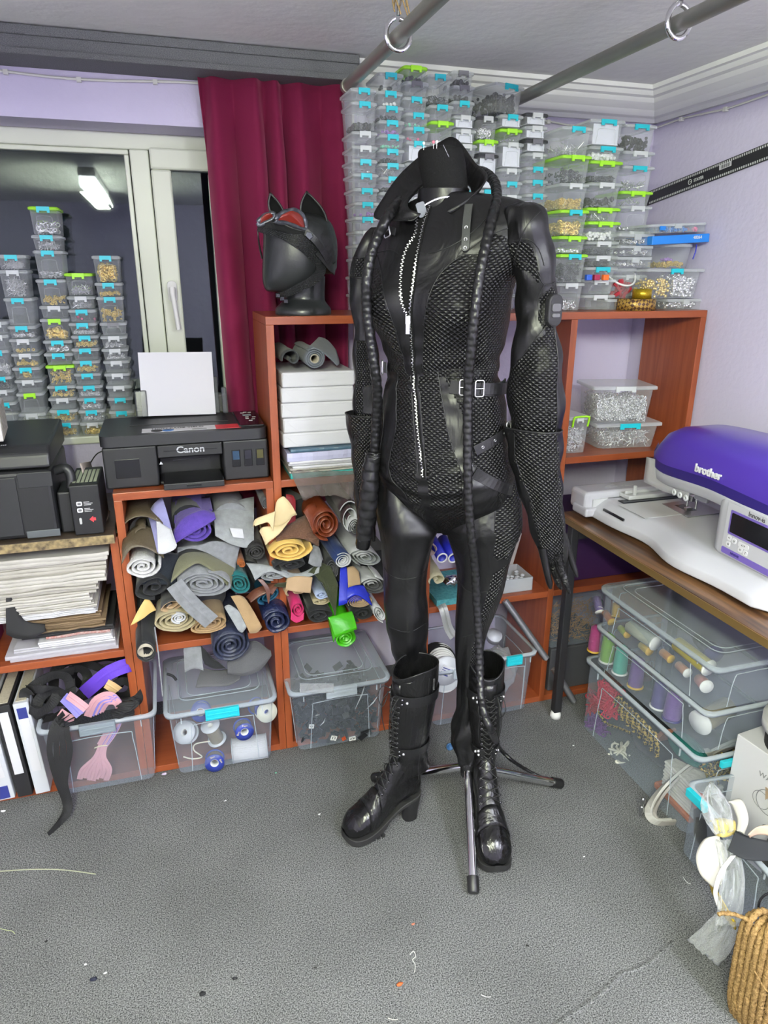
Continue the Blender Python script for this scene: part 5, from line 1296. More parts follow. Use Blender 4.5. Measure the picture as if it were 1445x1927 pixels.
# black tape mass in the bin
rnd = random.Random(4)
for k, (cx_, cy_, rr, Y) in enumerate(((95, 1300, 42, 1.96), (120, 1290, 50, 2.02), (75, 1315, 34, 1.93), (150, 1280, 60, 2.06), (105, 1330, 40, 1.94), (230, 1310, 35, 1.96), (215, 1290, 45, 2.0), (185, 1270, 60, 2.08))):
    pts = []
    for j in range(11):
        a = j/10*2*pi*1.05+k; c = at(cx_, cy_, Y); r = rr/700
        pts.append((c.x+r*cos(a)*.9, c.y+.02*sin(a*2+k)+.012*j/10, max(.06, c.z+r*.72*sin(a))))
    tape(pts, .030, ZB, 'black_zipper_tape', ['black zipper tape loop at the left rim of the overflowing bin', 'black zipper tape loop second from left in the overflowing bin', 'small black tape loop lowest at the left of the overflowing bin', 'big black tape loop in the middle of the overflowing bin', 'black tape loop just above the pink bundle on the left', 'black tape loop above the right rim of the overflowing bin', 'black tape loop behind the right of the pink bundle', 'deep black tape loop farthest back in the overflowing bin'][k], up=(.2, 1, .1))
for k in range(4):
    x = -.395+k*.012; pts = [(x+.02, 1.90, .30-k*.01), (x-.005, 1.862-k*.004, .285), (x-.022+k*.006, 1.846-k*.004, .22), (x-.018-k*.004, 1.846-k*.004, .12), (x-.005-k*.008, 1.838-k*.006, .03), (x-.02-k*.02, 1.80-k*.012, .004)]
    tape(pts, .017, ZB, 'black_zipper_tape', [f'black tape {w} hanging over the bin corner to the carpet' for w in ('innermost', 'second', 'third', 'outermost')][k], up=(.35, 1, .15))
q = MB()
for k in range(9):
    a = k*.7; c = at(236+6*sin(a), 1320+k*3, 1.885+.006*cos(a)); q.tube([c+Vector((.026*cos(b), .012*sin(b), .004*sin(3*b+a))) for b in [2*pi*j/10 for j in range(11)]], .0075, 6, flat=.5)
tag(q.build('zipper_bundle', ZB), 'black zipper coil bundled and hanging over the right of the bin rim', 'zipper tape')
tape(A1([(158, 1305, 1.97), (175, 1290, 1.95), (205, 1266, 1.94), (240, 1252, 1.95), (262, 1250, 1.99)]), .042, ZV, 'purple_zipper_tape', 'bright purple zipper tape arching across the overflowing bin', up=(0, -1, .5))
tape(A1([(120, 1312, 1.93), (138, 1330, 1.90), (152, 1345, 1.89)]), .03, ZL_, 'lilac_zipper_tape', 'lilac zipper tape crossing left of the pink bundle', up=(0, -1, .3))
tape(A1([(112, 1340, 1.91), (128, 1350, 1.90), (140, 1352, 1.90)]), .024, ZP, 'pink_zipper_tape', 'short pink zipper tape at the left of the bundle', up=(0, -1, .3))
tape(A1([(128, 1308, 1.92), (145, 1320, 1.90), (163, 1334, 1.89)]), .024, ZP, 'pink_zipper_tape', 'pink zipper tape folded toward the upper left of the bundle', up=(0, -1, .3))
pk = T('pink_zipper_bundle', 'pink and lilac zipper bundle tied and hanging inside the clear bin', 'zipper bundle')
for k, (m_, dx) in enumerate(((ZP, 0), (ZL_, 7), (ZP, 14), (ZL_, 19), (ZP, 26), (ZP, 33))):
    tape(A1([(165+dx*.7, 1348-dx*.3, 1.905), (180+dx*.6, 1318+dx*.1, 1.885), (205+dx*.35, 1308+dx*.35, 1.88), (222+dx*.1, 1322+dx*.3, 1.885), (226-dx*.1, 1345+dx*.2, 1.895), (215-dx*.3, 1375, 1.9), (196-dx*.2, 1402, 1.905)]), .022, m_, 'tape_loop', None, parent=pk, up=(0, -1, .2))
for k in range(9):
    x = 150+k*6.2; tape(A1([(190+k*.9, 1402, 1.905+k*.002), (180+k*1.8, 1425, 1.90+.003*sin(k*2)), (x+6, 1448, 1.90+.004*sin(k*3)), (x, 1466+3*sin(k*5), 1.905)]), .016, ZP, 'tape_end', None, parent=pk, up=(.2*sin(k), -1, .1))
tape(A1([(178, 1408, 1.897), (190, 1404, 1.893), (202, 1403, 1.897)]), .004, mat('elastic', (.7, .6, .4), .6), 'elastic_band', None, parent=pk)
tape(A1([(200, 1286, 1.915), (210, 1292, 1.91), (222, 1300, 1.915)]), .03, mat('tan_card', (.60, .42, .20), .7), 'card_tag', 'small tan card tag between the zipper tapes', 'tag', up=(0, -1, 0))

# reels in the second bin
def reel(label, c, R, w, nrm, mflange, mfill, rin=.35, name='ribbon_reel', parent=None, cat='reel', text_=None, fill=.85):
    q0 = Vector((0, 0, 1)).rotation_difference(Vector(nrm).normalized()).to_matrix().to_4x4(); t = T(name, label, cat, c)
    for s in (-1, 1):
        q = MB(); q.lathe([(R*rin, -.001), (R, -.001), (R*1.0, .001), (R*rin, .001)], 32, (0, 0, s*w/2)); q.xf(q0).build('flange', mflange, t)
    q = MB(); q.lathe([(R*rin, -w/2), (R*fill, -w/2*.96), (R*fill, -w/4), (R*fill*.985, 0), (R*fill, w/4), (R*fill, w/2*.96), (R*rin, w/2)], 28); q.xf(q0).build('winding', mfill, t)
    q = MB(); q.lathe([(R*rin*.98, -w/2-.001), (R*rin*.98, w/2+.001)], 20); q.xf(q0).build('core', mat('card_white', (.72, .72, .70), .6), t, solid=.0015)
    if text_:
        for k, (tx, dx, dy, r) in enumerate(text_): text('reel_lettering', tx, R*.30, q0 @ Matrix.Translation((dx*R, dy*R, w/2+.0012)) @ Matrix.Rotation(r, 4, 'Z'), mat('letter_gold', (.75, .62, .30), .4), t, ext=.0001)
    return t
NVF = mat('navy_gold_flange', (.03, .05, .30), .4, nscale=0); WRIB = mat('white_ribbon', (.68, .68, .70), .6, bump=.6, bscale=8, stretch=(1, 60, 60)); GRIB = mat('gold_cord_winding', (.42, .36, .24), .35, .5, bump=.8, bscale=9, stretch=(40, 40, 40))
c = at(404, 1431, 1.905); reel('navy reel with gold lettering at the bottom left of the ribbon bin', c, .030, .03, (-.1, -1, .12), NVF, GRIB, .42, text_=[('Slim', -.1, .7, .2), ('Bee', .68, .1, -1.2)])
c = at(458, 1372, 1.90); reel('navy reel with gold lettering in the middle of the ribbon bin', c, .029, .035, (.1, -1, .1), NVF, GRIB, .42, text_=[('Tape', 0, .7, 0), ('Bias', -.68, -.1, 1.3)])
c = at(378, 1338, 1.93); reel('navy reel half hidden under the bin lid at the left', c, .030, .03, (-.1, -1, .4), NVF, GRIB, .42)
c = at(487, 1330, 1.95); reel('navy reel half hidden under the bin lid at the right', c, .028, .04, (.5, -1, .3), NVF, GRIB, .42)
c = at(402, 1378, 1.95); reel('reel of shiny beige cord tilted in the ribbon bin', c, .030, .075, (-.25, -.3, 1), WB, GRIB, .3, fill=.72)
c = at(500, 1338, 1.93); reel('white ribbon reel with a dark hole at the upper right of the ribbon bin', c, .033, .03, (.15, -1, .35), mat('cream_plastic', (.70, .70, .58), .5), WRIB, .28)
c = at(470, 1408, 1.94); reel('wide white elastic reel lying at the bottom right of the ribbon bin', c, .040, .11, (1, -.1, .05), WB, WRIB, .3, fill=.97)
c = at(350, 1378, 1.97); reel('white card disc reel standing at the left wall of the ribbon bin', c, .036, .03, (-.5, -1, .8), WB, WRIB, .3)
c = at(352, 1425, 1.94); tag(MB().tube(spline(A1([(345, 1424, 1.91), (362, 1428, 1.90), (380, 1424, 1.90), (365, 1412, 1.9), (368, 1400, 1.9), (395, 1395, 1.9)]), 5), .0022, 6).build('loose_cord', mat('cream_cord', (.66, .60, .48), .5)), 'loose cream cord looping around the bottom left reel', 'cord')
# black buckles and pieces in the third bin
rnd = random.Random(11); q = MB()
for k in range(520):
    x, y, z = rnd.uniform(.31, .555), rnd.uniform(1.895, 2.15), .03+.14*rnd.random()**1.2
    q.cbox((0, 0, 0), (rnd.uniform(.010, .035), .004, rnd.uniform(.008, .022)), 0, Matrix.Translation((x, y, z)) @ Matrix.Rotation(rnd.uniform(0, 3), 4, 'Y') @ Matrix.Rotation(rnd.uniform(-1, 1), 4, 'X'))
tag(q.build('plastic_buckles', mat('black_buckle', (.015, .016, .02), .3)), 'loose black plastic buckles heaped in the lidded bin left of the boot', 'buckles', None, 'stuff')
def slider(label, px, py, w, h, rot, m_):
    q = MB(); frame(q, -w/2, w/2, -h/2, h/2, -.002, .002, .003); q.box(-.002, .002, -.002, .002, -h/2, h/2); c = at(px, py, 1.892)
    q.xf(Matrix.Translation(c) @ Matrix.Rotation(rot, 4, 'Y')); tag(q.build('strap_slider', m_), label, 'buckle')
slider('white strap slider lying lowest in the buckle bin', 628, 1389, .019, .016, .35, WHITE); slider('white strap slider at the right bottom of the buckle bin', 663, 1390, .022, .013, -.05, WHITE); slider('white strap slider at the left of the buckle bin', 586, 1367, .016, .013, .2, WHITE)
slider('orange strap slider between two white ones in the buckle bin', 647, 1390, .013, .011, -.4, mat('orange_plastic', (.65, .10, .03), .4))
for (a, b, lb_) in (((668, 1335), (690, 1278), 'long grey cable tie standing in the buckle bin'), ((690, 1334), (712, 1308), 'white plastic blade at the right of the buckle bin'), ((602, 1366), (612, 1352), 'small white clip in the left of the buckle bin')):
    tag(MB().tube([at(a[0], a[1], 1.893), at((a[0]+b[0])/2+2, (a[1]+b[1])/2, 1.89), at(b[0], b[1], 1.893)], [.001, .004, .001], 8, flat=.3).build('plastic_strip', mat('pale_plastic', (.6, .62, .64), .4)), lb_, 'plastic strip')
# bag corner on the third bin and grey scraps on the second
CLB = plastic('crinkled_film', (.8, .82, .84), .12, .6, .08)
t = T('film_bag', 'small crinkled clear bag hanging at the left front of the buckle bin', 'bag'); R = []
for j in range(7):
    R.append([at(lerp(564, 628, i/14), lerp(1286, 1304, j/6)+3*mnoise.noise(Vector((i, j, 0))), 1.853+.005*mnoise.noise(Vector((i*.9, j*.9, 3)))) for i in range(15)])
MB().rings(R, cap=False, closed=False).build('film', CLB, t, solid=.0006)
# bins behind the boots
for k in range(9):
    c = Vector((.80+k*.004, 1.905+k*.016, .205-.001*k)); q = MB(); q.lathe([(.001, -.0025), (.052, -.0025), (.054, 0), (.052, .0025), (.001, .0025)], 32)
    q.xf(Matrix.Translation(c) @ Matrix.Rotation(1.15, 4, 'X')); tag(q.build('white_disc', WHITE), 'white plastic disc stacked on edge in the bin between the boots', 'disc', 'white discs in the bin between the boots')
t = T('reel_pack', 'round shrink-wrapped reel with a printed label in the bin between the boots', 'reel', at(838, 1262, 1.883)); q = MB(); q.lathe([(.001, -.008), (.05, -.008), (.052, 0), (.05, .008), (.001, .008)], 36); q.xf(Matrix.Rotation(pi/2-.1, 4, 'X')).build('reel_body', mat('frosted_white', (.55, .57, .62), .3), t)
q = MB(); q.box(-.024, .024, -.0095, -.0085, -.018, .022); q.xf(Matrix.Rotation(.5, 4, 'Y')).build('printed_label', PAPER, t)
q = MB(); q.box(-.022, .012, -.0102, -.0095, -.014, -.010); q.box(-.020, .018, -.0102, -.0095, .010, .013); q.box(-.020, .010, -.0102, -.0095, .003, .005); q.box(-.020, .016, -.0102, -.0095, -.004, -.002); q.xf(Matrix.Rotation(.5, 4, 'Y')).build('label_print', NAVYB, t)
for px, py, lb_ in ((930, 1196, 'round clear tub with printed lid on top of the bin behind the boot'),):
    t = T('round_tub', lb_, 'tub', at(px, py, 1.93)); q = MB(); q.lathe([(.001, -.02), (.024, -.02), (.026, .0), (.027, .004), (.001, .006)], 28); q.xf(Matrix.Rotation(.5, 4, 'X')).build('tub_body', mat('frosted_white', (.55, .57, .62), .3), t)
t = T('film_bag', 'crumpled clear film with black parts inside the bin behind the right boot', 'bag', (1.03, 1.98, .15)); q = MB(); q.ball((0, 0, 0), .075, 24, 14, sc=(.9, 1, 1.1)); q.v = [tuple(Vector(v)*(1+.25*mnoise.noise(Vector(v)*40))) for v in q.v]; q.build('film', CLB, t)
t = T('black_pouch', 'black padded pouch in the bin between the boots', 'pouch', (.83, 2.04, .20)); q = MB(); q.ball((0, 0, 0), .06, 20, 12, sc=(1, 1, .8)); q.v = [tuple(Vector(v)*(1+.2*mnoise.noise(Vector(v)*18))) for v in q.v]; q.build('cloth', mat('black_cloth', (.015, .015, .017), .8), t)
# ------------------------------------------------------------------ fabric rolls and folded cloth
FM = {}
def fab(name, c, rough=.85, bump=.35, bscale=500, sheen=.2, spec=.3, ns=12):
    if name not in FM: FM[name] = mat('fabric_'+name, c, rough, 0, spec, ns, [k*.78 for k in c], bump, bscale, sheen=sheen)
    return FM[name]
def roll(nm, label, px, py, w, h, m, Yf, turns=3.5, th=.0035, depth=.20, dz=0, dx=0, m2=None, seed=0, core=0, flat=0, rot=0, jag=0, cat='fabric roll', tail=0, solidc=False):
    """fabric rolled or folded into a long bolt; the spiral end faces the room"""
    c = at(px, py, Yf); W = (at(px+w/2, py, Yf)-at(px-w/2, py, Yf)).length/2; H = abs(at(px, py+h/2, Yf).z-at(px, py-h/2, Yf).z)/2
    t = T(nm, label, cat, c); K = int(turns*22); r0 = .16 if not core else core; out = []; inn_ = []
    nt2 = max(th/max(W, H), .02)
    for i in range(K+1):
        a = 2*pi*turns*i/K+seed; f = i/K; r = lerp(r0, 1, f)
        r *= 1+.05*mnoise.noise(Vector((cos(a)*1.2, sin(a)*1.2, seed+f)))*(2 if flat else 1)
        for lst, rr in ((out, r), (inn_, max(r-nt2*1.0, .02))):
            x = rr*cos(a); z = rr*sin(a)
            if flat: z = z*(1-.25*cos(2*a)*flat)
            lst.append((x*W, z*H))
    if tail:
        ex = out[-1]; 
        for k in range(1, 7):
            g = k/6; out.append((ex[0]+W*.5*g*tail, ex[1]-H*.25*g+H*.3*g*g)); inn_.append((inn_[-1][0]+W*.083*tail, inn_[-1][1]-H*.02))
    R = []; nk = 7
    cr, sr = cos(rot), sin(rot)
    for k in range(nk):
        g = k/(nk-1); sc = 1+.04*sin(g*5+seed); y = depth*g; ring = []
        wob = .006*g*mnoise.noise(Vector((g*3, seed, 1)))
        pts = out+inn_[::-1]
        for j, (x, z) in enumerate(pts):
            jg = (.0025*jag*mnoise.noise(Vector((x*300, z*300, seed))) if k == 0 else 0)
            x2, z2 = x*cr-z*sr, x*sr+z*cr
            ring.append((x2*sc+dx*g+wob, y+jg+(.004*mnoise.noise(Vector((x*60, z*60, seed+2))) if k == 0 else 0), z2*sc+dz*g))
        R.append(ring)
    n = len(R[0]); q = MB(); vs = [p for r in R for p in r]; fs = []; mi = []; half = len(out)
    for i in range(nk-1):
        for j in range(n):
            k2 = (j+1) % n; fs.append((i*n+j, (i+1)*n+j, (i+1)*n+k2, i*n+k2)); mi.append(1 if (m2 and j >= half) else 0)
    for j in range(half-1): fs.append((j, j+1, n-2-j, n-1-j)); mi.append(2 if m2 else 0)
    q.add(vs, fs, mi, True)
    q.build('rolled_cloth', [m, m2 or m, m2 or m], t)
    if core:
        cc = MB(); r = core*W; cc.tube([(0, -.002, 0), (dx*.4, depth*.5, dz*.4)], r*.92, 24, cap=False); cc.build('cardboard_core', mat('cardboard_tube', (.42, .38, .30), .8), t, solid=.0025)
    return t
def drape(nm, label, m, A, B, n=8, mid=0, th=.0025, cat='fabric', m2=None):
    t = T(nm, label, cat); q = MB(); q.rings(sheet(A1(A), A1(B), n, mid), cap=False, closed=False); q.build('cloth', m, t, solid=th); return t
BLK = fab('black', (.016, .017, .020)); GREY = fab('grey_felt', (.24, .25, .27), ns=60); LGREY = fab('light_grey_felt', (.33, .35, .36), ns=60); WHT = fab('white_fleece', (.72, .72, .72), bump=.8, bscale=250)
PURP = fab('purple_felt', (.10, .055, .36), ns=80, bump=.5); LIL = fab('lilac_vinyl', (.36, .36, .66), .35); BRZ = fab('bronze_leather', (.11, .088, .055), .35, .4, 200, 0, .5); OLV = fab('olive_cloth', (.17, .17, .105)); KHK = fab('khaki_canvas', (.42, .36, .22)); TAN = fab('tan_canvas', (.40, .27, .14))
YEL = fab('yellow_leather', (.72, .50, .17), .45, .1); TEAL = fab('teal_velour', (.008, .13, .14)); NAVY = fab('navy_quilt', (.018, .024, .055), .4, .9, 60, .1, .5); RUST = fab('rust_leather', (.17, .035, .012), .3, .2, 150, 0, .5); CRM = fab('cream_leather', (.72, .58, .33), .5, .1)
YSAT = fab('yellow_satin', (.78, .52, .14), .45); BRN = fab('brown_leather', (.11, .038, .020), .35, .2, 150, 0, .5); BURG = fab('aubergine_cloth', (.045, .02, .028)); DBLU = fab('denim_blue', (.015, .035, .13)); ROY = fab('royal_blue_vinyl', (.02, .035, .55), .35, .1, 200, 0, .5)
CARD = fab('brown_card', (.42, .29, .17), .75, .1); MAG = fab('magenta_felt', (.45, .01, .10), .5); GRN = fab('bright_green_vinyl', (.06, .42, .01), .3, .1, 200, 0, .5); DOLV = fab('dark_olive_felt', (.035, .042, .018)); LBLU = fab('pale_blue_cloth', (.40, .48, .68)); WGR = fab('white_lining', (.62, .63, .66), .6)
SEQ = fab('navy_sequin', (.012, .018, .06), .3, 1, 90, 0, .6, 90); DGR = fab('dark_grey_cloth', (.07, .07, .075)); FUR = fab('brown_fur', (.16, .08, .05), .9, 1, 200); BLU2 = fab('petrol_blue_leather', (.01, .07, .13), .3, .2, 150, 0, .5); RED2 = fab('red_leather', (.30, .01, .02), .35)
roll('fabric_roll', 'bronze leather roll at the upper left of the fabric bay', 272, 1000, 100, 62, BRZ, 1.955, 1.3, depth=.25, flat=.25, seed=1.2, dz=.02)
roll('fabric_roll', 'white fleece folded bolt tucked under the bronze leather', 268, 1068, 70, 40, WHT, 1.925, 3, .005, .24, flat=.3, jag=1, seed=.4)
drape('fabric_drape', 'bronze leather flap draped over the white fleece bolt', BRZ, [(232, 1055, 1.915), (230, 1030, 1.93), (236, 1008, 1.96), (262, 988, 1.985), (300, 998, 1.98)], [(229, 1062, 1.905), (246, 1034, 1.91), (270, 1030, 1.908), (296, 1042, 1.912), (308, 1050, 1.925)], mid=.008)
drape('fabric_drape', 'lilac vinyl sheet with white back hanging beside the purple felt', LIL, [(278, 968, 2.02), (290, 948, 2.02), (305, 935, 2.04)], [(296, 1040, 1.915), (312, 1030, 1.92), (330, 1024, 1.925)], mid=.01)
drape('fabric_drape', 'white curled sheet end below the lilac vinyl', WGR, [(294, 975, 1.965), (304, 985, 1.95), (318, 994, 1.94), (322, 996, 1.93)], [(298, 1042, 1.905), (310, 1042, 1.90), (328, 1034, 1.90), (333, 1026, 1.905)])
roll('fabric_roll', 'bright purple felt roll at the top of the fabric bay', 366, 1000, 74, 46, PURP, 1.945, 3.2, .0055, .26, dz=.035, flat=.1, seed=2.2)
drape('fabric_drape', 'purple felt flap folded over the purple roll', PURP, [(328, 998, 1.96), (345, 975, 1.96), (380, 960, 1.965), (402, 965, 1.97)], [(328, 1024, 1.93), (350, 1010, 1.925), (385, 990, 1.925), (406, 976, 1.93)], mid=.006, th=.005)
drape('fabric_drape', 'dark purple cloth behind the purple roll', PURP, [(330, 940, 2.12), (360, 938, 2.12), (395, 935, 2.12)], [(328, 985, 1.99), (360, 975, 1.99), (400, 960, 2.0)])
drape('fabric_drape', 'light grey felt sheet with a folded white corner at the bay top', LGREY, [(402, 962, 2.03), (430, 950, 2.05), (455, 940, 2.07), (478, 935, 2.09)], [(405, 1008, 1.95), (430, 1022, 1.94), (455, 1030, 1.94), (478, 1030, 1.945)], mid=.012, th=.003)
drape('fabric_drape', 'pale glossy patch lying on the grey felt sheet', WGR, [(432, 993, 1.965), (456, 995, 1.965)], [(438, 1011, 1.95), (460, 1014, 1.95)])
roll('fabric_roll', 'big grey felt roll with ragged spiral end in the middle of the left bay', 383, 1100, 108, 46, GREY, 1.885, 4.2, .0045, .30, dz=.05, flat=.25, jag=1.5, seed=.2, rot=-.18)
drape('fabric_drape', 'olive cloth wrapped over the big grey roll', OLV, [(322, 1096, 1.90), (345, 1075, 1.905), (372, 1060, 1.90), (400, 1075, 1.895), (434, 1108, 1.90)], [(338, 1048, 1.97), (352, 1040, 1.975), (383, 1040, 1.97), (412, 1050, 1.965), (442, 1066, 1.96)], mid=.008, th=.004)
drape('fabric_drape', 'grey felt layer folded between the purple roll and the olive cloth', GREY, [(335, 1030, 1.99), (370, 1028, 1.97), (405, 1018, 1.965), (452, 1026, 1.97)], [(334, 1040, 1.955), (360, 1032, 1.955), (400, 1046, 1.95), (442, 1076, 1.95)], mid=.005)
tape(A1([(328, 1098, 1.885), (345, 1120, 1.875), (368, 1144, 1.87), (398, 1170, 1.87)]), .050, GREY, 'fabric_strip', 'torn grey felt strip hanging diagonally from the big grey roll', 'fabric', .002, (0, -1, 0))
roll('fabric_roll', 'black fabric bundle left of the grey strip', 290, 1106, 84, 44, BLK, 1.915, 2.2, .006, .25, flat=.3, seed=3.3, rot=.2)
drape('fabric_drape', 'dark navy cloth running down behind the black bundle', fab('ink_navy', (.015, .02, .032)), [(300, 1040, 2.02), (318, 1040, 2.0), (336, 1042, 1.99)], [(262, 1100, 1.94), (300, 1100, 1.925), (335, 1100, 1.915)], mid=.01, th=.004)
drape('leather_scrap', 'yellow leather triangle poking out at the bay left post', YEL, [(272, 1128, 1.92), (282, 1130, 1.92), (294, 1148, 1.92)], [(246, 1177, 1.89), (256, 1172, 1.89), (272, 1162, 1.90)], mid=.003)
roll('fabric_roll', 'dark grey folded bolt with a tan edge above the khaki roll', 322, 1140, 60, 22, DGR, 1.915, 2, .004, .22, m2=CARD, flat=.5, rot=.3, seed=1)
roll('fabric_roll', 'khaki canvas roll with white inner layer at the bay bottom', 330, 1168, 84, 40, KHK, 1.905, 3.6, .004, .24, flat=.2, seed=2, jag=.4)
roll('fabric_roll', 'small white cloth roll inside the khaki canvas', 337, 1164, 32, 20, WGR, 1.898, 2.6, .003, .10, seed=1)
roll('fabric_roll', 'tan canvas roll beside the khaki one at the bay bottom', 394, 1176, 78, 30, TAN, 1.905, 3.8, .0035, .24, flat=.2, seed=.5, rot=.15)
roll('fabric_roll', 'black roll on a cardboard tube hanging out at the left post', 274, 1226, 44, 46, BLK, 1.885, 1.6, .006, .20, dz=.085, core=.72, seed=4.3)
roll('fabric_roll', 'teal velour roll right of the olive cloth', 450, 1100, 40, 44, TEAL, 1.925, 3, .004, .25, seed=1.8, rot=.8)
roll('fabric_roll', 'small orange-brown roll above the teal velour', 455, 1063, 16, 14, fab('orange_brown', (.35, .10, .02)), 1.93, 2.5, .002, .2)
roll('fabric_roll', 'large navy quilted roll hanging below the left bay', 433, 1216, 74, 58, NAVY, 1.885, 3.8, .006, .24, dz=.04, seed=.9, rot=.3)
drape('fabric_drape', 'tan leather flap hanging between the teal roll and navy mesh', TAN, [(434, 1122, 1.91), (450, 1120, 1.91), (460, 1125, 1.915)], [(470, 1192, 1.88), (484, 1190, 1.88), (493, 1180, 1.885)], mid=.006)
drape('fabric_drape', 'small light grey felt piece beside the tan flap', LGREY, [(422, 1142, 1.90), (432, 1138, 1.90), (450, 1150, 1.90)], [(448, 1186, 1.885), (456, 1190, 1.88), (464, 1180, 1.885)])
roll('fabric_roll', 'black leather coil in the middle of the bay top', 482, 1040, 38, 30, fab('black_leather_cloth', (.014, .013, .013), .4), 1.93, 3.2, .004, .25, seed=2, dz=.04)
roll('fabric_roll', 'small dark grey foam roll at the top of the bay divider', 503, 948, 22, 22, DGR, 1.955, 3.5, .003, .24, seed=1)
# right-hand bay
drape('leather_scrap', 'cream leather scrap standing up at the top of the middle bay', CRM, [(516, 975, 1.93), (520, 945, 1.93), (530, 935, 1.93), (536, 936, 1.925)], [(512, 1000, 1.92), (540, 985, 1.915), (550, 972, 1.915), (559, 969, 1.91)], mid=.006)
drape('leather_scrap', 'cream leather scrap curling to the left in the middle bay', CRM, [(476, 992, 1.935), (480, 978, 1.93), (498, 970, 1.925), (518, 962, 1.92)], [(480, 990, 1.92), (492, 986, 1.915), (505, 984, 1.91), (514, 1000, 1.90)], mid=.005)
drape('leather_scrap', 'cream leather scrap lowest of the twisted cream pieces', CRM, [(488, 1000, 1.925), (495, 992, 1.92), (520, 990, 1.915), (538, 988, 1.915)], [(500, 1026, 1.905), (506, 1020, 1.90), (526, 1004, 1.90), (546, 978, 1.91)], mid=.004)
drape('leather_scrap', 'dark red leather behind the cream scraps', RED2, [(538, 930, 1.99), (550, 932, 1.99), (556, 940, 1.99)], [(540, 995, 1.975), (548, 998, 1.97), (556, 1000, 1.97)])
roll('folded_fabric', 'yellow satin folded bolt in the middle of the bays', 545, 1037, 86, 36, YSAT, 1.90, 3, .005, .28, flat=.45, jag=1.2, seed=.3, rot=.02, cat='folded fabric')
roll('folded_fabric', 'black folded bolt under the yellow satin', 547, 1064, 66, 20, BLK, 1.905, 2.5, .004, .26, flat=.4, seed=1, cat='folded fabric')
drape('fur_piece', 'brown fake fur piece behind the yellow satin bolt', FUR, [(525, 1010, 1.975), (550, 985, 1.99), (585, 970, 1.985), (600, 985, 1.98)], [(520, 1018, 1.93), (550, 1012, 1.925), (575, 1015, 1.925), (598, 1028, 1.935)], mid=.012, th=.012)
roll('fabric_roll', 'rust-brown leather roll with a large spiral end', 614, 988, 54, 60, RUST, 1.915, 3.4, .0035, .28, dz=.05, dx=-.03, seed=2.3)
drape('fabric_drape', 'rust-brown leather flap leaning on the rust roll', RUST, [(570, 962, 1.94), (580, 950, 1.95), (592, 946, 1.96)], [(590, 1005, 1.91), (598, 1000, 1.915), (604, 990, 1.92)], mid=.006)
roll('fabric_roll', 'aubergine roll with white lining behind the whip handle', 660, 975, 46, 66, BURG, 1.94, 2.2, .004, .26, m2=WGR, seed=1.4)
roll('fabric_roll', 'white coiled lining cloth right of the aubergine roll', 668, 992, 26, 32, WGR, 1.925, 3.5, .003, .2, m2=DGR, seed=.6)
roll('fabric_roll', 'denim-blue roll sloping down under the rust roll', 645, 1055, 34, 30, DBLU, 1.91, 3.2, .003, .28, m2=WGR, dx=-.05, dz=.06, seed=1)
drape('fabric_drape', 'grey felt sheet spread under the yellow satin bolt', LGREY, [(463, 1060, 1.945), (500, 1064, 1.93), (560, 1080, 1.925), (605, 1058, 1.94)], [(480, 1092, 1.91), (510, 1076, 1.905), (556, 1092, 1.905), (600, 1078, 1.91)], mid=.006, th=.004)
drape('fabric_drape', 'grey cloth fold between the yellow satin and denim roll', GREY, [(590, 1024, 1.95), (600, 1030, 1.94), (608, 1055, 1.93)], [(580, 1060, 1.915), (592, 1066, 1.91), (604, 1066, 1.91)], mid=.01)
roll('fabric_roll', 'grey felt coil under the yellow satin at the left', 520, 1083, 60, 18, GREY, 1.91, 2.4, .004, .22, flat=.3, seed=2)
roll('fabric_roll', 'dark ribbed coil between the denim and olive cloths', 624, 1072, 26, 42, BLK, 1.925, 4, .003, .22, m2=DGR, seed=1.2)
drape('fabric_drape', 'dark olive felt flap hanging down to a point', DOLV, [(580, 1078, 1.915), (600, 1060, 1.93), (618, 1064, 1.925)], [(600, 1092, 1.905), (618, 1110, 1.895), (630, 1158, 1.885)], mid=.008, th=.004)
drape('fabric_drape', 'dark olive felt tongue pointing down beside the blue roll', DOLV, [(600, 1080, 1.91), (618, 1064, 1.92), (628, 1080, 1.91), (636, 1100, 1.90)], [(608, 1100, 1.90), (620, 1130, 1.89), (628, 1150, 1.885), (631, 1158, 1.885)], th=.004)
drape('fabric_drape', 'dark olive cloth under the grey felt sheet', DOLV, [(500, 1098, 1.94), (540, 1096, 1.925), (585, 1078, 1.925)], [(506, 1102, 1.92), (540, 1104, 1.905), (588, 1088, 1.905)], mid=.003, th=.004)
roll('folded_fabric', 'folded brown card-like leather above the magenta roll', 562, 1110, 52, 26, CARD, 1.90, 1.6, .004, .24, flat=.5, seed=0, rot=.1, cat='folded fabric')
drape('leather_scrap', 'tan leather rectangle hanging in front of the magenta roll', CARD, [(540, 1088, 1.90), (560, 1084, 1.895), (588, 1086, 1.895)], [(537, 1110, 1.885), (560, 1114, 1.88), (584, 1116, 1.88)])
roll('fabric_roll', 'magenta felt roll hanging under the tan leather', 561, 1148, 28, 32, MAG, 1.885, 2.4, .003, .22, dz=.035, seed=2.2)
drape('fabric_drape', 'magenta felt tip folded below the magenta roll', MAG, [(548, 1150, 1.885), (560, 1160, 1.88), (572, 1152, 1.885)], [(547, 1166, 1.875), (558, 1172, 1.872), (571, 1166, 1.875)])
roll('fabric_roll', 'navy sequin mesh roll hanging at the divider', 521, 1172, 62, 48, SEQ, 1.885, 2.6, .006, .24, dz=.03, flat=.2, seed=5.2)
roll('fabric_roll', 'petrol-blue leather roll behind the teal velour', 507, 1122, 48, 24, BLU2, 1.91, 2.4, .004, .22, flat=.3, seed=1.5, rot=.4)
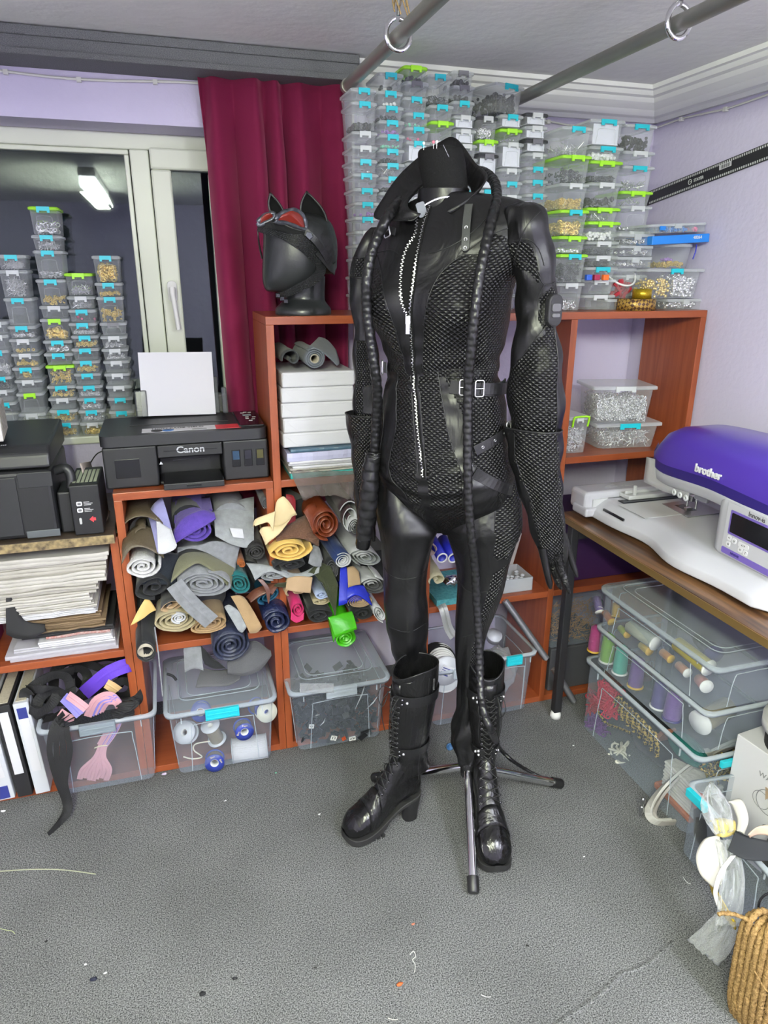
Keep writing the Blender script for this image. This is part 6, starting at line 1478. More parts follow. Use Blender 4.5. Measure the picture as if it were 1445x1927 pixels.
drape('fabric_drape', 'brown leather sheet curving over the petrol-blue roll', BRN, [(462, 1124, 1.925), (480, 1108, 1.925), (510, 1098, 1.925), (530, 1098, 1.925)], [(472, 1134, 1.90), (490, 1122, 1.90), (505, 1116, 1.90), (512, 1120, 1.90)], mid=.004)
drape('fabric_drape', 'brown leather strip curling down beside the petrol-blue roll', BRN, [(484, 1090, 1.905), (498, 1108, 1.895), (504, 1135, 1.89)], [(494, 1090, 1.905), (508, 1110, 1.895), (506, 1136, 1.89)])
roll('fabric_roll', 'royal blue vinyl roll with brown backing', 678, 1132, 48, 26, ROY, 1.90, 4.5, .002, .26, m2=CARD, seed=.4, dz=.02)
drape('fabric_drape', 'royal blue vinyl sheet over the blue roll', ROY, [(640, 1070, 1.93), (650, 1066, 1.935), (655, 1078, 1.93)], [(637, 1140, 1.89), (646, 1138, 1.888), (653, 1135, 1.888)], mid=.004)
drape('fabric_drape', 'brown backing sheet between the royal blue pieces', CARD, [(653, 1068, 1.935), (665, 1066, 1.935), (675, 1076, 1.93)], [(655, 1106, 1.905), (666, 1102, 1.905), (678, 1100, 1.905)], mid=.003)
drape('fabric_drape', 'royal blue top layer curving over the spiral end', ROY, [(653, 1104, 1.915), (668, 1100, 1.915), (684, 1102, 1.915)], [(653, 1128, 1.885), (672, 1120, 1.885), (700, 1140, 1.885)], mid=.006)
roll('fabric_roll', 'pale blue folded cloth under the olive tongue', 606, 1120, 34, 16, LBLU, 1.915, 2, .004, .2, flat=.3, seed=1)
roll('fabric_roll', 'khaki cloth fold below the pale blue cloth', 605, 1132, 44, 14, KHK, 1.92, 2, .004, .2, flat=.3, seed=2)
roll('folded_fabric', 'white lining cloth folded in layers behind the trouser leg', 688, 1050, 66, 30, WGR, 1.93, 3.6, .003, .26, m2=LGREY, flat=.3, seed=.8, rot=-.35, cat='folded fabric')
roll('folded_fabric', 'second white lining bolt under the layered one', 702, 1102, 58, 30, WGR, 1.925, 3.2, .003, .26, m2=DGR, flat=.3, seed=.3, rot=-.3, cat='folded fabric')
roll('fabric_roll', 'narrow white roll hanging by the trouser leg', 715, 1156, 20, 40, WGR, 1.90, 2.6, .003, .2, seed=.6, rot=.5)
roll('fabric_roll', 'black bundled cloth under the royal blue roll', 684, 1156, 46, 30, BLK, 1.91, 2.2, .006, .22, seed=3)
roll('fabric_roll', 'black cloth roll left of the green one', 600, 1160, 56, 26, BLK, 1.915, 2.2, .005, .22, seed=1, flat=.3)
roll('fabric_roll', 'bright green vinyl roll hanging over the lidded bin', 650, 1203, 44, 34, GRN, 1.875, 3.2, .003, .22, m2=GRN, dz=.075, seed=2)
drape('fabric_drape', 'bright green vinyl flap above the green roll', GRN, [(617, 1162, 1.89), (640, 1155, 1.90), (662, 1150, 1.905)], [(630, 1200, 1.872), (650, 1192, 1.868), (672, 1184, 1.872)], mid=.006)
# filler bolts standing behind the visible ends
for k, (x, z, r, mm, lb_) in enumerate(((-.10, .78, .05, DGR, 'dark grey bolt deep at the bay left'), (.02, .80, .05, BLK, 'black bolt deep behind the purple felt'), (.14, .79, .055, GREY, 'grey bolt deep under the bay top'), (-.08, .60, .06, BLK, 'black bolt deep behind the black bundle'), (.05, .56, .06, DGR, 'dark bolt deep behind the grey roll'), (.17, .60, .055, BLK, 'black bolt deep beside the teal roll'), (.34, .60, .05, BLK, 'black bolt deep behind the magenta roll'), (.46, .58, .055, DGR, 'dark grey bolt deep behind the olive felt'), (.60, .58, .06, BLK, 'black bolt deep behind the royal blue roll'), (.36, .79, .05, BLK, 'black bolt deep behind the cream scraps'), (.66, .78, .05, DGR, 'dark bolt deep behind the aubergine roll'))):
    t = T('fabric_bolt', lb_, 'fabric roll', (x, 2.03, z)); MB().tube([(0, .0, 0), (0, .18, 0)], r, 18).build('rolled_cloth', mm, t)

# grey scraps on the lidded reel bin
SC = fab('charcoal_scrap', (.09, .092, .10), .6)
drape('fabric_scrap', 'charcoal scrap lying over the lid of the ribbon bin', SC, [(380, 1258, 1.93), (410, 1262, 1.93), (440, 1258, 1.93), (455, 1262, 1.93)], [(368, 1294, 1.875), (400, 1292, 1.87), (430, 1290, 1.87), (452, 1278, 1.88)], mid=.006)
drape('fabric_scrap', 'black curved pattern piece leaning on the ribbon bin lid', BLK, [(368, 1212, 1.97), (380, 1216, 1.96), (395, 1240, 1.93)], [(385, 1250, 1.93), (402, 1258, 1.92), (425, 1258, 1.91)], mid=.006)
drape('fabric_scrap', 'grey stitched pattern piece standing on the bin lid at the right', SC, [(428, 1246, 1.92), (445, 1225, 1.94), (478, 1206, 1.96), (508, 1226, 1.95)], [(428, 1268, 1.90), (460, 1272, 1.89), (490, 1260, 1.90), (511, 1234, 1.93)], mid=.01)
drape('fabric_scrap', 'grey folded box scrap standing behind the bin lid', GREY, [(345, 1214, 1.97), (360, 1214, 1.965), (378, 1216, 1.96)], [(348, 1266, 1.93), (365, 1258, 1.925), (383, 1262, 1.92)], mid=.004)
tape(A1([(314, 1268, 1.90), (325, 1272, 1.89), (332, 1280, 1.885)]), .008, BLK, 'black_strap', 'thin black strap end at the left of the ribbon bin lid', 'strap', up=(0, -1, .2))
t = T('plastic_ruler', 'thin grey plastic edge strip standing beside the ribbon bin', 'strip'); MB().tube(A1([(291, 1180, 1.90), (298, 1230, 1.885), (306, 1310, 1.862)]), .0022, 6).build('strip', mat('edge_grey', (.25, .26, .28), .4), t)

# ------------------------------------------------------------------ bay with paper reams
def ream(i, y0, y1, label, m_=PAPER, x0=.300, x1=.512, nm='paper_ream', cat='paper', d=.24, wrap=True):
    za, zb_ = at(560, y1, 1.975).z, at(560, y0, 1.975).z; t = T(nm, label, cat, ((x0+x1)/2, 1.975, za)); w = x1-x0; h = zb_-za-.0006
    q = MB(); q.box(-w/2, w/2, 0, d, 0, h); q.build('wrapped_block', m_, t, bevel=.004, seg=2)
    if wrap:
        q = MB(); q.prism([(-w/2+.002, .003), (-w/2+.042, .003), (-w/2+.004, h-.004)], -.0012, -.0002); q.build('folded_flap', PAPER, t)
        q = MB(); q.box(-w/2+.03, w/2-.004, -.0009, -.0002, h*.45, h-.004); q.build('wrapper_fold', PAPER, t)
zz = .9252
hs = [('folder', 'clear and turquoise folder lowest on the ream shelf', mat('sea_green_folder', (.05, .42, .40), .4), .016), ('paper_pile', 'crumpled pale paper bundle above the turquoise folder', pat2, .014), ('paper_pile', 'loose white sheets under the blue-white magazine', PAPER, .022), ('magazine', 'white and blue magazine with printed spine label', mat('violet_white', (.50, .50, .68), .4), .026), ('folder', 'slate blue folder under the paper reams', mat('slate_blue', (.06, .12, .18), .5), .010)]
for nm, lb_, m_, h in hs:
    t = slab(nm, lb_, 'paper', .315 if nm != 'magazine' else .302, .512, 1.955, 2.2, zz, zz+h-.0006, m_, int(h*1000), .001, 3 if nm == 'paper_pile' else 1, dent=.006)
    if nm == 'magazine':
        q = MB(); q.box(-.10, .10, -.1235, -.1225, .008, .017); q.xf(Matrix.Rotation(-.02, 4, 'Y')).build('blue_cover_edge', mat('ultramarine', (.02, .03, .45), .4), t)
        q = MB(); q.box(-.055, .07, -.1245, -.1235, .016, .023); q.build('spine_label', PAPER, t); q = MB()
        for k in range(14): q.box(-.03+k*.005, -.03+k*.005+.002*(1+k % 2), -.1250, -.1245, .0165, .022)
        q.build('label_print', NAVYB, t)
    zz += h
rt = at(560, 700, 1.975).z; n_r = 5; hh = (rt-zz)/n_r
for i in range(n_r):
    za = zz+i*hh; t = T('paper_ream', f'white wrapped paper ream, {["lowest", "second lowest", "middle", "second highest", "topmost"][i]} of the ream stack', 'paper ream', (.406+random.uniform(-.003, .003), 1.972+random.uniform(0, .006), za), random.uniform(-.02, .02)); w = .212; h = hh-.0006
    q = MB(); q.box(-w/2, w/2, 0, .25, 0, h); q.build('wrapped_block', PAPER, t, bevel=.005, seg=2)
    q = MB(); q.prism([(-w/2+.002, .004), (-w/2+.045, .004), (-w/2+.004, h-.005)], -.0034, -.0002); q.build('folded_flap', PAPER, t)
    q = MB(); q.prism([(-w/2+.030, h*.35), (w/2-.006, h*.6), (w/2-.004, h-.006), (-w/2+.012, h-.006)], -.0022, -.0002); q.build('wrapper_fold', PAPER, t)
roll('fabric_roll', 'dark grey felt tube at the left on top of the paper reams', 550, 675, 42, 42, fab('charcoal_felt', (.06, .065, .07)), 1.99, 1.15, .004, .22, seed=2.4, core=0)
roll('fabric_roll', 'blue-grey felt roll on a cream core lying on the paper reams', 592, 675, 40, 40, fab('blue_grey_felt', (.17, .19, .22)), 1.985, 3.2, .004, .22, seed=1, core=.42)
drape('fabric_drape', 'blue-grey felt flap sliding off the cream-cored roll', FM['blue_grey_felt'], [(582, 652, 2.0), (590, 645, 2.05), (600, 635, 2.1)], [(634, 688, 1.975), (638, 682, 1.985), (632, 660, 2.05)], mid=.01, th=.004)
t = T('note_block', 'yellow and black book edge beside the lowest paper ream', 'book', (.522, 1.99, zz)); q = MB(); q.box(.0, .006, 0, .2, 0, .05); q.box(.006, .014, 0, .2, 0, .05, 1); q.build('book_block', [mat('ink_black', (.02, .02, .02), .6), mat('signal_yellow', (.75, .55, .02), .5)], t)
t = T('film_bag', 'crinkled clear film bag hanging under the ream shelf', 'bag'); R = []
for j in range(9):
    R.append([at(lerp(546+j*3, 668-j*.5, i/18), lerp(886, 942, j/8)-10*sin(pi*i/18)*(j/8)+4*mnoise.noise(Vector((i*.6, j*.6, 0))), 1.925+.012*mnoise.noise(Vector((i*.5, j*.5, 3)))) for i in range(19)])
MB().rings(R, cap=False, closed=False).build('film', plastic('dark_film', (.30, .26, .24), .30, .6, .08), t, solid=.0006)
# middle bay glimpses
storage_box(.13, .17, .09, (.885, 2.0, .9255), 0, 'w', 'c', 'clear box with gold rings behind the catsuit waist', None, cont=('gold', .5, 120), rnd=random, clabel='gold rings in the clear box behind the catsuit waist')
storage_box(.13, .17, .08, (.885, 2.0, 1.0165), 0, 'w', 'n', 'clear box of pink beads behind the catsuit waist', None, cont=('pink', .6, 160), rnd=random, clabel='pink beads in the box behind the catsuit waist')
storage_box(.13, .17, .09, (.885, 2.0, 1.0975), 0, 'w', 'n', 'clear box topmost of the three behind the catsuit waist', None, cont=('gold', .5, 120), rnd=random, clabel='gold fittings in the topmost box behind the catsuit waist')
storage_box(.13, .17, .08, (1.06, 2.0, .9255), 0, 'w', 'n', 'clear box beside the divider behind the catsuit sleeve', None)
# right bay boxes
def rot_box(label, cl, w, d, h, x, y, z, rz, lid, latch, cont): storage_box(w, d, h, (x, y, z), rz, lid, latch, label, None, cont=cont, rnd=random.Random(5), clabel=cl, lidh=.010, latchw=.3)
rot_box('wide clear box with turquoise latch on the shelf of the right bay', 'mixed silver buckles in the wide turquoise-latched box', .245, .175, .088, 1.485, 2.0, .9255, -.12, 'w', 'c', ('sticks', .72, 420))
rot_box('large clear box full of small silver eyelets on the wide box', 'thousands of small silver eyelets in the large clear box', .225, .17, .125, 1.455, 2.005, 1.0142, -.22, 'w', 'n', ('silver', .80, 2400))
rot_box('tall clear box with lime handle at the bay divider', 'silver rings in the tall lime-handled box', .085, .165, .125, 1.278, 1.985, .9255, .0, 'w', 'n', ('silver', .78, 330))
t = T('lime_handle', None, None); bpy.data.objects.remove(t)
hdl = MB(); hdl.tube(spline([(1.250, 1.981, 1.018), (1.250, 1.975, 1.046), (1.258, 1.973, 1.052), (1.298, 1.973, 1.052), (1.306, 1.975, 1.046), (1.306, 1.981, 1.018)], 4), .0035, 8)
tag(hdl.build('carry_handle', LIME), 'lime green carry handle clipped over the tall box at the divider', 'handle')
storage_box(.07, .12, .055, (1.262, 2.10, 1.0512+.0005), 0, 'w', 'n', 'small clear box second highest behind the lime-handled box', None, cont=('sticks', .4, 20), rnd=random, clabel='white clips in the small box behind the lime handle')
storage_box(.07, .12, .055, (1.262, 2.10, 1.107), 0, 'w', 'n', 'small clear box topmost behind the lime-handled box', None)
# things between the legs (middle lower bay)
t = T('cutting_mat', 'teal speckled mat lying on the shelf between the legs', 'mat', (.88, 2.05, .4485)); MB().box(-.10, .12, -.10, .12, 0, .022).build('mat_slab', mat('teal_speckle', (.08, .30, .32), .8, nscale=90, ncol=(.03, .18, .22)), t)
for k, px in enumerate((832, 853)):
    c = at(px, 1050, 1.96); t = T('tape_roll', f'blue tape tube with white rim, {["left", "right"][k]} of the pair between the legs', 'roll', c)
    MB().tube([(0, 0, 0), (0, .10, .03)], .0165, 24, cap=False).build('blue_sleeve', mat('ultramarine', (.02, .03, .45), .4), t, solid=.003); MB().torus((0, 0, 0), .0165, .0028, (0, 1, .2), 24, 6).build('white_rim', WHITE, t); MB().lathe([(.001, 0), (.0145, 0)], 20).xf(Matrix.Translation((0, .03, .008)) @ Matrix.Rotation(pi/2, 4, 'X')).build('kraft_inside', kraft, t)
roll('paper_roll', 'cream masking roll lying between the legs', 824, 1092, 34, 24, fab('cream_paper_roll', (.62, .58, .38), .7), 1.945, 1.4, .004, .12, seed=1, dz=.03, cat='roll')
t = T('foil_bundle', 'crumpled silver foil beside the cream roll between the legs', 'foil', at(850, 1092, 1.96)); q = MB(); q.ball((0, 0, 0), .022, 18, 12, sc=(1.2, 1, .8)); q.v = [tuple(Vector(v)*(1+.5*mnoise.noise(Vector(v)*90))) for v in q.v]; q.build('foil', mat('foil', (.75, .77, .8), .18, 1), t)
t = T('paper_roll', 'pink-white paper roll at the left of the blue tubes', 'roll', at(812, 1035, 1.98)); MB().tube([(0, 0, 0), (0, .15, 0)], .018, 20, cap=False).build('tube', fab('pale_pink', (.55, .42, .42)), t, solid=.003)
tape([(.79, 2.0, .452), (.795, 1.945, .452), (.80, 1.928, .43), (.812, 1.922, .38), (.83, 1.915, .345)], .03, mat('dull_foil', (.38, .39, .38), .5, .6), 'foil_strip', 'shiny foil strip hanging off the shelf between the legs', 'foil', up=(0, -1, .2))
t = T('white_tray', 'small white tray of cut foam right of the trouser leg', 'tray', (1.075, 1.975, .4485)); q = MB(); frame(q, -.07, .07, 0, .05, 0, .002, .002); q.box(-.07, .07, 0, .002, 0, .05); q.box(-.07, .07, .118, .12, 0, .05); q.box(-.07, -.068, 0, .12, 0, .05); q.box(.068, .07, 0, .12, 0, .05); q.box(-.07, .07, 0, .12, 0, .002); q.build('tray', CLEARL, t)
q = MB(); rnd = random.Random(3)
for k in range(60): q.ball((1.075+rnd.uniform(-.062, .062), 1.98+rnd.uniform(.002, .10), .452+rnd.uniform(.003, .03)), .007, 6, 4, sc=(1.3, 1, .8))
tag(q.build('foam_bits', WGR), 'white foam bits filling the small tray by the trouser leg', 'foam', None, 'stuff')
for k in range(5):
    t = T('price_card', 'printed white card leaning in the tray beside the trouser leg', 'card', (1.02+k*.022, 2.10, .50), .3, 'printed cards behind the trouser leg'); q = MB(); q.box(-.03, .03, 0, .002, 0, .12); q.xf(Matrix.Rotation(-.25+.05*k, 4, 'X') @ Matrix.Rotation(.35, 4, 'Y')).build('card', PAPER if k % 2 else pat2, t)
# aluminium frame pieces leaning in the lower right bays
for k, (a, b) in enumerate((((950, 1130, 1.94), (1028, 1240, 1.87)), ((1042, 1258, 1.90), (1080, 1320, 1.87)))):
    tag(MB().tube(A1([a, b]), .012, 4).build('metal_profile', mat('dull_aluminium', (.35, .36, .38), .4, .7)), ['white metal profile leaning behind the table leg', 'short white metal profile right of the table leg'][k], 'profile')
t = T('straw_box', 'clear box of orange straw-like fibres right of the table leg', 'storage bin', (1.34, 1.975, .20)); q = MB(); q.box(-.10, .10, 0, .2, 0, .19); q.build('box_body', BIN, t, bevel=.006)
q = MB(); rnd = random.Random(8)
for k in range(240):
    c = Vector((1.34+rnd.uniform(-.08, .08), 1.985+rnd.uniform(0, .05), .215+rnd.uniform(0, .14))); q.tube(spline([c, c+Vector((rnd.uniform(-.03, .03), .005, rnd.uniform(-.02, .02))), c+Vector((rnd.uniform(-.04, .04), 0, rnd.uniform(-.03, .03)))], 3), .0008, 4)
tag(q.build('straw', mat('orange_straw', (.45, .22, .07), .7)), 'orange straw fibres inside the clear box by the table leg', 'fibres', None, 'stuff')
t = T('storage_bin', 'grey plastic crate under the straw box', 'storage bin', (1.36, 1.97, .0236)); MB().box(-.12, .12, 0, .24, 0, .175).build('crate_body', mat('crate_dark', (.06, .06, .07), .6), t, bevel=.004)
t = T('violet_box', 'dark violet box on the shelf behind the table edge', 'box', (1.44, 2.0, .4485)); MB().box(-.19, .19, 0, .2, 0, .26).build('box_body', mat('violet_card', (.035, .006, .06), .6), t, bevel=.003)
# ------------------------------------------------------------------ organisers and tubs at the right end of the cabinet top
def organiser(label, x0, x1, y, h, z, m=CLEAR, rz=0, d=.17, cells=None, lidm=None, name='organiser_case'):
    t = T(name, label, 'organiser', ((x0+x1)/2, y, z), rz); w = x1-x0
    q = MB(); rbox(q, -w/2, w/2, 0, d, 0, h-.002, .012); q.build('case_body', m, t)
    q = MB(); rbox(q, -w/2-.002, w/2+.002, -.002, d+.002, h*.72, h-.001, .013); q.build('case_lid', lidm or CLEARL, t)
    q = MB(); q.box(-.012, .012, -.006, -.001, h*.45, h*.9); q.build('clasp', CLEARL, t)
    if cells:
        q = MB()
        for k in range(1, cells): q.box(-w/2+w*k/cells-.0006, -w/2+w*k/cells+.0006, .004, d-.004, .002, h-.006)
        q.build('divider', CLEAR, t)
    return t
def Z4Y(zx, zy, Y): return at(*Z4(zx, zy), Y)
rn = random.Random(9)
xa, xb = Z4Y(830, 1260, 2.0).x, Z4Y(1050, 1260, 2.0).x
organiser('flat clear case with silver parts at the bottom right of the cabinet top', xa, xb, 2.0, .034, BZ, cells=2)
pile('domes', xa+.006, xb-.006, 2.01, 2.14, BZ+.003, BZ+.024, 60, 'metal_findings', 'silver domes and rings in the flat case at the bottom right', None, rn)
xa2, xb2 = Z4Y(690, 1150, 2.0).x, Z4Y(1050, 1150, 2.0).x; zt = BZ+.0345; zh = Z4Y(860, 1055, 2.0).z
organiser('flat clear case lying behind the patterned ribbon reel', Z4Y(560, 1250, 2.06).x, xa-.004, 2.10, .034, BZ, d=.12)
storage_box(xb2-xa2, .16, zh-zt, ((xa2+xb2)/2, 1.995, zt), 0, 'w', 'c', 'wide clear box of domed studs resting on two flat cases', None, cont=None, lidh=.008, latchw=.2)
pile('domes', (xa2+xb2)/2, xb2-.014, 2.005, 2.13, zt+.003, zh-.016, 330, 'metal_findings', 'large silver domed studs in the right half of the wide box', None, rn)
pile('golddomes', xa2+.014, (xa2+xb2)/2, 2.005, 2.13, zt+.003, zh-.03, 130, 'metal_findings', 'bronze domed studs in the left half of the wide box', None, rn)
# bucket with gold fittings and blue-edged organiser on it
z0 = zh+.0005; z1 = Z4Y(860, 905, 2.0).z; xc = Z4Y(868, 1000, 2.03).x
def tub(label, x, y, z, r0, r1, h, nm='round_tub', lidm=None, hm=None):
    t = T(nm, label, 'tub', (x, y, z)); MB().lathe([(.001, 0), (r0, 0), (r1, h*.93)], 36).build('tub_body', CLEAR, t)
    MB().lathe([(r1, h*.88), (r1+.004, h*.89), (r1+.004, h), (r1-.004, h), (.001, h-.003)], 36).build('tub_lid', lidm or CLEARL, t)
    if hm: MB().tube([(r1*1.04*cos(a), -abs(r1*1.05*sin(a)), h*.92-.5*h*sin(a)) for a in [pi*k/16 for k in range(17)]], .0032, 8).build('handle', hm, t)
    return t
r1 = (Z4Y(985, 920, 2.0)-Z4Y(752, 920, 2.0)).length/2
tub('clear tub of small gold rings standing on the wide stud box', xc, 1.997+r1, z0, r1*.9, r1, z1-z0)
pile('gold', xc-r1*.62, xc+r1*.62, 1.997+r1*.35, 1.997+r1*1.6, z0+.002, z0+.020, 170, 'metal_findings', 'gold rings at the bottom of the clear tub', None, rn)
pile('purple', xc-r1*.45, xc+r1*.1, 1.997+r1*.5, 1.997+r1, z0+.020, z0+.030, 18, 'purple_beads', 'purple pieces above the gold rings in the tub', None, rn)
zb1 = Z4Y(900, 845, 1.99).z; x0_, x1_ = Z4Y(735, 870, 1.99).x, Z4Y(1085, 850, 1.99).x
BLUEP = mat('sky_blue_plastic', (.02, .22, .72), .35); t = T('blue_tray', 'bright blue shallow tray numbered 40264 on top of the gold-ring tub', 'tray', ((x0_+x1_)/2, 1.985, z1+.0006), 0)
hh = zb1-z1; w = x1_-x0_; q = MB(); q.box(-w/2, w/2, 0, .15, 0, hh*.9); q.xf(Matrix.Rotation(-.055, 4, 'Y')).build('tray_body', BLUEP, t, bevel=.002)
text('number_lettering', '40264', .013, Matrix.Translation((w*.28, -.0006, hh*.55+.003)) @ Matrix.Rotation(-.055, 4, 'Y') @ FRONT, PAPER, t, bold=True)
ox0, ox1 = Z4Y(712, 800, 2.0).x, x1_; t = organiser('clear compartment case of blue and pink beads on the blue tray', ox0, ox1-.004, 2.0, .028, zb1+.004, cells=5); t.rotation_euler = (0, -.05, 0)
BEAD['blue'] = (mat('blue_bead', (.02, .25, .7), .3), .0055, 'blue beads')
pile('blue', lerp(ox0, ox1, .33), lerp(ox0, ox1, .72), 2.01, 2.13, zb1+.007, zb1+.024, 110, 'blue_beads', 'blue beads in the top compartment case', None, rn)
pile('pink', lerp(ox0, ox1, .80), lerp(ox0, ox1, .93), 2.01, 2.13, zb1+.009, zb1+.022, 26, 'pink_beads', 'pink beads in the top compartment case', None, rn)
MB().box(lerp(ox0, ox1, .18), lerp(ox0, ox1, .27), 1.993, 1.996, zb1+.010, zb1+.022).build('blue_clasp', BLUEP, None); tag(bpy.data.objects['blue_clasp'], 'small blue clasp at the left of the top compartment case', 'clasp')
tag(MB().tube(spline([tuple(Z4Y(1008, 910, 1.995)), tuple(Z4Y(1003, 950, 1.99)), tuple(Z4Y(985, 1000, 1.99))], 5), .0018, 6).build('tub_cord', mat('ultramarine', (.02, .03, .45), .4)), 'dark blue handle cord hanging beside the gold-ring tub', 'cord')
# three flat round-edged cases
zc = None; tops = [(1040, 'lowest'), (972, 'middle'), (906, 'topmost')]; bx0, bx1 = Z4Y(530, 940, 2.01).x, Z4Y(748, 940, 2.01).x
zlo = Z4Y(640, 1052, 2.01).z; zhi = Z4Y(640, 842, 2.01).z; hh = (zhi-zlo)/3
# white-handled bucket below them
tub('clear tub with white handle holding red pieces left of the stud box', (bx0+bx1)/2-.004, 2.085, BZ+.035, .045, .052, zlo-BZ-.0355, lidm=CLEARL, hm=WHITE)
organiser('flat clear case under the white-handled tub', bx0-.01, bx1-.03, 2.03, .034, BZ, d=.13)
RQ = MB()
for k in range(26): c = Vector(((bx0+bx1)/2-.004+rn.uniform(-.030, .024), 2.05+rn.uniform(-.01, .04), BZ+.042+rn.uniform(0, .045))); RQ.cbox((0, 0, 0), (.018, .006, .010), 0, Matrix.Translation(c) @ Matrix.Rotation(rn.uniform(0, 3), 4, 'Y'))
tag(RQ.build('red_pieces', mat('deep_red', (.40, .015, .03), .5)), 'red fabric pieces inside the white-handled tub', 'scraps', None, 'stuff')
for k in range(3):
    organiser(f'clear round-edged case, {tops[k][1]} of three beside the corner stack', bx0+rn.uniform(-.004, .004), bx1, 2.01, hh-.0012, zlo+k*hh+.0006)
    pile('silver', bx0+.02, bx1-.01, 2.02, 2.12, zlo+k*hh+.003, zlo+k*hh+hh*.55, 40, 'metal_findings', f'silver findings in the {tops[k][1]} round-edged case', None, rn)
# ribbon reels
c = Z4Y(688, 1268, 1.975); R_ = (Z4Y(793, 1268, 1.975)-Z4Y(583, 1268, 1.975)).length/2; hz = Z4Y(688, 1243, 1.975).z-BZ
def bands(name, cols, z0_, z1_):
    m, nt, out = newmat(name); b = N(nt, 'BsdfPrincipled'); nt.links.new(b.outputs[0], out.inputs[0]); b.inputs['Roughness'].default_value = .4; b.inputs['Metallic'].default_value = .3
    tc = N(nt, 'TexCoord'); v = N(nt, 'TexChecker'); v.inputs['Scale'].default_value = 110; mp = N(nt, 'Mapping'); mp.inputs['Rotation'].default_value = (.0, .78, .3)
    nt.links.new(tc.outputs['Object'], mp.inputs[0]); nt.links.new(mp.outputs[0], v.inputs[0]); v.inputs[1].default_value = c4(cols[0]); v.inputs[2].default_value = c4(cols[1]); nt.links.new(v.outputs[0], b.inputs['Base Color']); return m
t = T('ribbon_reel', 'brown and gold patterned ribbon reel on the cabinet top', 'ribbon', (c.x, 1.958+R_, BZ)); MB().lathe([(.001, 0), (R_, 0), (R_, hz), (R_*.99, hz), (.02, hz)], 48).build('wound_ribbon', bands('brocade_ribbon', ((.10, .05, .03), (.45, .28, .06)), 0, 1), t)
r2 = R_*.47; hz2 = Z4Y(715, 1183, 1.975).z-BZ-hz; t = T('ribbon_reel', 'small glittery gold ribbon reel on top of the patterned one', 'ribbon', (c.x+.010, 1.975+r2, BZ+hz+.0004)); MB().lathe([(r2*.6, 0), (r2, 0), (r2, hz2), (r2*.6, hz2)], 36).build('wound_ribbon', mat('gold_glitter', (.70, .48, .03), .3, .7, nscale=500, ncol=(.35, .22, .01)), t)
# open tray with coloured squares on the middle stack is the box just above the bottom one
tr0, tr1 = Z4Y(330, 1110, 2.005).x, Z4Y(490, 1110, 2.005).x; zt_ = Z4Y(420, 1135, 2.0).z
for k, (f, cc, nm_) in enumerate(((.06, (.03, .12, .6), 'blue'), (.36, (.35, .02, .07), 'crimson'), (.70, (.85, .16, .02), 'orange-red'))):
    x = lerp(tr0, tr1, f); tag(MB().box(x, x+.020, 2.006, 2.02, zt_+.003, zt_+.020).build('colour_block', mat('block_'+nm_, cc, .4), bevel=.002), f'{nm_} foam block in the open tray of the middle large stack', 'foam block')
# dark bundle in a tilted box near the pipe end
storage_box(.12, .15, .075, (at(*Z3(1100, 400), 2.09).x, 2.09, at(*Z3(1100, 430), 2.09).z+.002), .35, 'w', 'c', 'turned clear box of black parts on top of the seventh stack', None, cont=('black', .8, 200), clabel='black parts filling the turned box by the pipe')

# ------------------------------------------------------------------ long steel ruler pinned on the right wall
ra = atx(*Z4(725, 625), 1.697); rb = atx(1445, 285, 1.697); rd = (rb-ra).normalized()
ru = T('long_ruler', 'long black measuring ruler fixed diagonally on the right wall', 'ruler', ra); L_ = 1.25; wv = .046
XM = Matrix(((0, 0, -1), (rd.y, -rd.z, 0), (rd.z, rd.y, 0))).transposed()   # unused frame kept simple below
up_ = Vector((0, -rd.z, rd.y)); up_ = up_ if up_.z > 0 else -up_
nx_ = Vector((-1, 0, 0)); RM = Matrix((rd, up_, nx_)).transposed().to_4x4()
q = MB(); q.box(-.06, L_, -wv/2, wv/2, 0, .0025, M=RM); q.build('ruler_bar', mat('ruler_black', (.02, .02, .022), .4), ru)
tk = {-1: MB(), 1: MB()}; s_ = 0
while s_ < L_-.01:
    for e in (-1, 1): tk[e].box(s_, s_+.0042, e*(wv/2-.006)-.0032, e*(wv/2-.006)+.0032, .0025, .0030, M=RM)
    s_ += .0085
for e in (-1, 1): tk[e].build('scale_marks', mat('scale_white', (.62, .64, .62), .5), ru)
TXM = RM @ Matrix.Translation((.305, .0, .0027)); flip = Matrix.Identity(4)
text('ruler_lettering', 'STAYER', .013, RM @ Matrix.Translation((.245, -.001, .0027)), mat('scale_white', (.62, .64, .62), .5), ru, bold=True)
q = MB(); q.torus((.205, 0, .0027), .0075, .0012, n=20); q.box(.203, .212, -.001, .001, .0025, .0032); q.v = [tuple(RM @ Vector(p)) for p in q.v]; q.build('ruler_mark', mat('scale_white', (.62, .64, .62), .5), ru)
q = MB(); q.box(.335, .385, .000, .014, .0026, .0030, M=RM); q.build('barcode_sticker', PAPER, ru)
q = MB()
for k in range(14): q.box(.342+k*.0028, .342+k*.0028+.0006*(1+k % 3), .002, .012, .0030, .0033, M=RM)
q.build('barcode_lines', mat('ink_black', (.02, .02, .02), .6), ru)

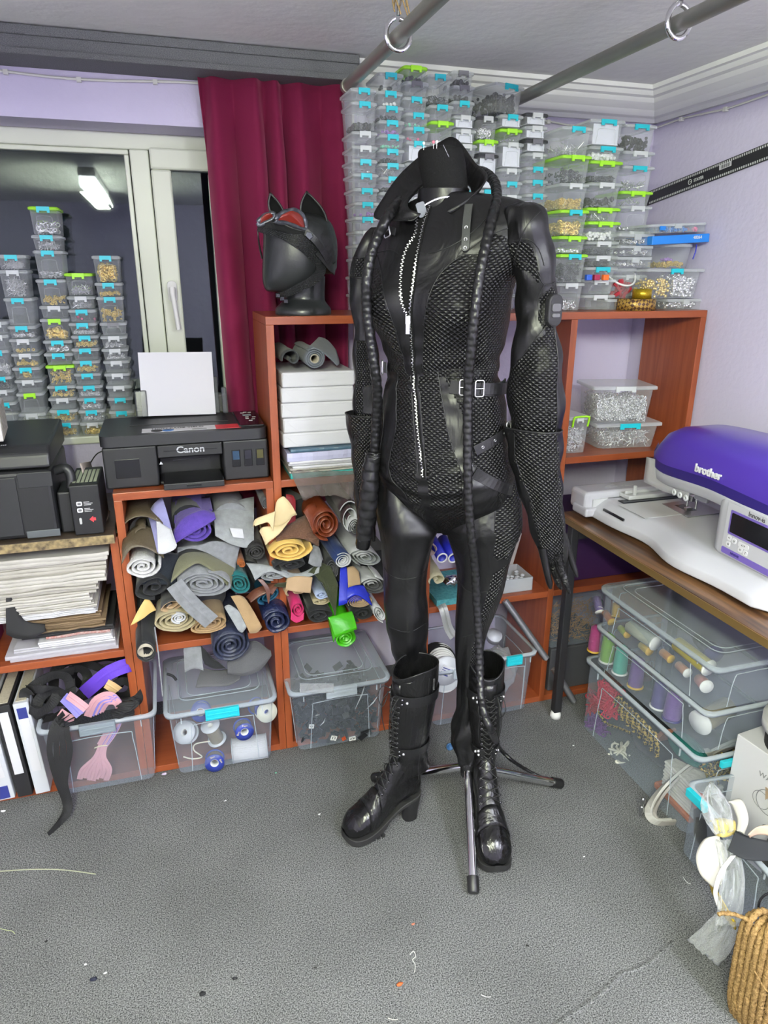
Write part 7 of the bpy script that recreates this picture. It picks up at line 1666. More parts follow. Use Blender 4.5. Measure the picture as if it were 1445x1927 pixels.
# ------------------------------------------------------------------ work table
tb = T('work_table', 'dark walnut topped table with gold edge along the right wall', 'table', (1.19, 1.925, 0))
TW = wood('walnut_top', (.05, .022, .010), (.24, .12, .048), 1, 2.2, .32, .3)
q = MB(); q.box(0, .50, -1.45, 0, .725, .748); q.build('tabletop', TW, tb, bevel=.002)
q = MB(); q.box(-.0018, 0, -1.45, 0, .727, .747); q.box(-.0028, -.001, -1.45, 0, .744, .7475); q.build('edge_strip', mat('brass_edge', (.30, .19, .07), .3, .6), tb)
for y in (-.075, -1.37):
    for x in (.016, .465):
        q = MB(); q.cbox((x, y, .375), (.028, .028, .70)); L = q.build('leg', mat('table_leg_black', (.018, .018, .02), .4), tb, bevel=.003)
        MB().lathe([(.001, 0), (.019, 0), (.019, .012), (.015, .024), (.001, .024)], 16, (x, y, 0)).build('foot_cap', WHITE, L)
q = MB(); q.cbox((.24, -.075, .70), (.46, .02, .04)); q.build('apron', mat('table_leg_black', (.018, .018, .02), .4), tb)

# ------------------------------------------------------------------ embroidery sewing machine
sm_ = T('sewing_machine', 'white sewing and embroidery machine with purple top on the walnut table', 'sewing machine', (1.22, 1.93, .7485))
MW = mat('machine_white', (.50, .50, .55), .25, coat=.3); MG = mat('machine_light_grey', (.55, .56, .58), .35); MP = mat('machine_purple', (.075, .038, .36), .28, coat=.3); MPD = mat('machine_dark_purple', (.028, .018, .16), .3)
# local: x depth to the wall, y negative towards the camera
def sect(y, pts): return [(x, y, z) for x, z in pts]
def basef(t):
    wv = -.022*sin(pi*sstep(.25, .75, t)) if False else .018*sin(2*pi*sstep(.15, .85, t))
    return .030+wv
R = []
for i in range(25):
    t_ = i/24; y = lerp(-.060, -.80, t_); fx = basef(t_); top = .066 if t_ < .72 else lerp(.066, .072, (t_-.72)/.28)
    e = .02*(1-sstep(0, .04, t_))+.02*sstep(.96, 1, t_)
    R.append(sect(y, [(fx+.030+e, 0), (fx+e, .012), (fx+.006+e, .034), (fx+.045+e, top-.006), (fx+.060+e, top-e*.3), (.40-e, top-e*.3), (.41-e, .05), (.41-e, 0)]))
q = MB(); q.rings(R, True, 0, True); q.build('machine_base', MW, sm_, bevel=.003)
q = MB(); q.box(.075, .40, -.062, -.055, .02, .06); q.build('base_end', MG, sm_)
# embroidery carriage along the far end
q = MB(); q.box(.010, .43, -.095, .0, .020, .088); q.build('embroidery_carriage', MW, sm_, bevel=.014, seg=4)
q = MB(); q.box(.004, .11, -.112, -.030, .012, .040); q.build('carriage_foot', MW, sm_, bevel=.006)
q = MB(); q.box(.035, .40, -.100, -.095, .040, .066); q.build('carriage_rail', MG, sm_)
q = MB(); q.box(.13, .36, -.150, -.098, .070, .084); q.box(.13, .36, -.128, -.122, .084, .094); q.cbox((.155, -.140, .095), (.010, .010, .040)); q.build('hoop_holder', MG, sm_, bevel=.003)
q = MB(); q.box(.10, .35, -.165, -.135, .0662, .070); q.build('holder_base', GUN, sm_, bevel=.002)
dm = MB(); 
for k in range(2):
    a = .12+k*.06; dm.tube([(a, -.040, .0885), (a+.03, -.030, .0885), (a+.032, -.055, .0885), (a, -.060, .0885), (a, -.040, .0885)], .0007, 4); dm.tube([(a-.014, -.052, .0885), (a+.01, -.048, .0885)], .0007, 4)
dm.build('carriage_pictogram', mat('pictogram_grey', (.35, .35, .36), .6), sm_)
q = MB(); q.box(.046, .051, -.245, -.140, .030, .037); q.xf(Matrix.Translation((0, 0, .012))).build('front_slot', BLACKG, sm_)
# flat bed plates
q = MB(); q.box(.08, .30, -.30, -.168, .0662, .0672); q.build('bed_plate', MG, sm_)
q = MB(); q.prism([(.215, -.20), (.345, -.19), (.335, -.325), (.205, -.33)], .0668, .0685, axis='z'); nplate = q.build('needle_plate', mat('plate_steel', (.42, .43, .45), .3, .8), sm_)
q = MB(); q.prism([(.24, -.285), (.275, -.285), (.275, -.225), (.24, -.225)], .0686, .0690, axis='z'); q.build('bobbin_cover', SMK, nplate)
# arm: lofted along y
def arm_sec(y, xf, zb, zt, back=.335, drop=0):
    return sect(y, [(xf, zb+.006), (xf-.004, zb+.035), (xf-.006, zb+.062), (xf+.004, zt-.045), (xf+.030, zt-.014), (xf+.075, zt), (back-.05, zt), (back, zt-.02), (back, zb), (xf+.02, zb)])
ya = [-.235, -.245, -.27, -.32, -.40, -.50, -.60, -.70, -.80]
zt_l = [.270, .300, .325, .338, .345, .348, .350, .350, .350]; zb_l = [.215, .190, .178, .172, .176, .182, .180, .176, .172]
xs_l = [.150, .130, .118, .110, .106, .102, .098, .094, .090]
Rw = [arm_sec(y, x, zb_, zt2-.052 if False else zt2) for y, x, zb_, zt2 in zip(ya, xs_l, zb_l, zt_l)]
rows_full = [spline([r[k] for r in Rw], 3) for k in range(10)]; Rf = [[rows_full[k][i] for k in range(10)] for i in range(len(rows_full[0]))]
q = MB(); n = 10; vs = [p for r in Rf for p in r]; fs = []; mi = []
for i in range(len(Rf)-1):
    for j in range(n):
        k = (j+1) % n; fs.append((i*n+j, i*n+k, (i+1)*n+k, (i+1)*n+j)); mi.append({0: 0, 1: 1, 2: 1, 3: 2, 4: 2, 5: 2, 6: 2}.get(j, 0) if not (j == 1) else 0)
for idx in range(len(fs)):
    j = idx % n; mi[idx] = {2: 2, 3: 2, 4: 2, 5: 2, 6: 0, 1: 1}.get(j, 0)
q.add(vs, fs, mi, True); q.add(Rf[0], [tuple(range(n))], 0); q.add(Rf[-1], [tuple(range(n))[::-1]], 0); q.build('machine_arm', [MW, MPD, MP], sm_)
text('brand_lettering', 'brother', .030, Matrix.Translation((.0905, -.505, .262)) @ Matrix.Rotation(-pi/2, 4, 'Z') @ FRONT @ Matrix.Rotation(.0, 4, 'X'), PAPER, sm_, bold=True, ext=.002)
# head over the needle, clear face cover, presser foot
q = MB(); R = [[(x+.20, y-.30, z) for x, y in rrect(w_, d_, .03, 4)] for w_, d_, z in ((.15, .10, .19), (.13, .09, .165), (.09, .07, .145), (.06, .05, .135))]; q.rings(R).build('needle_head', MG, sm_)
q = MB(); q.rings([[(.108+.012*sin(u*pi), lerp(-.236, -.43, u), lerp(.235, .150+.02*abs(u-.4), v)) for u in [i/10 for i in range(11)]] for v in [k/5 for k in range(6)]], cap=False, closed=False); q.build('face_cover', plastic('clear_cover', (.8, .8, .82), .25, .4), sm_, solid=.0015)
for k in range(3): MB().lathe([(.001, .001), (.008, .001), (.009, -.001)], 20).xf(Matrix.Translation((.104, -.375-k*.024, .168-k*.001)) @ Matrix.Rotation(-pi/2, 4, 'Y')).build('round_button', MG, sm_, solid=.001)
q = MB(); q.tube([(.235, -.285, .14), (.235, -.285, .085)], .0035, 8); q.tube([(.255, -.300, .14), (.255, -.300, .080)], .003, 8); q.cbox((.250, -.290, .110), (.022, .018, .016)); q.cbox((.240, -.285, .076), (.018, .012, .010)); q.tube([(.240, -.285, .076), (.240, -.285, .070)], .0012, 6); q.build('presser_foot', STEEL, sm_, bevel=.001)
q = MB(); q.cbox((.18, -.40, .150), (.012, .05, .014)); q.build('threader_lever', MG, sm_, bevel=.003)
# pillar with screen panel
R = [sect(y, [(x+.012, .060), (x, .075), (x-.002, .20), (x+.004, .215), (.32, .215), (.34, .06)]) for y, x in ((-.545, .120), (-.56, .098), (-.58, .090), (-.72, .084), (-.80, .086))]
q = MB(); q.rings(R, True, 0, True); q.build('machine_pillar', MW, sm_, bevel=.004)
PM = Matrix.Translation((.0845, -.66, .0)) @ Matrix.Rotation(-pi/2-.05, 4, 'Z') @ FRONT       # panel frame: x along -y, y up
def panel(x0, x1, z0, z1, m, nm, th=.001, off=0, par=sm_, r=.003):
    q = MB(); q.add([PM @ Vector((x+(x0+x1)/2, z+(z0+z1)/2, off+th*k)) for k in (0, 1) for x, z in rrect(x1-x0, z1-z0, r)], [tuple(range(20))[::-1], tuple(range(20, 40))]+[(i, (i+1) % 20, (i+1) % 20+20, i+20) for i in range(20)], 0); return q.build(nm, m, par)
panel(-.062, .12, .078, .212, MW, 'control_panel', .001, .003)
panel(-.048, .10, .134, .196, mat('bezel_purple', (.16, .11, .42), .35), 'screen_bezel', .001, .004)
panel(-.042, .094, .140, .190, BLACKG, 'screen', .001, .005)
panel(-.060, .12, .080, .096, mat('bezel_purple', (.16, .11, .42), .35), 'model_band', .001, .004)
text('model_lettering', 'NV850E', .009, PM @ Matrix.Translation((-.012, .088, .0055)), MPD, sm_)
text('model_lettering', 'Innov-is', .017, PM @ Matrix.Translation((.035, .2035, .0045)), mat('ink_black', (.02, .02, .02), .6), sm_)
for (x, z, w_, g) in ((-.040, .124, .014, '<'), (-.022, .122, .014, 'o'), (.010, .121, .034, '< >'), (-.040, .108, .014, 'o'), (.002, .108, .014, '='), (.020, .106, .014, '?')):
    panel(x-w_/2, x+w_/2, z-.0065, z+.0065, mat('button_pale', (.66, .66, .70), .3), 'panel_button', .001, .004, r=.004); text('button_symbol', g, .010, PM @ Matrix.Translation((x, z, .0052)), mat('ink_black', (.02, .02, .02), .6), sm_)
# black bag behind the machine
t = T('black_bag', 'black glossy bag lying behind the sewing machine against the wall', 'bag', (1.666, 1.60, .7485)); R = [[(.030*cos(a)*s*(1+.1*sin(3*a+y*20)), y, .165+.165*sin(a)*s) for a in [2*pi*k/24 for k in range(24)]] for y, s in ((-.62, .3), (-.58, .85), (-.45, 1), (-.25, 1.0), (-.05, .98), (.02, .8), (.05, .3))]
q = MB(); q.rings(R); q.build('bag_body', LEAS, t)

# ------------------------------------------------------------------ clear bins under the table
def side_bin(label, x0, y1, z0, L, D, h, lid, latch=None, tp=.95): # long side facing the room (-x)
    t = big_bin(label, 0, 0, 0, L, L*tp, h, D, lid=lid, latch=latch, nol=True); t.location = (x0, y1-L/2, z0); t.rotation_euler = (0, 0, -pi/2); return t
BX = 1.262
side_bin('bottom bin of cords and yarn in the stack under the walnut table', BX, 1.80, .0005, .56, .36, .262, False)
side_bin('middle bin of standing thread cones in the stack under the table', BX+.012, 1.78, .262, .53, .345, .135, False)
side_bin('top lidded bin of lying thread cones in the stack under the table', BX+.014, 1.78, .398, .53, .345, .150, True, 'n')
def cone(label, c, r, h, m, ax=(0, 0, 1), basem=None, taper=.82, group=None):
    t = T('thread_cone', label, 'thread cone', c, 0, group); q0 = Vector((0, 0, 1)).rotation_difference(Vector(ax).normalized()).to_matrix().to_4x4()
    MB().lathe([(r*.4, h*.02), (r*.94, h*.04), (r*.98, h*.12), (r*.96, h*.4), (r*taper, h*.90), (r*.5, h*.96), (r*.3, h)], 24).xf(q0).build('wound_thread', m, t)
    MB().lathe([(.0005, 0), (r*1.1, 0), (r*1.12, h*.03), (r*.9, h*.06)], 24).xf(q0).build('cone_base', basem or WHITE, t)
    return t
def thr(name, c): return mat('thread_'+name, c, .35, 0, .6, 0, None, .9, 5, stretch=(1, 1, 300), sheen=.3)
AM = mat('amber_plastic', (.65, .40, .05), .35)
z2_ = .269
for k, (px, r, h, cc, nm, bm) in enumerate(((1113, .022, .098, (.42, .03, .20), 'magenta', AM), (1136, .023, .105, (.25, .55, .04), 'lime green', WHITE), (1161, .023, .10, (.06, .52, .38), 'mint green', None), (1191, .023, .105, (.14, .05, .28), 'violet', AM), (1237, .024, .09, (.05, .03, .22), 'indigo', WHITE), (1262, .026, .09, (.14, .04, .30), 'dark purple', MPD))):
    y = atx(px, [1245, 1265, 1280, 1300, 1325, 1345][k], BX+.045).y; cone(f'{nm} thread cone standing in the middle bin', (BX+.050, y, z2_), r, h, thr(nm.replace(' ', '_'), cc), basem=bm)
c = atx(1300, 1370, BX+.055); cone('large shiny beige thread cone lying at the near end of the middle bin', (BX+.075, 1.335, z2_+.034), .032, .14, thr('beige', (.42, .36, .22)), (.95, .25, .05), taper=.95)
z3_ = .406
for (px, py, r, h, cc, nm, ax, bm) in ((1215, 1197, .021, .12, (.40, .44, .40), 'large silvery grey', (-.15, .98, .05), WHITE), (1310, 1235, .022, .13, (.40, .34, .05), 'large olive gold', (-.1, .98, .12), WHITE), (1173, 1193, .012, .05, (.45, .55, .03), 'small lime yellow', (.1, .9, .0), AM), (1215, 1222, .013, .045, (.55, .38, .02), 'small golden yellow', (0, 1, .0), AM), (1255, 1235, .012, .045, (.55, .22, .04), 'small orange', (0, 1, .05), AM), (1285, 1260, .013, .05, (.60, .30, .20), 'small peach', (.1, 1, 0), WHITE), (1320, 1285, .017, .05, (.60, .24, .22), 'salmon pink', (.3, 1, -.1), WHITE), (1150, 1155, .013, .06, (.55, .35, .05), 'small amber', (.3, .5, .8), AM), (1143, 1172, .013, .055, (.50, .14, .04), 'small rust orange', (.1, .9, .2), AM), (1120, 1160, .015, .06, (.16, .12, .32), 'dusty violet', (.2, .8, .6), WHITE), (1122, 1143, .012, .05, (.10, .40, .32), 'small sea green', (.5, .8, .2), WHITE), (1300, 1170, .026, .09, (.015, .02, .12), 'dark navy', (.3, 1, .1), MPD)):
    p = atx(px, py, BX+.045); z = min(max(p.z, z3_+r*1.15), z3_+.095); cone(f'{nm} thread cone in the top bin under the table', (BX+.045+(.06 if 'navy' in nm else 0), p.y-h*.4, z), r, h, thr(nm.replace(' ', '_'), cc), ax, bm, taper=.92)
# cords in the bottom bin
def cords(nm, label, cen, ext, m, n, r, seed, lp=.03):
    rnd = random.Random(seed); q = MB()
    for k in range(n):
        c = Vector(cen)+Vector([rnd.uniform(-1, 1)*e for e in ext]); P = []
        ph = rnd.uniform(0, 6); A_ = lp*rnd.uniform(.7, 1.2); nn = Vector((rnd.uniform(-.4, -.1), rnd.uniform(-.5, .5), rnd.uniform(-.5, .5))).normalized(); e1 = nn.orthogonal().normalized(); e2 = nn.cross(e1)
        for j in range(9): a = ph+j*.75; P.append(c+e1*A_*cos(a)+e2*A_*.6*sin(a*1.3)+nn*rnd.uniform(-.004, .004))
        q.tube(spline(P, 3), r, 5)
    return tag(q.build(nm.replace('_cord', '_yarn_bundle'), m), label, 'cord')
x_ = BX+.034
def by(px, py): p = atx(px, py, x_); return (x_+.012, p.y, p.z)
cords('red_cord', 'bright red cord bundle in the bottom bin', by(1140, 1320), (.014, .045, .036), mat('cord_red', (.62, .02, .06), .7), 70, .0022, 1)
cords('red_cord', 'dark red cord bundle at the far end of the bottom bin', by(1112, 1325), (.012, .020, .035), mat('cord_dark_red', (.42, .01, .03), .7), 40, .002, 2, .022)
cords('purple_cord', 'purple cord bundle low at the far end of the bottom bin', by(1115, 1368), (.012, .040, .026), mat('cord_purple', (.16, .05, .24), .7), 60, .0022, 3, .024)
cords('white_cord', 'white thick cord tangle in the middle of the bottom bin', by(1160, 1425), (.008, .045, .018), mat('cord_white', (.70, .68, .58), .7), 20, .0032, 4, .032)
q = MB(); q.ball((0, 0, 0), 1, 26, 14, sc=(.12, .235, .085)); q.v = [tuple(Vector(v)+Vector(v)*.25*mnoise.noise(Vector(v)*14)) for v in q.v]; q.xf(Matrix.Translation((1.445, 1.52, .10))); tag(q.build('dark_cloth', fab('ink_navy3', (.014, .016, .024))), 'dark navy cloth heaped behind the cords in the bottom bin', 'cloth')
cords('blue_cord', 'small blue cord low in the bottom bin', by(1110, 1395), (.006, .02, .006), mat('cord_blue', (.02, .10, .45), .7), 6, .002, 5)
GR = bands('gold_black_rope', ((.55, .38, .08), (.03, .025, .02)), 0, 1)
for k in range(7):
    y = lerp(by(1165, 1340)[1], by(1235, 1370)[1], k/6); z = .185-.002*k; P = [(x_, y+.03, z-.03), (x_-.004, y+.012, z+.012), (x_-.003, y-.004, z+.020), (x_-.002, y-.016, z-.01), (x_, y-.02, z-.05)]
    q = braid(P, lambda t: .0062, MB(), per=.02, n=10, amp=.3, step=.003); tag(q.build('gold_rope', GR), 'black and gold twisted rope looping in the bottom bin', 'rope', 'loops of gold rope in the bottom bin')
q = braid([by(1120, 1340), by(1135, 1362), by(1160, 1372), by(1180, 1380)], lambda t: .004, MB(), per=.02, n=10, amp=.3, step=.003); tag(q.build('gold_rope', GR), 'gold rope end running left below the red cord in the bottom bin', 'rope')
q = MB(); c = Vector(by(1270, 1420)); q.ball((0, 0, 0), 1, 28, 14, sc=(.035, .075, .034)); q.xf(Matrix.Translation(c+Vector((.03, 0, .01)))); tag(q.build('teal_skein', mat('teal_yarn', (.005, .14, .12), .8, nscale=20, bump=1, bscale=6, stretch=(60, 4, 60))), 'teal yarn skein with a paper band in the bottom bin', 'yarn')
c = Vector(by(1245, 1398)); tag(MB().cbox((0, 0, 0), (.05, .012, .052), 0, Matrix.Translation(c+Vector((.01, .015, .012))) @ Matrix.Rotation(.5, 4, 'X')).build('yarn_band', mat('copper_card', (.30, .13, .08), .5, .3)), 'copper coloured paper band around the teal skein', 'label')
for k in range(9):
    y0_ = by(1245, 1440)[1]-.075; tag(MB().cbox((x_+.052, y0_+.002*(k % 3), .040+k*.0105), (.09, .145, .009)).build('white_card_bundle', mat('off_white_braid', (.60, .58, .54), .8, bump=.8, bscale=90), bevel=.004), 'flat off-white folded braid in the stack of the bottom bin', 'braid', 'off-white braids in the bottom bin')
tag(MB().cbox((x_+.050, by(1240, 1480)[1]-.05, .022), (.09, .16, .022)).build('orange_braid', mat('orange_braid', (.42, .11, .03), .8, bump=.8, bscale=90), bevel=.006), 'orange folded braid at the very bottom of the bottom bin', 'braid')
cords('brown_cord', 'brown and black cord tangle at the near end of the bottom bin', (x_+.10, 1.29, .17), (.05, .03, .02), GR, 16, .003, 6, .04)
tag(MB().box(1.33, 1.42, 1.226, 1.238, .232, .252).build('turquoise_clip', CYAN, bevel=.002), 'turquoise latch clip at the near end of the bottom bin', 'clip')

# ------------------------------------------------------------------ right foreground
# embroidery hoop
hoop = T('embroidery_hoop', 'grey plastic embroidery hoop leaning against the bottom bin', 'hoop'); HG = mat('hoop_grey', (.42, .41, .38), .4)
HP = [tuple(atz(x, y, z)) for x, y, z in ((1440, 1378, .235), (1385, 1395, .215), (1330, 1420, .175), (1280, 1452, .13), (1240, 1490, .08), (1220, 1525, .035), (1232, 1545, .014), (1262, 1545, .012))]
P = [Vector(p) for p in spline(HP, 6)]; R = []
for i, p in enumerate(P):
    t_ = (P[min(i+1, len(P)-1)]-P[max(i-1, 0)]).normalized(); s = t_.cross(Vector((.5, -.3, .8))).normalized(); k = s.cross(t_)
    R.append([p+s*.004+k*.011, p-s*.004+k*.011, p-s*.004-k*.011, p+s*.004-k*.011])
q = MB(); q.rings(R, True, 0, False); q.build('outer_ring', HG, hoop, bevel=.0015)
R2 = [[v+Vector((.012, -.004, -.004)) for v in r] for r in R[6:]]; q = MB(); q.rings(R2, True, 0, False); q.build('inner_ring', mat('hoop_inner', (.30, .28, .26), .5), hoop, bevel=.001)
sc0 = atz(1208, 1515, .055); q = MB(); q.tube([sc0+Vector((0, 0, .028)), sc0, sc0+Vector((0, 0, -.035))], .0045, 12); q.tube([sc0+Vector((0, 0, .024)), sc0+Vector((0, 0, .010))], .008, 12); q.tube([sc0+Vector((0, 0, -.004)), sc0+Vector((0, 0, -.022))], .007, 12); q.build('hoop_screw', STEEL, hoop)
q = MB(); q.cbox(atz(1330, 1420, .19), (.02, .02, .03)); q.cbox(atz(1318, 1412, .205), (.010, .05, .02)); q.build('hoop_bracket', HG, hoop, bevel=.002)
# clear bin in the corner of the frame
fb = big_bin('open clear bin in the right foreground holding a dark garment', 0, 0, 0, .34, .32, .215, .34, lid=False, m=BIN); fb.location = (1.205, 1.06, .0005); fb.rotation_euler = (0, 0, -pi/2-.08)
tag(MB().box(1.20, 1.214, 1.135, 1.205, .196, .220).build('turquoise_clip', CYAN, bevel=.002), 'turquoise latch on the rim of the right foreground bin', 'clip')
q = MB(); q.ball((1.245, 1.15, .12), 1, 24, 14, sc=(.026, .055, .085)); q.v = [tuple(Vector(v)+Vector((0, 1, .6))*.02*mnoise.noise(Vector(v)*22)) for v in q.v]; tag(q.build('dark_garment', fab('ink_navy2', (.022, .024, .032))), 'dark navy garment crumpled against the wall of the foreground bin', 'garment')
q = MB(); q.ball((1.245, 1.195, .165), 1, 16, 10, sc=(.012, .028, .032)); tag(q.build('pink_cloth', fab('dusty_pink', (.45, .20, .20))), 'dusty pink cloth above the dark garment in the foreground bin', 'cloth')
q = MB(); q.ball((1.40, .98, .12), 1, 20, 12, sc=(.12, .10, .085)); q.v = [tuple(Vector(v)+Vector((0, 0, 1))*.03*mnoise.noise(Vector(v)*16)) for v in q.v]; tag(q.build('dark_garment', BLK), 'black cloth filling the rear of the foreground bin', 'cloth')
# white carton with printed side and reel of webbing on top
ct = T('white_carton', 'tall white carton with grey printing at the right picture edge', 'box', (1.41, 1.13, .0005), .12)
q = MB(); q.box(-.04, .22, -.11, .10, 0, .34); q.build('carton_body', mat('carton_bright', (.66, .65, .68), .6), ct, bevel=.002)
CF = Matrix.Translation((-.0415, -.02, .0)) @ Matrix.Rotation(-pi/2, 4, 'Z') @ FRONT; PG = mat('print_grey', (.25, .25, .27), .5)
text('carton_lettering', 'WASHER', .020, CF @ Matrix.Translation((.0, .275, .0)), PG, ct); 
q = MB(); q.torus((-.0415, -.02, .21), .034, .0012, (1, 0, 0), 32, 4); q.torus((-.0415, .0, .205), .024, .0008, (1, 0, 0), 32, 4); q.torus((-.0415, -.03, .135), .010, .003, (1, 0, 0), 24, 6); q.build('carton_drawing', PG, ct)
q = MB(); q.prism([(-.03, .245), (-.005, .25), (-.012, .215)], -.0422, -.0402, axis='x'); q.build('torn_patch', mat('torn_kraft', (.38, .27, .18), .8), ct)
wbx, wby, wbz = 1.475, 1.115, .342
wb_ = T('webbing_reel', 'big reel of black webbing with white edge lying on the carton', 'webbing', (wbx, wby, wbz)); q = MB(); q.lathe([(.001, .0), (.098, 0), (.100, .05), (.001, .05)], 48); q.build('black_webbing', mat('webbing_black', (.012, .012, .013), .8, bump=.6, bscale=300), wb_)
q = MB(); q.lathe([(.101, .050), (.112, .052), (.113, .078), (.090, .080), (.088, .072)], 64); q.build('white_edge', mat('webbing_white', (.72, .71, .72), .7, bump=1, bscale=20, stretch=(30, 30, 1)), wb_)
q = MB(); q.lathe([(.001, .080), (.086, .081), (.088, .072)], 48); q.build('reel_top', mat('webbing_black', (.012, .012, .013), .8), wb_)
# foam and card curls, yellow bag, film bags, black strap
FOAM = mat('white_foam', (.70, .67, .62), .7)
def curl(nm, label, m, A, B, mid=0, th=.003, cat='foam', n=8):
    t = T(nm, label, cat); MB().rings(sheet([tuple(atz(*p)) for p in A], [tuple(atz(*p)) for p in B], n, mid), cap=False, closed=False).build('sheet', m, t, solid=th); return t
curl('foam_sheet', 'white curved foam sheet bulging out of the foreground bin', FOAM, [(1350, 1575, .26), (1325, 1580, .25), (1310, 1610, .23), (1318, 1645, .20), (1345, 1672, .18)], [(1352, 1580, .25), (1365, 1600, .24), (1368, 1625, .235), (1362, 1650, .21), (1350, 1675, .18)], .01)
curl('foam_sheet', 'narrow white foam strip curving below the larger sheet', FOAM, [(1375, 1610, .27), (1352, 1640, .24), (1342, 1680, .20), (1352, 1712, .17)], [(1384, 1610, .27), (1362, 1642, .24), (1350, 1680, .20), (1358, 1708, .17)], 0)
curl('foam_sheet', 'round white foam disc behind the film bag', FOAM, [(1370, 1510, .28), (1395, 1505, .29), (1408, 1540, .28), (1400, 1570, .26)], [(1378, 1515, .275), (1384, 1530, .275), (1388, 1545, .27), (1385, 1565, .26)], .004)
curl('card_curl', 'cream and pink cardboard curl at the right picture edge', mat('peach_card', (.62, .45, .34), .7), [(1408, 1572, .30), (1425, 1556, .31), (1460, 1552, .31)], [(1410, 1576, .29), (1430, 1570, .29), (1465, 1576, .29)], .006, cat='cardboard')
curl('yellow_bag', 'yellow plastic bag showing under the foam sheets', mat('bag_yellow', (.62, .42, .01), .4), [(1326, 1655, .17), (1345, 1672, .17), (1362, 1700, .17), (1380, 1735, .16)], [(1340, 1680, .13), (1352, 1705, .13), (1366, 1728, .12), (1384, 1750, .12)], .01, cat='bag')
curl('yellow_bag', 'pale yellow bag knot between the two film ends', mat('bag_pale_yellow', (.62, .50, .16), .45), [(1335, 1545, .28), (1355, 1540, .29), (1380, 1545, .28)], [(1345, 1570, .27), (1362, 1576, .28), (1384, 1568, .27)], .012, cat='bag')
def film(label, pts_l, pts_r, amp=.03, seed=0):
    t = T('film_bag', label, 'bag'); A = spline([tuple(atz(*p)) for p in pts_l], 4); B = spline([tuple(atz(*p)) for p in pts_r], 4); R = []
    for i, (a, b) in enumerate(zip(A, B)):
        a, b = Vector(a), Vector(b); R.append([a.lerp(b, j/14)+Vector((-.6, -.6, .5))*amp*(mnoise.noise(Vector((i*.5, j*.5, seed)))+.5*mnoise.noise(Vector((i*1.3, j*1.3, seed)))) for j in range(15)])
    MB().rings(R, cap=False, closed=False).build('film', CLB, t, solid=.0006); return t
film('crumpled clear film bag sticking up beside the white carton', [(1332, 1475, .36), (1318, 1510, .33), (1325, 1540, .31), (1345, 1570, .29)], [(1340, 1470, .37), (1365, 1500, .33), (1378, 1530, .31), (1380, 1565, .29)], seed=1)
film('clear film tube running down the front of the foreground bin', [(1345, 1580, .27), (1355, 1640, .24), (1350, 1700, .19), (1345, 1740, .14)], [(1385, 1580, .27), (1400, 1640, .24), (1400, 1700, .20), (1390, 1745, .15)], seed=2)
film('clear film bag end spreading toward the carpet', [(1345, 1718, .12), (1320, 1745, .08), (1292, 1768, .03)], [(1396, 1725, .14), (1380, 1780, .07), (1352, 1820, .012)], seed=3)
curl('black_strap', 'wide black elastic strap lying over the foreground bin rim', mat('elastic_black', (.018, .020, .025), .8), [(1384, 1563, .285), (1410, 1575, .285), (1460, 1585, .285)], [(1369, 1600, .265), (1405, 1618, .262), (1460, 1620, .262)], th=.003, cat='strap')
curl('black_strap', 'folded end of the black strap hanging down', mat('elastic_black', (.018, .020, .025), .8), [(1378, 1606, .25), (1390, 1610, .25)], [(1366, 1638, .22), (1380, 1634, .22)], th=.003, cat='strap')
# jute rope coil
JUTE = mat('jute_rope', (.40, .26, .11), .9, nscale=200, ncol=(.22, .13, .05), bump=1, bscale=300, spec=.1)
rp = T('rope_coil', 'coil of tan jute rope standing at the bottom right corner', 'rope', (1.095, .80, 0)); rp.rotation_euler = (.0, -.06, .1)
for k in range(22):
    a = pi+.2-pi*1.15*k/21; cx_, cy_ = .075*cos(a), .070*sin(a)*-1; r = .0058; h = .285+.012*sin(k*1.7)
    P = [(cx_*.85, cy_*.85, .004), (cx_*1.02, cy_*1.02, .06), (cx_*1.05+.003*sin(k), cy_*1.05, .15), (cx_, cy_, h-.03), (cx_*.8, cy_*.8, h), (cx_*.45, cy_*.45, h-.005), (cx_*.38, cy_*.38, h-.06), (cx_*.38, cy_*.38, .05)]
    q = braid(P, lambda t: .0062, MB(), per=.013, n=8, amp=.35, step=.0036); q.build('rope_strand', JUTE, rp)
q = MB(); q.tube(spline([(-.078, -.02, .20), (-.079, .0, .17), (-.076, -.015, .12), (-.078, .004, .08), (-.082, -.01, .05)], 5), .0022, 6); q.tube(spline([(-.08, -.03, .19), (-.078, -.06, .17), (-.05, -.075, .16)], 5), .002, 6); q.build('tie_string', JUTE, rp)
q = braid([(-.07, .0, .285), (-.095, .02, .295), (-.12, .03, .30), (-.13, .03, .298)], lambda t: .004, MB(), per=.013, n=8, amp=.35, step=.003); q.build('rope_end', JUTE, rp)
q = MB(); q.torus((0, 0, 0), .045, .0025, (-.8, -.5, .2), 36, 8); q.xf(Matrix.Translation((1.062, .77, .300))); tag(q.build('black_ring', BLACKG), 'thin black plastic ring hooked into the jute rope coil', 'ring')
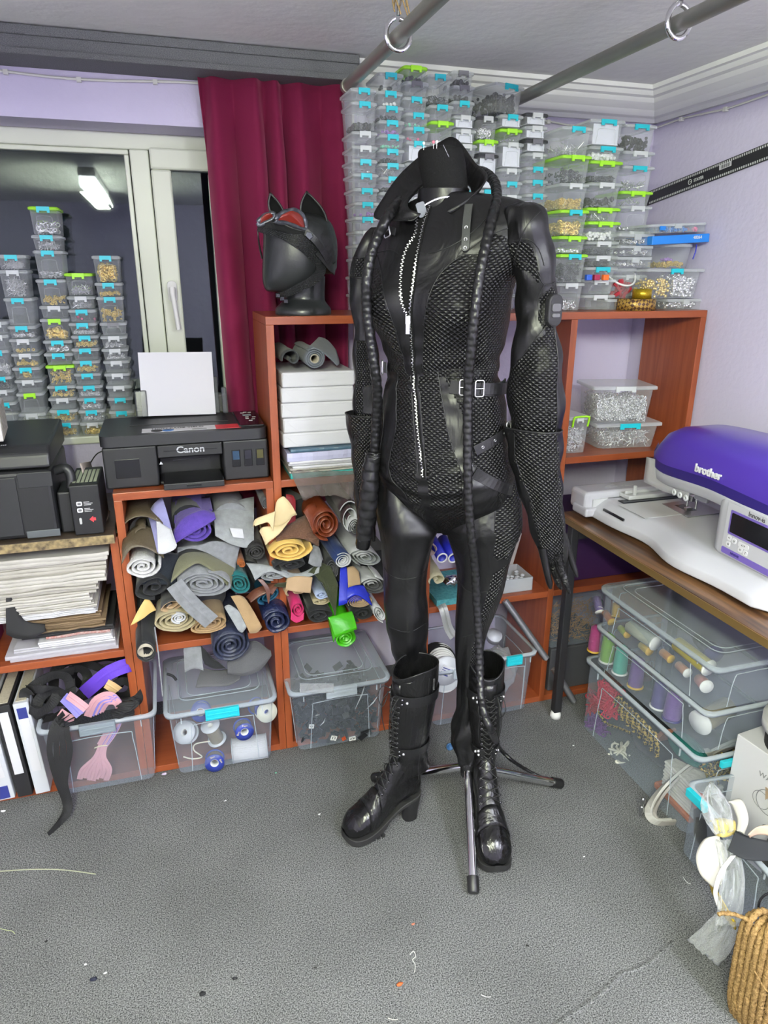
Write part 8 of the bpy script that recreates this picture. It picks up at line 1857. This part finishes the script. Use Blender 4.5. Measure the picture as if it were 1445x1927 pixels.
# thin threads and scraps on the carpet
th = [('white_thread', 'curled white thread on the carpet near the lower middle', (.7, .7, .66), [(771, 1797), (778, 1790), (782, 1800), (776, 1806), (781, 1815), (780, 1830)]), ('white_thread', 'short white thread at the bottom edge of the carpet', (.7, .68, .58), [(730, 1916), (740, 1919), (749, 1918)]),
      ('green_thread', 'pale green thread at the left picture edge', (.45, .50, .25), [(-5, 1746), (10, 1750), (22, 1752), (28, 1757)]), ('white_thread', 'tiny white thread lying right of the orange fluff', (.7, .7, .68), [(905, 1872), (915, 1876), (924, 1876)]), ('white_thread', 'small thread curl near the film bag', (.6, .6, .6), [(1285, 1650), (1292, 1660), (1300, 1664)]),
      ('white_thread', 'faint long seam thread across the left carpet', (.35, .36, .26), [(-5, 1640), (60, 1636), (120, 1637), (180, 1645)])]
for nm, lb_, cc, pts in th: tag(MB().tube(spline([tuple(atz(x, y, .0016)) for x, y in pts], 5), .0007 if 'seam' not in lb_ else .0016, 5).build(nm, mat('thr_%d' % int(cc[2]*100), cc, .8)), lb_, 'thread')
for i, (px, py, s, cc, lb_) in enumerate(((752, 1852, .006, (.60, .12, .03), 'orange fluff scrap on the carpet at the bottom middle'), (777, 1739, .004, (.45, .16, .10), 'small reddish crumb above the orange fluff'), (381, 1870, .006, (.008, .008, .01), 'black scrap at the bottom left of the carpet'), (442, 1841, .005, (.008, .008, .01), 'thin black scrap right of the bottom left scrap'), (176, 1842, .006, (.01, .012, .03), 'dark blue scrap on the left carpet'), (198, 1831, .003, (.8, .8, .8), 'white paper speck beside the dark blue scrap'), (161, 1815, .0025, (.8, .8, .8), 'tiny white speck left on the carpet'),
     (6, 1526, .005, (.8, .8, .8), 'white paper speck at the left edge below the binders'), (309, 1456, .006, (.60, .50, .68), 'lilac paper chip beside the cabinet foot'), (519, 1454, .003, (.10, .35, .22), 'small green chip on the carpet by the ribbon bin'), (601, 1532, .003, (.8, .8, .8), 'white speck on the carpet left of the boot'), (424, 1507, .003, (.7, .7, .7), 'white speck in front of the ribbon bin'), (1079, 1403, .0025, (.8, .8, .8), 'white speck right of the whip tip'), (1099, 1612, .0025, (.7, .7, .7), 'white speck on the open carpet at the right'), (593, 1821, .003, (.02, .02, .02), 'black crumb near the bottom middle'), (992, 1779, .003, (.02, .02, .02), 'black crumb below the tripod foot'), (87, 1771, .003, (.01, .01, .01), 'tiny black crumb on the left carpet'))):
    p = atz(px, py, .0035); q = MB(); q.ball((0, 0, 0), s, 8, 6, sc=(1.3, .7, .5)); q.v = [tuple(Vector(v)*(1+.6*mnoise.noise(Vector(v)*300+Vector((i, 0, 0))))) for v in q.v]; q.xf(Matrix.Translation(p)); tag(q.build('carpet_scrap', mat('scrap_%d' % i, cc, .8)), lb_, 'scrap')
t = T('bottle_top', 'small blue plastic cap lying beside the trouser hem', 'cap', atz(846, 1405, .010)); q = MB(); q.lathe([(.001, -.004), (.011, -.004), (.012, .004), (.009, .004), (.008, 0), (.001, 0)], 24); q.xf(Matrix.Rotation(1.2, 4, 'X')).build('cap_shell', mat('cap_blue', (.04, .12, .28), .3), t)
# second carpet piece overlapping the first with a wavy edge
E_ = [(1040, 1940), (1110, 1893), (1150, 1860), (1175, 1835), (1200, 1828), (1230, 1812), (1250, 1795), (1275, 1775)]
P = [atz(x, y, 0) for x, y in E_]; Pf = [Vector(p) for p in spline([tuple(p) for p in P], 4)]; q = MB()
top = [(p.x, p.y, .0045) for p in Pf]; far = [(p.x-.9, p.y+.02, .0008) for p in Pf]; mid_ = [(p.x-.006, p.y+.005, .0035) for p in Pf]; far2 = [(p.x-.02, p.y+.016, -.003) for p in Pf]; bot = [(p.x+.001, p.y, .0) for p in Pf]
q.rings([far2, mid_, top, bot], cap=False, closed=False, smooth=True); struct(q.build('trim_6', CARPET))
